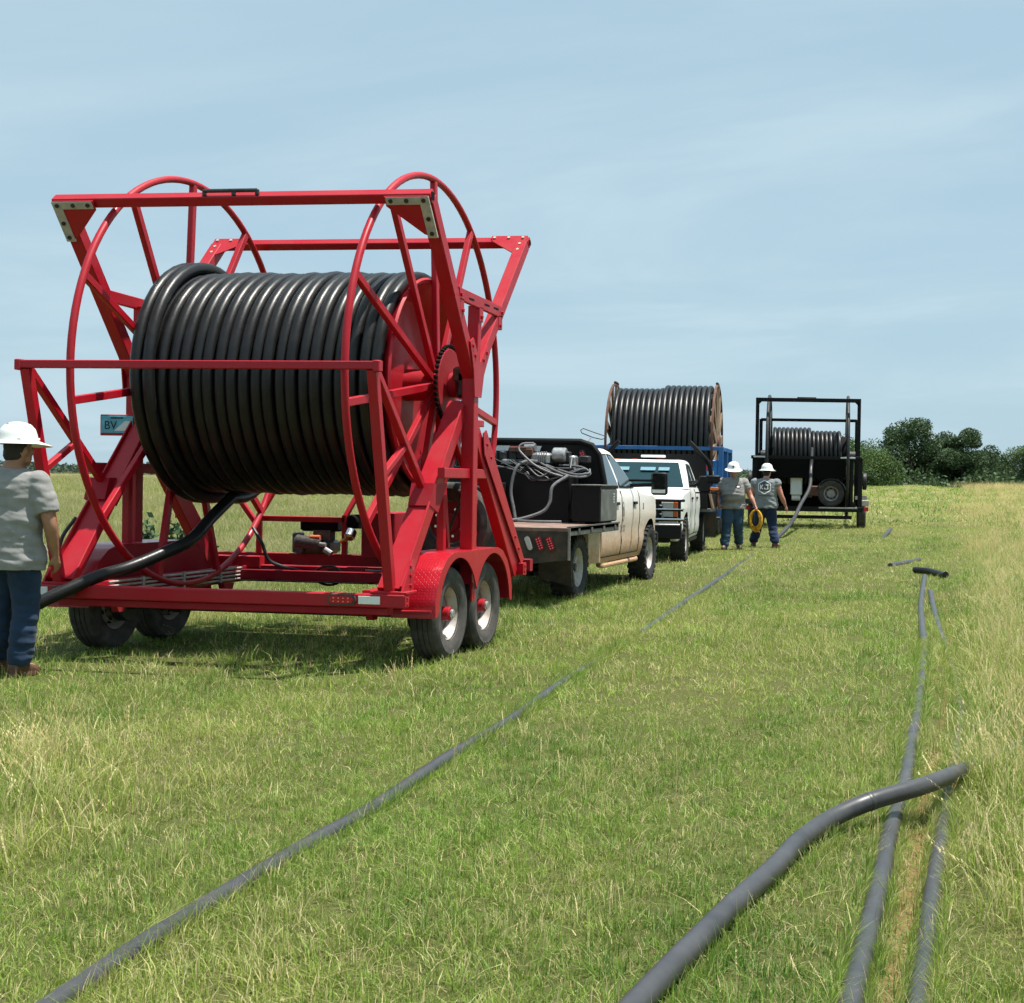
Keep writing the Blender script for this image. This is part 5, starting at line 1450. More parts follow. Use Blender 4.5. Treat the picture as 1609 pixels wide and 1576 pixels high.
mb = MB(); x = half1(1.15)+0.003; mb.box((x, 3.62, 1.14), (0.003, 0.03, 0.09), 0.001); mb.box((x, 3.60, 1.10), (0.003, 0.06, 0.02), 0.001); P1('fender_badge', mb, 'ink', body1)
# roof aerial: a bent wire loop on a short mast
mb = MB(); mb.tube(catmull([(0.50, 1.85, 1.93), (0.53, 2.0, 2.03), (0.56, 2.1, 2.10)], 5), 0.010, 6)
lp = [(0.40, 2.15, 2.21), (0.44, 2.15, 2.235), (0.60, 2.15, 2.18), (0.76, 2.15, 2.13), (0.77, 2.15, 2.10), (0.70, 2.15, 2.085), (0.58, 2.15, 2.11), (0.42, 2.15, 2.17)]
mb.tube(lp, 0.007, 6, closed=True); mb.cyl((0.50, 1.85, 1.915), (0.50, 1.85, 1.955), 0.035, 12); P1('aerial', mb, 'dark_steel')

# --- second truck: white, nose towards us, black rack and brush guard
T2 = (-6.70, 31.50, gz(-6.4, 31))
t2, P2, body2, half2 = make_truck('pickup_truck', 'white pickup with black brush guard facing us behind the muddy truck', 'pickup truck', (T2[0], T2[1], 0.0), PI+0.10, 'white_clean', muddy=False)
mb = MB()
for zz in (1.16, 0.80): mb.tube([(-1.0, 4.86, zz), (-0.95, 4.97, zz), (0.95, 4.97, zz), (1.0, 4.86, zz)], 0.026, 10)
for x in (-0.52, 0.52, -0.93, 0.93): mb.tube([(x, 4.97, 1.17), (x, 4.97, 0.50)], 0.026, 10)
mb.tube([(-1.0, 4.97, 0.98), (1.0, 4.97, 0.98)], 0.02, 10)
P2('brush_guard', mb, 'black_paint')
mb = MB(); mb.tube([(-1.02, 4.985, 0.815), (1.02, 4.985, 0.815)], 0.02, 8); mb.tube([(-1.02, 4.985, 1.0), (1.02, 4.985, 1.0)], 0.012, 8); P2('guard_trim', mb, 'chrome')
mb = MB(); mb.box((0, 4.98, 0.60), (1.95, 0.12, 0.30), 0.02); mb.box((0, 5.0, 0.71), (1.9, 0.1, 0.03), 0.006, mat=1); P2('winch_bumper', mb, ['black_paint', 'steel'])
mb = MB(); mb.box((-0.08, 1.95, 2.03), (0.50, 0.14, 0.05), 0.02); mb.box((-0.08, 1.95, 1.985), (0.5, 0.08, 0.05), 0.01, mat=1); P2('roof_light_bar', mb, ['white_trim', 'black_matte'])
mb = MB()
for k in (-0.62, -0.25, 0.25, 0.62): mb.box((k, 2.34, 1.955), (0.10, 0.05, 0.02), 0.008)
P2('roof_marker', mb, 'amber')
mb = MB(); mb.box((0.42, 3.245, 1.53), (0.26, 0.004, 0.085), 0.001, rot=Matrix.Rotation(math.radians(60), 3, 'X'))
P2('windscreen_sticker', mb, 'teal')
for x, w_ in ((-0.40, 0.22), (-0.08, 0.30), (0.40, 0.2)):
    mb = MB(); mb.box((x, 2.835, 1.765), (w_, 0.006, 0.13), 0.002, rot=Matrix.Rotation(math.radians(60), 3, 'X')); P2('cab_glow_patch', mb, 'cab_glow')  # pale patches on the windscreen, light inside the cab put into their colour
mb = MB(); mb.box((0, -0.15, 0.925), (2.44, 2.5, 0.06), 0.008); P2('bed_deck', mb, 'bed_steel')
mb = MB(); mb.prism([(-1.15, 1.06, 0.95), (1.15, 1.06, 0.95), (1.10, 1.06, 1.95), (0.95, 1.06, 2.10), (-0.95, 1.06, 2.10), (-1.10, 1.06, 1.95)], (0, 0.06, 0)); P2('headboard', mb, 'black_paint')
for s_ in (-1, 1):
    mb = MB(); mb.box((s_*1.06, 0.1, 1.16), (0.34, 1.7, 0.42), 0.01); P2('tool_box', mb, 'black_paint')
    mb = MB(); mb.prism([(s_*0.55, -0.52, 0.85), (s_*1.22, -0.52, 0.85), (s_*1.22, -0.52, 0.30), (s_*0.55, -0.52, 0.30)], (0, 0.02, 0)); P2('mud_flap', mb, 'mud_steel')
    mb = MB(); mb.tube(catmull([(s_*1.20, 0.9, 1.45), (s_*1.18, 1.02, 1.85), (s_*1.02, 1.08, 2.08), (s_*0.75, 1.1, 2.36)], 5), 0.05, 8); P2('rack_arm', mb, 'black_paint')
    mb = MB(); mb.tube([(s_*1.16, 1.15, 1.45), (s_*1.28, 1.2, 0.95)], 0.03, 8); P2('grab_bar', mb, 'timber')
    mb = MB(); mb.beam((s_*1.05, 3.0, 1.50), (s_*1.50, 2.98, 1.50), 0.03, 0.03); mb.beam((s_*1.05, 3.0, 1.30), (s_*1.50, 2.98, 1.30), 0.03, 0.03); mb.box((s_*1.40, 3.0, 1.58), (0.28, 0.10, 0.14), 0.02); mb.box((s_*1.43, 3.05, 1.385), (0.16, 0.04, 0.06), 0.01, mat=1); P2('mirror_bracket', mb, ['black_paint', 'amber'])
# ------------------------------------------------------------------ blue reel trailer behind the second truck
def coil_mesh(x0, x1, r1, pr, zc, step=None, step_r=0.0, seg=36, n=10, wob=0.004):
    """helix of pipe along X; beyond `step` the turns ride one layer higher"""
    mb = MB(); pitch = pr*2.04; nt = int((x1-x0-2*pr)/pitch)
    pts = []
    for k in range(nt*seg+1):
        t_ = k/seg; x = x0+pr+pitch*t_; a = -PI/2+2*PI*t_
        r_ = r1+wob*math.sin(6.3*t_)
        if step is not None: r_ += step_r*smoothstep(step-pitch*0.5, step+pitch*0.5, x)
        pts.append((x, r_*math.cos(a), zc+r_*math.sin(a)))
    mb.tube(pts, pr, n)
    if step is not None:                            # lower layer seen at the step
        lo = [(x0+pr+pitch*k/18, (r1-pr*1.6)*math.cos(-PI/2+2*PI*k/18), zc+(r1-pr*1.6)*math.sin(-PI/2+2*PI*k/18)) for k in range(nt*18+1)]
        mb.tube(lo, pr*0.95, 6)
    return mb
BX, BY, BROT = -8.05, 38.6, 0.085
bz = gz(BX, BY)
B = thing('reel_trailer', 'blue framed pipe reel trailer behind the white truck that faces us', 'trailer', (BX, BY, bz), BROT)
def bpart(name, mb, mats='blue', parent=B): return mb.build(name, mats, parent)
XB = 1.62; ZT = 2.24
for s_ in (-1, 1):
    for yy in (-1.55, 1.5):
        mb = MB(); mb.beam((s_*XB, yy, 0.5), (s_*XB, yy, ZT), 0.12, 0.12, up=(1, 0, 0)); bpart('post', mb)
    mb = MB(); mb.beam((s_*XB, -1.55, ZT), (s_*XB, 1.5, ZT), 0.10, 0.10); bpart('top_rail', mb)
    mb = MB(); mb.beam((s_*XB, -1.6, 0.62), (s_*XB, 2.0, 0.62), 0.12, 0.2); bpart('side_rail', mb)
    mb = MB(); mb.beam((s_*XB, -1.5, 1.35), (s_*XB, 1.5, 1.35), 0.06, 0.06); bpart('mid_rail', mb)
    mb = MB(); mb.beam((s_*(XB-0.02), 0.0, 0.7), (s_*(XB-0.02), 0, ZT+0.05), 0.16, 0.16, up=(1, 0, 0)); bpart('bearing_post', mb)
    mb = MB(); mb.prism([(s_*1.52, -1.3, 1.5), (s_*1.52, -0.6, 1.5), (s_*1.52, -0.6, 2.1), (s_*1.52, -1.3, 2.1)], (s_*0.02, 0, 0)); bpart('side_panel', mb, 'reflector')
for yy in (-1.55, 1.5):
    mb = MB(); mb.beam((-XB-0.06, yy, ZT+0.003), (XB+0.06, yy, ZT+0.003), 0.10, 0.10); bpart('cross_rail', mb)
    mb = MB(); mb.beam((-XB, yy, 0.6), (XB, yy, 0.6), 0.11, 0.18); bpart('deck_beam', mb)
mb = MB(); mb.box((0.95, -1.40, 1.50), (1.2, 0.22, 0.9), 0.02); o = bpart('engine_cover', mb, 'blue_light')
mb = MB(); mb.box((1.25, -1.513, 1.74), (0.20, 0.006, 0.12), 0.002, mat=1); mb.box((1.36, -1.513, 1.62), (0.16, 0.006, 0.09), 0.002); mb.box((1.15, -1.513, 1.50), (0.3, 0.006, 0.05), 0.002); bpart('warning_label', mb, ['reflector', 'reflector_red'], o)
mb = MB(); mb.box((0.95, -1.42, 0.86), (1.2, 0.2, 0.36), 0.02); bpart('battery_box', mb, 'blue_light')
mb = MB(); mb.tube(catmull([(1.50, -1.7, 0.3), (1.55, -1.7, 0.7), (1.48, -1.7, 1.0), (1.56, -1.68, 1.1)], 6), 0.03, 8); mb.box((1.5, -1.7, 0.95), (0.12, 0.08, 0.2), 0.02); mb.box((1.3, -1.68, 0.45), (0.7, 0.1, 0.08), 0.01); bpart('jack_stand', mb, 'dark_steel')
for yy in (-0.45, 0.45):
    mb = MB(); mb.cyl((-1.3, yy, 0.385), (1.3, yy, 0.385), 0.05, 12); bpart('axle', mb, 'dark_steel')
    for s_ in (-1, 1): add_wheel(B, s_*1.40, yy, s_, (tyre_mesh, rim_mesh, None))
for s_ in (-1, 1):
    mb = MB(); mb.beam((s_*1.1, -1.6, 0.6), (s_*0.1, -3.9, 0.6), 0.1, 0.14); bpart('tongue_rail', mb)
BR = thing('pipe_reel', 'rust brown and timber reel standing in the blue trailer', 'reel', (BX, BY, bz), BROT)
ZB = 2.36; RB = 1.63
for s_ in (-1, 1):
    mb = MB(); mb.lathe([(RB-0.05, -0.03), (RB, -0.03), (RB, 0.03), (RB-0.05, 0.03)], (s_*1.38, 0, ZB), (1, 0, 0), 64, closed_prof=True); mb.build('rim_ring', 'rust', BR)
    for k in range(14):
        a = 2*PI*(k+.3)/14; d = Vector((0, math.cos(a), math.sin(a)))
        mb = MB(); mb.beam(Vector((s_*1.38, 0, ZB))+d*0.25, Vector((s_*1.38, 0, ZB))+d*(RB-0.04), 0.24, 0.05, up=(1, 0, 0)); mb.build('slat', 'timber', BR)
    mb = MB(); mb.cyl((s_*1.34, 0, ZB), (s_*1.46, 0, ZB), 0.28, 24); mb.build('hub_plate', 'rust', BR)
    mb = MB(); mb.tube([(s_*1.37, RB*math.cos(a), ZB+RB*math.sin(a)+0.03) for a in np.linspace(PI*0.44, PI*0.54, 7)], 0.035, 8); mb.build('lifting_bar', 'rust', BR)
mb = MB(); mb.cyl((-1.36, 0, ZB), (1.36, 0, ZB), 1.0, 40); mb.build('drum', 'timber', BR)
mb = coil_mesh(-1.37, 1.41, 1.45, 0.070, ZB, step=-0.05, step_r=0.09)
o = mb.build('coiled_pipe', 'pipe', None, smooth=60, loc=(BX, BY, bz)); o.rotation_euler = (0, 0, BROT); tag(o, 'black pipe wound full on the brown reel of the blue trailer', 'pipe')

# ------------------------------------------------------------------ black reel trailer at the far end of the row
KX, KY, KROT = -4.72, 43.3, 0.10
kz = gz(KX, KY)
K = thing('reel_trailer', 'black tandem pipe reel trailer parked farthest right', 'trailer', (KX, KY, kz), KROT)
def kpart(name, mb, mats='black_paint', parent=K): return mb.build(name, mats, parent)
XK = 1.46
for s_ in (-1, 1):
    mb = MB(); mb.beam((s_*XK, -1.35, 1.9), (s_*XK, -1.35, 3.66), 0.10, 0.10, up=(1, 0, 0)); kpart('rear_post', mb)
    mb = MB(); mb.beam((s_*(XK-0.0), 1.3, 0.6), (s_*XK, 1.3, 3.22), 0.10, 0.10, up=(1, 0, 0)); kpart('front_post', mb)
    mb = MB(); mb.beam((s_*(XK+0.06), -1.30, 0.55), (s_*(XK+0.06), -1.30, 2.0), 0.13, 0.13, up=(1, 0, 0)); kpart('deck_post', mb)
    mb = MB(); mb.beam((s_*(XK-0.18), -1.25, 0.55), (s_*(XK-0.18), -1.25, 2.0), 0.09, 0.09, up=(1, 0, 0)); kpart('inner_post', mb)
    mb = MB(); mb.prism([(s_*XK, -1.40, 3.66), (s_*(XK-0.18), -1.40, 3.66), (s_*XK, -1.40, 3.48)], (0, 0.02, 0)); kpart('corner_plate', mb)
    mb = MB(); mb.beam((s_*1.35, -1.4, 0.62), (s_*1.35, 2.2, 0.62), 0.1, 0.2); kpart('side_rail', mb)
    mb = MB(); mb.beam((s_*XK, -0.02, 0.6), (s_*XK, -0.02, 2.15), 0.14, 0.14, up=(1, 0, 0)); kpart('bearing_post', mb)
    mb = MB(); mb.box((s_*(XK-0.12 if s_ < 0 else XK-0.30), -1.475, 2.015), (0.42, 0.012, 0.045), 0.004); kpart('reflector', mb, 'reflector')
    mb = MB(); mb.box((s_*1.66, -1.3, 0.72), (0.26, 0.10, 0.16), 0.01); kpart('marker_box', mb, 'dark_steel' if s_ < 0 else 'grey_strip')
    mb = MB(); mb.box((s_*1.70, -1.36, 0.55), (0.14, 0.03, 0.12), 0.01); kpart('tail_lamp', mb, 'lamp_red')
    mb = MB(); mb.cyl((s_*1.62, -0.4, 1.35), (s_*1.74, -0.4, 1.35), 0.25, 24, ch=0.02); kpart('side_gear', mb, 'dark_steel')
    mb = MB(); mb.prism([(s_*1.40, -1.0, 0.82), (s_*1.40, 0.9, 0.82), (s_*1.40, 0.8, 0.92), (s_*1.40, -0.9, 0.92)], (s_*0.34, 0, 0)); kpart('fender', mb)
    for yy in (-0.5, 0.42):
        o = add_wheel(K, s_*1.60, yy, s_, (tyre_mesh, rim_mesh, None)); 
        for q in [o]: q.active_material_index = 0
mb = MB(); mb.beam((-XK-0.05, -1.353, 3.66), (XK+0.05, -1.353, 3.66), 0.11, 0.11); mb.box((-0.05, -1.36, 3.725), (0.55, 0.06, 0.04), 0.01); kpart('rear_head_bar', mb)
mb = MB(); mb.beam((-XK, 1.3, 3.20), (XK, 1.3, 3.20), 0.09, 0.09); kpart('front_head_bar', mb)
mb = MB(); mb.beam((-XK-0.16, -1.38, 2.005), (XK+0.10, -1.38, 2.005), 0.14, 0.09); kpart('deck_head_beam', mb)
mb = MB(); mb.beam((-XK-0.1, -1.40, 0.53), (XK+0.14, -1.40, 0.53), 0.12, 0.14); o = kpart('rear_beam', mb)
mb = MB(); mb.box((0.9, -1.465, 0.575), (1.1, 0.006, 0.04), 0.001); kpart('beam_strip', mb, 'grey_strip', o)
mb = MB(); mb.beam((-1.3, -1.2, 0.30), (1.3, -1.2, 0.30), 0.10, 0.10); kpart('lower_rear_beam', mb)
for zz in (0.85, 1.02, 1.18): 
    mb = MB(); mb.beam((-1.3, -0.2+zz, zz), (1.3, -0.2+zz, zz), 0.05, 0.05); kpart('cross_member', mb, 'dark_steel')
mb = MB(); mb.box((0, -0.86, 1.70), (2.2, 0.03, 0.56), 0.01); kpart('shade_panel', mb, 'black_matte')  # dark sheets added for the shade over and behind the lower coil
mb = MB(); mb.box((0, 0.95, 1.55), (2.7, 0.05, 0.8), 0.01); kpart('shade_panel', mb, 'black_matte')
mb = MB(); mb.box((0, 0.55, 0.98), (2.7, 0.05, 0.9), 0.01); kpart('shade_panel', mb, 'black_matte')
mb = MB(); mb.box((-0.32, -0.6, 1.22), (0.34, 0.25, 0.62), 0.03); mb.cyl((-0.45, -0.6, 0.85), (-0.20, -0.6, 0.85), 0.09, 16); kpart('white_tank', mb, 'white_trim')
mb = MB(); mb.box((0.25, -0.7, 1.05), (0.45, 0.3, 0.3), 0.03); mb.box((0.05, -0.72, 0.95), (0.2, 0.2, 0.2), 0.02); kpart('engine', mb, 'rust')
sp_k = add_wheel(K, 0.70, -0.75, 1, (tyre_mesh, rim_mesh, None), z=0.98, name='spare_tyre'); sp_k.rotation_euler = (0, 0, -PI/2)
mb = MB(); mb.tube([(0.70+0.43*math.cos(a), -0.85, 0.98+0.43*math.sin(a)) for a in np.linspace(0.25, PI-0.25, 19)], 0.022, 8); kpart('spare_hoop', mb, 'dark_steel')
for s_ in (-1, 1):
    mb = MB(); mb.beam((s_*1.0, 2.0, 0.6), (s_*0.1, 4.0, 0.6), 0.1, 0.14); kpart('tongue_rail', mb)
KR = thing('pipe_reel', 'black steel reel with tall open rings on the black trailer', 'reel', (KX, KY, kz), KROT)
ZK = 2.08; RK = 1.76
for s_ in (-1, 1):
    xx = s_*1.16
    mb = MB(); mb.tube([(xx, RK*math.cos(a), ZK+RK*math.sin(a)) for a in np.linspace(0, 2*PI, 73)[:-1]], 0.045, 10, closed=True); mb.build('ring', 'dark_steel', KR)
    for k in range(10):
        a = PI/2+2*PI*k/10; d = Vector((0, math.cos(a), math.sin(a)))
        mb = MB(); mb.beam(Vector((xx, 0, ZK))+d*0.1, Vector((xx, 0, ZK))+d*(RK-0.02), 0.07, 0.06, up=(1, 0, 0)); mb.build('spoke', 'dark_steel', KR)
    mb = MB(); mb.cyl((s_*1.05, 0, ZK), (s_*1.4, 0, ZK), 0.16, 22); mb.build('hub', 'dark_steel', KR)
mb = MB(); mb.cyl((-1.12, 0, ZK), (1.12, 0, ZK), 0.58, 40); mb.build('drum', 'black_matte', KR)
mb = coil_mesh(-1.12, 1.12, 0.70, 0.062, ZK, n=10)
# the upper left turns sit one layer higher
pts = []
for k in range(9*36+1):
    t_ = k/36; a = -PI/2+2*PI*t_; pts.append((-1.05+0.126*t_, 0.79*math.cos(a), ZK+0.79*math.sin(a)))
mb.tube(pts, 0.062, 10)
# loose end: off the front of the coil, down to the grass, then along the track past the trucks towards us
drop = [(0.12, -0.78, 2.3), (0.12, -0.92, 2.02), (0.10, -1.12, 1.66), (0.08, -1.95, 1.15), (0.05, -3.1, 0.66), (0.0, -4.2, 0.30), (-0.06, -5.4, 0.06)]
_kr = Matrix.Rotation(KROT, 3, 'Z')
wpts = [Vector((KX, KY, kz))+_kr @ Vector(p) for p in drop[:4]]+[Vector((KX+p[0]+0.10, KY+p[1], kz+p[2])) for p in drop[4:]]
wpts += [Vector((x, y, gz(x, y)+z)) for x, y, z in ((-4.84, 36.9, -0.01), (-4.88, 36.0, -0.05), (-4.9, 35.0, -0.07))]
loc_ = Vector((KX, KY, kz))
mb.tube([_kr.inverted() @ (p-loc_) for p in catmull(wpts, 10)], 0.052, 12, mat=1)
o = mb.build('coiled_pipe', ['pipe', 'pipe_dusty'], None, smooth=60, loc=loc_); o.rotation_euler = (0, 0, KROT)
tag(o, 'black pipe coiled on the black trailer, its loose end slanting down to the grass', 'pipe')
# ------------------------------------------------------------------ people
def blob_mesh(name, parts_, voxel, smooth_it=4):
    """unite closed shapes into one continuous skin"""
    me = parts_.mesh('tmp', 'skin_tan', smooth=0)
    o = bpy.data.objects.new('tmp', me); COL.objects.link(o)
    md = o.modifiers.new('r', 'REMESH'); md.mode = 'VOXEL'; md.voxel_size = voxel; md.use_smooth_shade = True
    sm = o.modifiers.new('s', 'SMOOTH'); sm.factor = 0.5; sm.iterations = smooth_it
    dg = bpy.context.evaluated_depsgraph_get()
    out = bpy.data.meshes.new_from_object(o.evaluated_get(dg)); out.name = name
    bpy.data.objects.remove(o)
    out.materials.clear()
    out.polygons.foreach_set('use_smooth', [True]*len(out.polygons))
    return out
def limb(mb, pts, radii, n=14, flat=1.0):
    mb.tube(catmull(pts, 5), list(np.interp(np.linspace(0, len(pts)-1, (len(pts)-1)*5+1), range(len(pts)), radii)), n)
    for p, r in zip(pts, radii): mb.ball(p, r*0.99, 12, 8)
def trunk(mb, secs, n=22):
    mb.loft([[Vector((cx_+rx*math.cos(2*PI*k/n)*(1.0), cy_+ry*math.sin(2*PI*k/n), z)) for k in range(n)] for z, cx_, cy_, rx, ry in secs])
def wrinkle(me, amp, fz, fx, seed=0, zfade=None):
    me.update()
    vs = me.vertices; no = [v.normal.copy() for v in vs]
    for v, nn in zip(vs, no):
        p = v.co
        a = mnoise.noise(Vector((p.x*fx+seed, p.y*fx, p.z*fz)))+0.5*mnoise.noise(Vector((p.x*fx*2+seed, p.y*fx*2+9, (p.z+0.3*p.x)*fz*1.7)))
        k = amp if zfade is None else amp*zfade(p)
        v.co = p+nn*(a*k)
    me.update()
def hand(mb, wrist, dirn, palm_n, side, curl=0.5, s=1.0):
    """palm, four fingers of unequal length with bent knuckles, thumb from the palm's side"""
    w = Vector(wrist); d = Vector(dirn).normalized(); nrm = Vector(palm_n); nrm = (nrm-d*nrm.dot(d)).normalized(); u = d.cross(nrm).normalized()*side
    for k in range(6):
        q = w+d*(0.016*k*s); mb.ball(q, (0.028*s, 0.028*s, 0.022*s), 10, 6)
    for k, L in enumerate((0.072, 0.080, 0.074, 0.058)):
        b_ = w+d*0.085*s+u*(0.030-0.020*k)*s
        p1 = b_+(d*math.cos(curl*0.5)+nrm*math.sin(curl*0.5))*L*0.5*s
        p2 = p1+(d*math.cos(curl*1.5)+nrm*math.sin(curl*1.5))*L*0.35*s
        p3 = p2+(d*math.cos(curl*2.4)+nrm*math.sin(curl*2.4))*L*0.25*s
        limb(mb, [b_-d*0.02*s, b_, p1, p2, p3], [0.0105*s, 0.0105*s, 0.0098*s, 0.0090*s, 0.0080*s], 10)
    t0 = w+d*0.025*s+u*0.026*s; t1 = t0+(d*0.55+u*0.6+nrm*0.35).normalized()*0.04*s; t2 = t1+(d*0.9+nrm*0.4).normalized()*0.032*s
    limb(mb, [t0, t1, t2], [0.014*s, 0.0115*s, 0.0095*s], 10)

def make_person(label, loc, rotz, J, mats, voxel=0.012, girth=1.0, sleeve=0.55, hair=0.02, group=None, belly=0.0, brim_front=0.055, scale=1.0, hem=-0.12):
    """J: joints in local metres, facing +Y. mats: skin, shirt, jeans, boot"""
    t = thing('person', label, 'person', loc, rotz, group)
    sk, sh, je, bo = mats
    hx, hy, hz_ = J['head']; tw = J.get('twist', 0.0)
    S = J['sh']; W = J['pel']
    mb = MB()
    # head with jaw, nose, ears, brow; neck; trunk
    Hc = Vector((hx, hy, hz_)); hr = Matrix.Rotation(J.get('head_turn', 0.0), 3, 'Z') @ Matrix.Rotation(J.get('head_nod', 0.0), 3, 'X')
    def hp(x, y, z): return Hc+hr @ Vector((x, y, z))
    mb.ball(Hc, (0.078, 0.098, 0.108), 20, 14)
    for x, y, z, r in ((0, 0.055, -0.065, 0.055), (0, 0.075, -0.095, 0.032), (0.035, 0.045, -0.075, 0.035), (-0.035, 0.045, -0.075, 0.035), (0, 0.088, 0.035, 0.03), (0.042, 0.07, -0.02, 0.03), (-0.042, 0.07, -0.02, 0.03)): mb.ball(hp(x, y, z), r, 12, 8)
    limb(mb, [hp(0, 0.092, 0.02), hp(0, 0.108, -0.012), hp(0, 0.118, -0.028)], [0.011, 0.012, 0.015], 8)
    limb(mb, [hp(0.018, 0.094, -0.066), hp(-0.018, 0.094, -0.066)], [0.010, 0.010], 8)
    for s_ in (-1, 1): mb.ball(hp(s_*0.082, -0.005, -0.018), (0.012, 0.024, 0.034), 10, 8)
    g = girth
    limb(mb, [(S[0], S[1], S[2]-0.02), (hx*0.5+S[0]*0.5, (hy+S[1])/2-0.015, (hz_+S[2])/2-0.03), (hx, hy-0.018, hz_-0.06)], [0.082, 0.064, 0.060])
    zs = S[2]; zp = W[2]
    def mid(k): return (W[0]+(S[0]-W[0])*k, W[1]+(S[1]-W[1])*k)
    secs = []
    for k, rx, ry in ((-0.16, 0.09, 0.08), (-0.06, 0.165, 0.118), (0.06, 0.182, 0.128), (0.24, 0.176, 0.126+belly*0.6), (0.42, 0.176, 0.126+belly), (0.60, 0.186, 0.128+belly*0.5), (0.78, 0.198, 0.126), (0.90, 0.196, 0.112), (0.98, 0.160, 0.085), (1.03, 0.085, 0.068)):
        c_ = mid(k); fy = belly*0.6 if 0.2 < k < 0.65 else 0
        secs.append((zp+(zs-zp)*k, c_[0], c_[1]+fy, rx*g, ry*g))
    trunk(mb, secs)
    for s_, nm in ((1, 'r'), (-1, 'l')):
        a, b_, c_ = J['arm_'+nm]
        limb(mb, [a, (Vector(a)+Vector(b_))/2, b_, (Vector(b_)*0.6+Vector(c_)*0.4), c_], [0.062*g, 0.054*g, 0.043*g, 0.043*g, 0.029])
        dv = Vector(c_)-Vector(b_)
        hand(mb, c_, dv if 'hdir_'+nm not in J else J['hdir_'+nm], J.get('palm_'+nm, (-s_, 0.2, 0)), J.get('thumb_'+nm, 1), J.get('curl_'+nm, 0.45))
        h_, k_, an = J['leg_'+nm]
        limb(mb, [h_, (Vector(h_)+Vector(k_))/2, k_, (Vector(k_)*0.65+Vector(an)*0.35), an], [0.096*g, 0.082*g, 0.060, 0.058, 0.042])
        f = J.get('foot_'+nm, (0, 1, 0)); fv = Vector(f).normalized()
        limb(mb, [Vector(an)+Vector((0, 0, -0.03))-fv*0.03, Vector(an)+fv*0.13+Vector((0, 0, -0.05))], [0.042, 0.035])
    body = bpy.data.objects.new('body', blob_mesh('body', mb, voxel)); body.data.materials.append(MT[sk]); COL.objects.link(body); body.parent = t
    # shirt
    mb = MB(); q = g*1.0
    sec2 = []
    for k, rx, ry in ((hem, 0.226, 0.172), (hem*0.4, 0.222, 0.168), (0.10, 0.210, 0.156), (0.24, 0.203, 0.148+belly*0.6), (0.42, 0.200, 0.148+belly), (0.60, 0.204, 0.146+belly*0.5), (0.78, 0.212, 0.140), (0.90, 0.206, 0.124), (0.98, 0.172, 0.097), (1.035, 0.092, 0.076)):
        c_ = mid(k); fy = belly*0.6 if 0.2 < k < 0.65 else 0
        sec2.append((zp+(zs-zp)*k, c_[0], c_[1]+fy, rx*q, ry*q))
    trunk(mb, sec2, 28)
    if sleeve > 0:
        for nm in ('r', 'l'):
            a, b_, _ = J['arm_'+nm]; a = Vector(a); b_ = Vector(b_); e = a+(b_-a)*sleeve
            mb.tube([a+(a-b_).normalized()*0.03, a, a*0.5+e*0.5, e], [0.066*g, 0.080*g, 0.079*g, 0.078*g], 18)
            mb.ball(a, 0.079*g, 14, 10)
    else:
        for nm in ('r', 'l'):
            a, b_, _ = J['arm_'+nm]; a = Vector(a); b_ = Vector(b_); e = a+(b_-a)*0.16
            mb.tube([a+(a-b_).normalized()*0.03, a, e], [0.070*g, 0.086*g, 0.088*g], 18); mb.ball(a, 0.087*g, 14, 10)
    me = blob_mesh('shirt', mb, voxel, 3)
    zmid = zp+(zs-zp)*0.35
    wrinkle(me, 0.020, 11.0, 4.0, len(label) % 50, lambda p: 0.35+0.9*smoothstep(zs-0.1, zp, p.z))
    wrinkle(me, 0.006, 32.0, 9.0, 4.0, None)
    shirt = bpy.data.objects.new('shirt', me); me.materials.append(MT[sh]); COL.objects.link(shirt); shirt.parent = t
    # jeans
    mb = MB()
    secj = []
    for k, rx, ry in ((-0.17, 0.10, 0.10), (-0.07, 0.180, 0.134), (0.02, 0.188, 0.137)):
        c_ = mid(k); secj.append((zp+(zs-zp)*k, c_[0], c_[1], rx*g, ry*g))
    trunk(mb, secj, 26)
    for nm in ('r', 'l'):
        h_, k_, an = (Vector(p) for p in J['leg_'+nm])
        limb(mb, [h_, (h_+k_)/2, k_, k_*0.55+an*0.45, an+Vector((0, 0, 0.055))], [0.110*g, 0.100*g, 0.083*g, 0.082*g, 0.080*g], 18)
    me = blob_mesh('jeans', mb, voxel, 3)
    wrinkle(me, 0.017, 17.0, 5.0, 3.0+len(label) % 30, lambda p: 0.45+0.9*(1-smoothstep(0.15, 0.60, p.z)))
    jeans = bpy.data.objects.new('jeans', me); me.materials.append(MT[je]); COL.objects.link(jeans); jeans.parent = t
    for nm in ('r', 'l'):
        an = Vector(J['leg_'+nm][2]); fv = Vector(J.get('foot_'+nm, (0, 1, 0))).normalized(); sv = Vector((fv.y, -fv.x, 0)); lift = J.get('lift_'+nm, 0.0)
        base = Vector((an.x, an.y, lift))
        mb = MB()
        secs = [(-0.085, 0.034, 0.085, 0.0), (-0.07, 0.042, 0.10, 0.0), (0.0, 0.046, 0.115, 0.0), (0.07, 0.050, 0.085, 0.0), (0.13, 0.052, 0.07, 0.0), (0.175, 0.044, 0.055, 0.0), (0.195, 0.025, 0.035, 0.0)]
        rings = []
        for d, hw, hh, _ in secs:
            c_ = base+fv*d
            rings.append([c_+sv*(hw*math.cos(2*PI*k/16))*(1.0)+Vector((0, 0, hh*0.5+0.012+hh*0.5*math.sin(2*PI*k/16))) for k in range(16)])
        mb.loft(rings); limb(mb, [base+Vector((0, 0, 0.08)), base+Vector((0, 0, 0.22))], [0.058, 0.062])
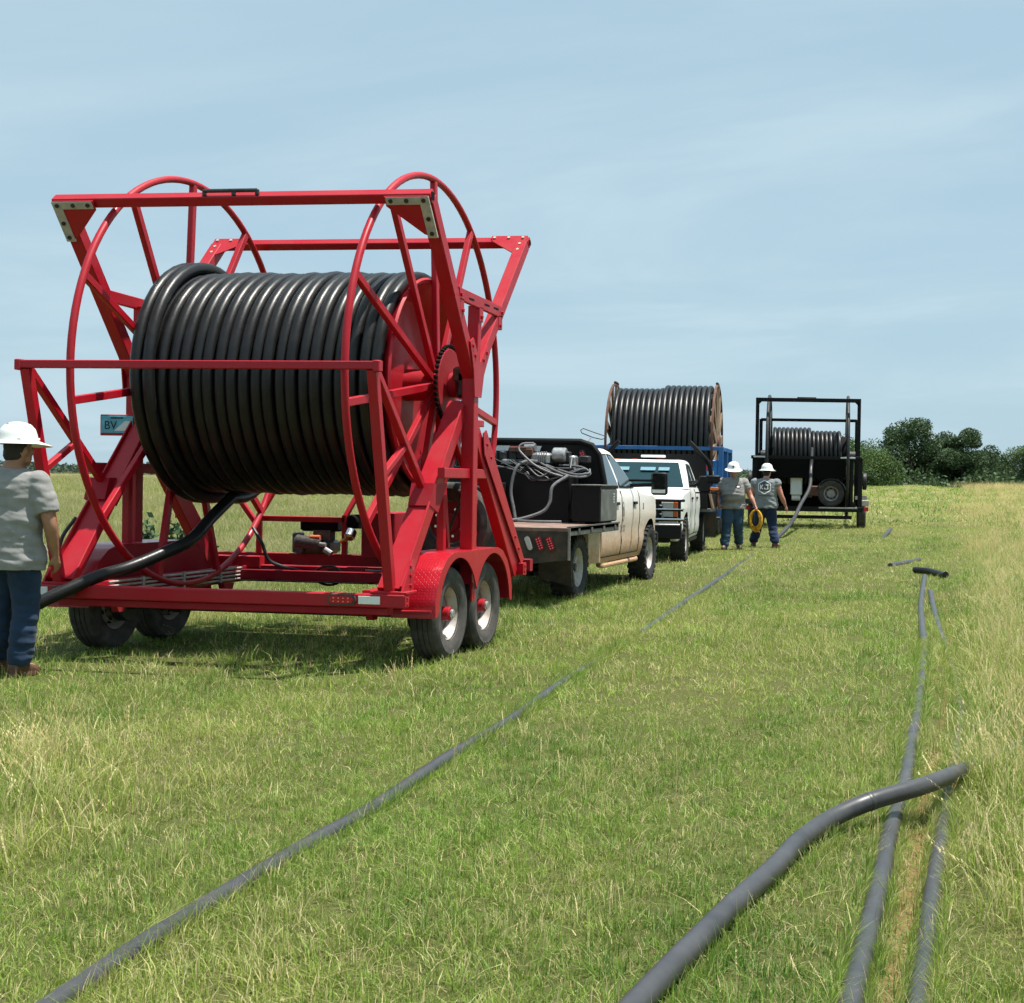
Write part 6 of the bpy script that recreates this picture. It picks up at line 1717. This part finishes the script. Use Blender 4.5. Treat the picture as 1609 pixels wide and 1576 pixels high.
        mb.loft([[base+fv*d+sv*w for d, w in ((-0.09, -0.035), (-0.09, 0.035), (0.05, 0.052), (0.13, 0.055), (0.20, 0.022), (0.20, -0.022), (0.13, -0.055), (0.05, -0.052))], [base+fv*d+sv*w+Vector((0, 0, 0.028)) for d, w in ((-0.09, -0.035), (-0.09, 0.035), (0.05, 0.052), (0.13, 0.055), (0.20, 0.022), (0.20, -0.022), (0.13, -0.055), (0.05, -0.052))]])
        me = blob_mesh('boot', mb, max(0.008, voxel*0.7), 1)
        o = bpy.data.objects.new('boot', me); me.materials.append(MT[bo]); COL.objects.link(o); o.parent = t
    # hair under the hat, eyes, hat
    mb = MB(); mb.ball(hp(0, -0.022, 0.012), (0.084, 0.086, 0.100), 18, 12); mb.ball(hp(0, -0.055, -0.045), (0.070, 0.045, 0.055), 14, 10)
    me = blob_mesh('hair', mb, 0.010, 1); wrinkle(me, 0.005, 60, 60, 1)
    o = bpy.data.objects.new('hair', me); me.materials.append(MT['hair']); COL.objects.link(o); o.parent = t
    mb = MB()
    for s_ in (-1, 1): mb.ball(hp(s_*0.032, 0.093, 0.005), 0.010, 8, 6)
    mb.build('eyes', 'ink', t)
    mb = MB(); n = 48; prof = [(0.002, 0.150), (0.045, 0.146), (0.085, 0.128), (0.112, 0.096), (0.125, 0.055), (0.129, 0.022), (0.134, 0.010), (0.172, -0.006), (0.178, -0.011), (0.172, -0.014), (0.130, 0.000), (0.118, 0.004), (0.10, 0.08), (0.002, 0.12)]
    rings = []
    for r, z in prof:
        ring = []
        for k in range(n):
            a = 2*PI*k/n; ex = 1.0+0.11*abs(math.sin(a)) if r > 0.05 else 1.0
            rib = 1.0+0.012*max(0, math.cos(3*(a-PI/2))) if 0.05 < z < 0.15 else 1.0
            br = 1.0+(brim_front/0.17*max(0, math.sin(a)) if z < 0.012 and r > 0.14 else 0.0)
            ring.append(hp(0, -0.004, 0.048)+hr @ Vector((r*math.cos(a)*rib*br, r*math.sin(a)*ex*br, z-0.02*(max(0, math.sin(a)) if z < 0.012 and r > 0.14 else 0))))
        rings.append(ring)
    mb.loft(rings, cap0=False, cap1=False)
    mb.beam(hp(0, -0.10, 0.178), hp(0, 0.10, 0.178), 0.022, 0.012, ch=0.004)
    for a in (0.5, 2.64, 3.8, 5.6): mb.box(hp(0.13*math.cos(a), 0.14*math.sin(a), 0.072), (0.03, 0.02, 0.018), 0.004)
    mb.build('hard_hat', 'hard_hat', t, smooth=40)
    t.scale = (scale,)*3
    return t, shirt

def print_on(shirt, polys, origin, u, v, nrm, mat_, name):
    """lay flat print shapes (2-D polygons in metres) onto the cloth"""
    bpy.context.view_layer.update()
    bv = BVHTree.FromPolygons([w.co.copy() for w in shirt.data.vertices], [list(p.vertices) for p in shirt.data.polygons])
    origin = Vector(origin); u = Vector(u); v = Vector(v); nrm = Vector(nrm)
    vs = []; fs = []
    for poly in polys:
        k0 = len(vs)
        for a, b_ in poly:
            p = origin+u*a+v*b_
            h = bv.ray_cast(p+nrm*0.4, -nrm, 1.0)
            q = h[0]+nrm*0.0045 if h[0] is not None else p
            vs.append(q)
        fs.append(list(range(k0, k0+len(poly))))
    me = bpy.data.meshes.new(name); me.from_pydata([tuple(p) for p in vs], [], fs); me.materials.append(MT[mat_])
    o = bpy.data.objects.new(name, me); COL.objects.link(o); o.parent = shirt
    return o
def thick_line(p, q, w, n=5):
    p = Vector((*p, 0)); q = Vector((*q, 0)); d = (q-p).normalized(); s_ = Vector((-d.y, d.x, 0))*w/2
    out = []
    for k in range(n):
        a = p+(q-p)*k/n; b_ = p+(q-p)*(k+1)/n
        out.append([(x.x, x.y) for x in (a-s_, b_-s_, b_+s_, a+s_)])
    return out
def hexagon(r, w, n=4, sy=1.0):
    pts = [(r*math.cos(math.radians(30+60*k)), sy*r*math.sin(math.radians(30+60*k))) for k in range(6)]
    out = []
    for k in range(6): out += thick_line(pts[k], pts[(k+1) % 6], w, n)
    return out
def hex_fill(r, n=6):
    out = []
    P = [Vector((r*math.cos(math.radians(30+60*k)), r*math.sin(math.radians(30+60*k)), 0)) for k in range(6)]
    for k in range(6):
        a, b_ = P[k], P[(k+1) % 6]
        for i in range(n):
            for j in range(n-i):
                def pt(i_, j_): q = a*(i_/n)+b_*(j_/n); return (q.x, q.y)
                out.append([pt(i, j), pt(i+1, j), pt(i, j+1)])
                if j < n-i-1: out.append([pt(i+1, j), pt(i+1, j+1), pt(i, j+1)])
    return out
KJ = thick_line((-0.085, 0.05), (-0.085, -0.05), 0.024)+thick_line((-0.075, 0.0), (-0.03, 0.05), 0.022)+thick_line((-0.075, 0.0), (-0.03, -0.05), 0.022)+thick_line((0.075, 0.055), (0.075, -0.03), 0.026)+thick_line((0.085, -0.042), (0.01, -0.047), 0.024)+thick_line((0.005, -0.05), (0.005, -0.01), 0.022)+thick_line((0.03, 0.047), (0.085, 0.047), 0.020)

# worker at the left edge, back to us, right arm hanging
JA = dict(head=(0.035, 0.02, 1.665), head_turn=-0.25, sh=(0.0, 0.0, 1.505), pel=(0.0, 0.0, 0.93),
          arm_r=((0.205, 0, 1.425), (0.300, -0.01, 1.13), (0.295, 0.075, 0.90)), arm_l=((-0.205, 0, 1.425), (-0.28, 0.02, 1.13), (-0.20, 0.22, 1.02)),
          leg_r=((0.098, 0, 0.89), (0.10, 0.03, 0.50), (0.075, 0.0, 0.105)), leg_l=((-0.10, 0.0, 0.89), (-0.125, 0.06, 0.50), (-0.15, 0.10, 0.105)),
          foot_r=(0.12, 1, 0), foot_l=(-0.3, 1, 0), palm_r=(-1, 0.1, 0), thumb_r=-1)
pa, sha = make_person('worker at the left edge in grey T-shirt, jeans and white hard hat, seen from behind', (-6.885, 9.72, 0.0), 0.06, JA, ('skin_tan', 'tee_grey', 'denim', 'boot'), 0.011, girth=1.10, hem=-0.27, sleeve=0.78)
# worker walking towards us carrying rope
JB = dict(head=(0.0, 0.06, 1.66), head_nod=-0.15, head_turn=0.1, sh=(0.0, 0.0, 1.50), pel=(0.0, -0.02, 0.93),
          arm_r=((0.225, 0, 1.42), (0.335, -0.03, 1.14), (0.30, 0.14, 0.95)), arm_l=((-0.225, 0, 1.42), (-0.36, 0.02, 1.15), (-0.47, 0.14, 0.94)),
          leg_r=((0.10, 0, 0.89), (0.12, 0.15, 0.51), (0.15, 0.20, 0.105)), leg_l=((-0.10, 0, 0.89), (-0.115, 0.02, 0.49), (-0.13, -0.20, 0.12)),
          foot_r=(0.2, 1, 0), foot_l=(-0.2, 1, 0), curl_l=1.15, palm_l=(0.9, 0.3, 0), curl_r=0.9, palm_r=(-0.6, -0.6, 0))
LB = (-5.20, 32.4)
pb, shb = make_person('stout worker in warm grey T-shirt walking towards us with yellow rope', (LB[0], LB[1], gz(*LB)), PI+0.12, JB, ('skin_red', 'tee_warm', 'denim_worn', 'boot_dark'), 0.013, girth=1.30, belly=0.05, scale=1.06)
print_on(shb, hexagon(0.055, 0.018, 2, 0.7), (-0.11, 0, 1.33), (-1, 0, 0), (0, 0, 1), (0, 1, 0), 'print_dark', 'chest_print')
print_on(shb, thick_line((-0.02, 0), (0.025, 0), 0.03), (-0.11, 0.002, 1.33), (-1, 0, 0), (0, 0, 1), (0, 1, 0), 'print_white', 'chest_print')
mb = MB(); mb.cyl((0.0, 0.215, 1.745), (0.0, 0.205, 1.745), 0.022, 14); mb.build('hat_sticker', 'ink', pb)
# worker in sleeveless shirt walking away
JC = dict(head=(0.02, 0.03, 1.66), head_turn=-0.2, sh=(0.0, 0.0, 1.50), pel=(0.0, 0.0, 0.93),
          arm_r=((0.235, 0, 1.415), (0.35, -0.02, 1.13), (0.44, 0.05, 0.92)), arm_l=((-0.235, 0, 1.415), (-0.30, 0.05, 1.13), (-0.24, 0.24, 1.0)),
          leg_r=((0.10, 0, 0.89), (0.16, 0.02, 0.50), (0.23, -0.16, 0.12)), leg_l=((-0.10, 0, 0.89), (-0.16, 0.12, 0.51), (-0.26, 0.24, 0.105)),
          foot_r=(0.5, 1, 0), foot_l=(-0.2, 1, 0), palm_r=(-0.9, 0.3, 0), thumb_r=-1)
LC = (-4.63, 33.6)
pc, shc = make_person('worker in sleeveless grey shirt with hexagon back print, walking away from us', (LC[0], LC[1], gz(*LC)), 0.08, JC, ('skin_red', 'tee_cool', 'denim_dark', 'boot'), 0.013, girth=1.28, sleeve=0.0, belly=0.03, scale=1.05)
print_on(shc, hex_fill(0.125), (-0.02, 0, 1.33), (1, 0, 0), (0, 0, 1), (0, -1, 0), 'print_dark', 'back_print')
o = print_on(shc, hexagon(0.15, 0.016), (-0.02, -0.002, 1.33), (1, 0, 0), (0, 0, 1), (0, -1, 0), 'print_white', 'back_print')
o = print_on(shc, KJ, (-0.02, -0.003, 1.33), (1, 0, 0), (0, 0, 1), (0, -1, 0), 'print_white', 'back_print'); o.location = (0, -0.003, 0)
o = print_on(shc, thick_line((-0.13, -0.19), (0.13, -0.19), 0.012), (-0.02, 0, 1.33), (1, 0, 0), (0, 0, 1), (0, -1, 0), 'print_dark', 'back_print')
# coil of yellow rope hanging from his hand
bpy.context.view_layer.update()
hpos = pb.matrix_world @ Vector((-0.49, 0.17, 0.85))
mb = MB(); r_ = random.Random(5)
for k in range(16):
    a0 = r_.uniform(-0.5, 0.5); wv = r_.uniform(0.10, 0.15); hv = r_.uniform(0.19, 0.25); tw_ = r_.uniform(-0.5, 0.5); ox = r_.uniform(-0.02, 0.02); oy = r_.uniform(-0.035, 0.035)
    mb.tube([(ox+wv*math.cos(a)*math.cos(tw_), oy+wv*math.cos(a)*math.sin(tw_)+0.012*math.sin(3*a), -hv+hv*math.sin(a)) for a in np.linspace(0, 2*PI, 25)[:-1]], 0.0085, 7, closed=True)
mb.tube(catmull([(0.05, -0.03, -0.08), (0.09, -0.05, -0.25), (0.05, -0.05, -0.42), (0.10, -0.04, -0.50)], 6), 0.0085, 7)
o = mb.build('rope_coil', 'yellow_rope', None, smooth=60, loc=hpos); tag(o, 'coil of yellow rope hanging from the stout worker\'s hand', 'rope')
# ------------------------------------------------------------------ trees and weeds
def mat_leaf(name, cols):
    m, nt, b = new_mat(name)
    at_ = node(nt, 'ShaderNodeAttribute', attribute_name='lf')
    c_ = ramp(nt, at_.outputs['Fac'], [(0, cols[0]), (0.5, cols[1]), (1, cols[2])])
    nt.links.new(c_, b.inputs['Base Color']); b.inputs['Roughness'].default_value = 0.65; b.inputs['Specular IOR Level'].default_value = 0.25
    tr = nt.nodes.new('ShaderNodeBsdfTranslucent'); nt.links.new(c_, tr.inputs['Color'])
    mx = nt.nodes.new('ShaderNodeMixShader'); mx.inputs[0].default_value = 0.2
    nt.links.new(b.outputs[0], mx.inputs[1]); nt.links.new(tr.outputs[0], mx.inputs[2]); nt.links.new(mx.outputs[0], nt.nodes['Material Output'].inputs[0])
    return m
MT['leaf_dark'] = mat_leaf('dark_tree_leaf', [(0.036, 0.066, 0.034), (0.058, 0.100, 0.042), (0.090, 0.140, 0.055)])
MT['leaf_mid'] = mat_leaf('green_tree_leaf', [(0.045, 0.085, 0.028), (0.075, 0.130, 0.036), (0.115, 0.180, 0.050)])
MT['leaf_far'] = mat_leaf('far_woodland_leaf', [(0.045, 0.070, 0.050), (0.062, 0.092, 0.066), (0.085, 0.118, 0.085)])  # greyer and bluer, distance haze put into the leaf colour
MT['leaf_weed'] = mat_leaf('weed_leaf', [(0.03, 0.07, 0.03), (0.05, 0.10, 0.04), (0.08, 0.14, 0.05)])
MT['bark'] = mat_simple('grey_bark', (0.09, 0.075, 0.06), 0.9, vary=0.3, scale=3)
def leaves(pts, sizes, r, name, mat_):
    n = len(pts)
    d = r.normal(size=(n, 3)); d[:, 2] += 0.5; d /= np.linalg.norm(d, axis=1)[:, None]
    u = np.cross(d, r.normal(size=(n, 3))); u /= np.linalg.norm(u, axis=1)[:, None]; v = np.cross(d, u)
    s_ = sizes[:, None]
    q = np.stack([pts-u*s_, pts+v*s_*0.6, pts+u*s_, pts-v*s_*0.6], 1).reshape(-1, 3)
    me = bpy.data.meshes.new(name)
    me.vertices.add(4*n); me.vertices.foreach_set('co', q.astype(np.float32).ravel())
    me.loops.add(4*n); me.loops.foreach_set('vertex_index', np.arange(4*n, dtype=np.int32))
    me.polygons.add(n); me.polygons.foreach_set('loop_start', np.arange(0, 4*n, 4, dtype=np.int32)); me.polygons.foreach_set('loop_total', np.full(n, 4, np.int32))
    me.update(calc_edges=True)
    a = me.attributes.new('lf', 'FLOAT', 'FACE'); a.data.foreach_set('value', r.uniform(0, 1, n).astype(np.float32))
    me.materials.append(MT[mat_])
    return me
def make_tree(name, label, x, y, h, w, seed, mat_='leaf_dark', nleaf=5200, base=0.0, group='trees along the far edge of the field'):
    r = np.random.default_rng(seed)
    t = thing(name, label, 'tree', (x, y, gz(x, y)-0.05), 0, group)
    mb = MB(); tr = h*0.028
    trunk_top = Vector((r.normal(0, 0.1)*w*0.2, r.normal(0, 0.1)*w*0.2, h*0.55))
    mb.tube(catmull([(0, 0, 0), (r.normal(0, .05), r.normal(0, .05), h*0.25), trunk_top], 5), list(np.linspace(tr, tr*0.45, 11)), 9)
    clumps = []
    nc = 36
    for k in range(nc):
        th = r.uniform(0, 2*PI); zz = r.uniform(base+0.08, 0.93); prof = math.sin(PI*min(1, (zz-base+0.12)/(1.10-base)))**0.6
        rad = w*0.5*prof*r.uniform(0.45, 0.88)
        c_ = Vector((rad*math.cos(th), rad*math.sin(th), h*zz)); clumps.append((c_, w*r.uniform(0.11, 0.21)))
        if k < 12:
            st = trunk_top*r.uniform(0.45, 1.0)
            mb.tube(catmull([st, (st+c_)/2+Vector((0, 0, 0.06*h)), c_], 4), list(np.linspace(tr*0.35, tr*0.08, 9)), 6)
    mb.build('trunk', 'bark', t)
    per = nleaf//nc; P = []
    for c_, cr in clumps:
        d = r.normal(size=(per, 3)); d /= np.linalg.norm(d, axis=1)[:, None]
        q = d*(cr*r.uniform(0.35, 1.08, per)**0.6)[:, None]; q[:, 2] *= 0.72
        P.append(q+np.array(c_))
    P = np.concatenate(P)
    me = leaves(P, r.uniform(0.06, 0.15, len(P))*(h/6.0)**0.5, r, 'crown', mat_)
    o = bpy.data.objects.new('crown', me); COL.objects.link(o); o.parent = t
    return t
TREES = [(-11.4, 128, 4.0, 6.2, 'leaf_mid', 'low round mid green tree just right of the black trailer'),
         (-9.0, 138, 3.4, 4.4, 'leaf_mid', 'smaller mid green tree filling the gap left of the tallest tree'),
         (-5.9, 150, 6.9, 6.4, 'leaf_dark', 'tallest dark broad crowned tree, its left branches against the sky'),
         (-2.9, 152, 5.6, 5.0, 'leaf_dark', 'dark tree crowding the right side of the tallest tree'),
         (-0.6, 148, 5.8, 4.4, 'leaf_dark', 'second highest dark tree with a domed top in the right wood'),
         (1.5, 152, 4.5, 4.4, 'leaf_dark', 'dark tree stepping down right of the domed tree'),
         (3.9, 158, 3.0, 5.0, 'leaf_mid', 'lowest tree in the dip of the right wood'),
         (6.4, 156, 4.4, 5.4, 'leaf_mid', 'tree rising at the right edge of the picture'),
         (9.2, 156, 5.2, 6.0, 'leaf_mid', 'tree just past the right edge of the picture'),
         (-14.5, 150, 3.7, 6.0, 'leaf_mid', 'low tree behind the black trailer'),
         (-20.5, 170, 3.6, 6.5, 'leaf_mid', 'low tree seen between the two workers and the black trailer')]
for k, (x, y, h, w, mt, lb) in enumerate(TREES): make_tree('tree', lb, x, y, h, w*1.35, 100+k, mt, nleaf=20000 if 'dark' in mt else 15000)
# undergrowth at the foot of that wood
r = np.random.default_rng(5); n = 9000
px_ = r.uniform(-24, 14, n); py_ = 146+r.normal(0, 3, n); P = np.stack([px_, py_, ground_z(px_, py_)+np.abs(r.normal(0, 0.75, n))*(0.9+0.4*np.sin(px_*0.9))], 1)
me = leaves(P, r.uniform(0.12, 0.28, n), r, 'undergrowth', 'leaf_dark'); o = bpy.data.objects.new('undergrowth', me); COL.objects.link(o); tag(o, 'dense brush along the foot of the right wood', 'undergrowth', kind='stuff')
# far wood on the left horizon
r = np.random.default_rng(9); n = 42000
px_ = r.uniform(-430, -60, n); py_ = 520+r.normal(0, 14, n)
hh = 3.3+0.7*np.sin(px_*0.06)+0.7*np.sin(px_*0.23+1)+0.5*np.sin(px_*0.83)
P = np.stack([px_, py_, ground_z(px_, py_)+hh*r.uniform(0.0, 1.0, n)**0.6], 1)
me = leaves(P, r.uniform(0.35, 0.9, n), r, 'far_wood', 'leaf_far'); o = bpy.data.objects.new('far_wood', me); COL.objects.link(o); tag(o, 'distant line of woodland on the left horizon', 'woodland', kind='stuff')
# two leafy weeds in the meadow beyond the red trailer
def weed(x, y, h, w, seed, label):
    r = np.random.default_rng(seed); t = thing('weed', label, 'plant', (x, y, gz(x, y)), 0, 'leafy weeds beyond the red trailer')
    mb = MB(); P = []
    for k in range(7):
        th = r.uniform(0, 2*PI); tip = Vector((w*0.5*math.cos(th)*r.uniform(.4, 1), w*0.5*math.sin(th)*r.uniform(.4, 1), h*r.uniform(0.6, 1.0)))
        pts = catmull([(0, 0, 0), tip*0.5+Vector((0, 0, 0.1*h)), tip], 5); mb.tube(pts, list(np.linspace(0.012, 0.004, len(pts))), 6)
        for p in pts[3:]:
            for q in range(7): P.append(np.array(p)+r.normal(0, 0.05, 3))
    mb.build('stem', 'leaf_weed', t)
    P = np.array(P); me = leaves(P, r.uniform(0.03, 0.07, len(P)), r, 'foliage', 'leaf_weed'); o = bpy.data.objects.new('foliage', me); COL.objects.link(o); o.parent = t
weed(-9.25, 15.7, 0.95, 0.55, 1, 'leafy green weed seen through the red frame, left one of two')
weed(-8.72, 15.5, 0.95, 0.50, 2, 'leafy green weed seen through the red frame beside the black pipe')
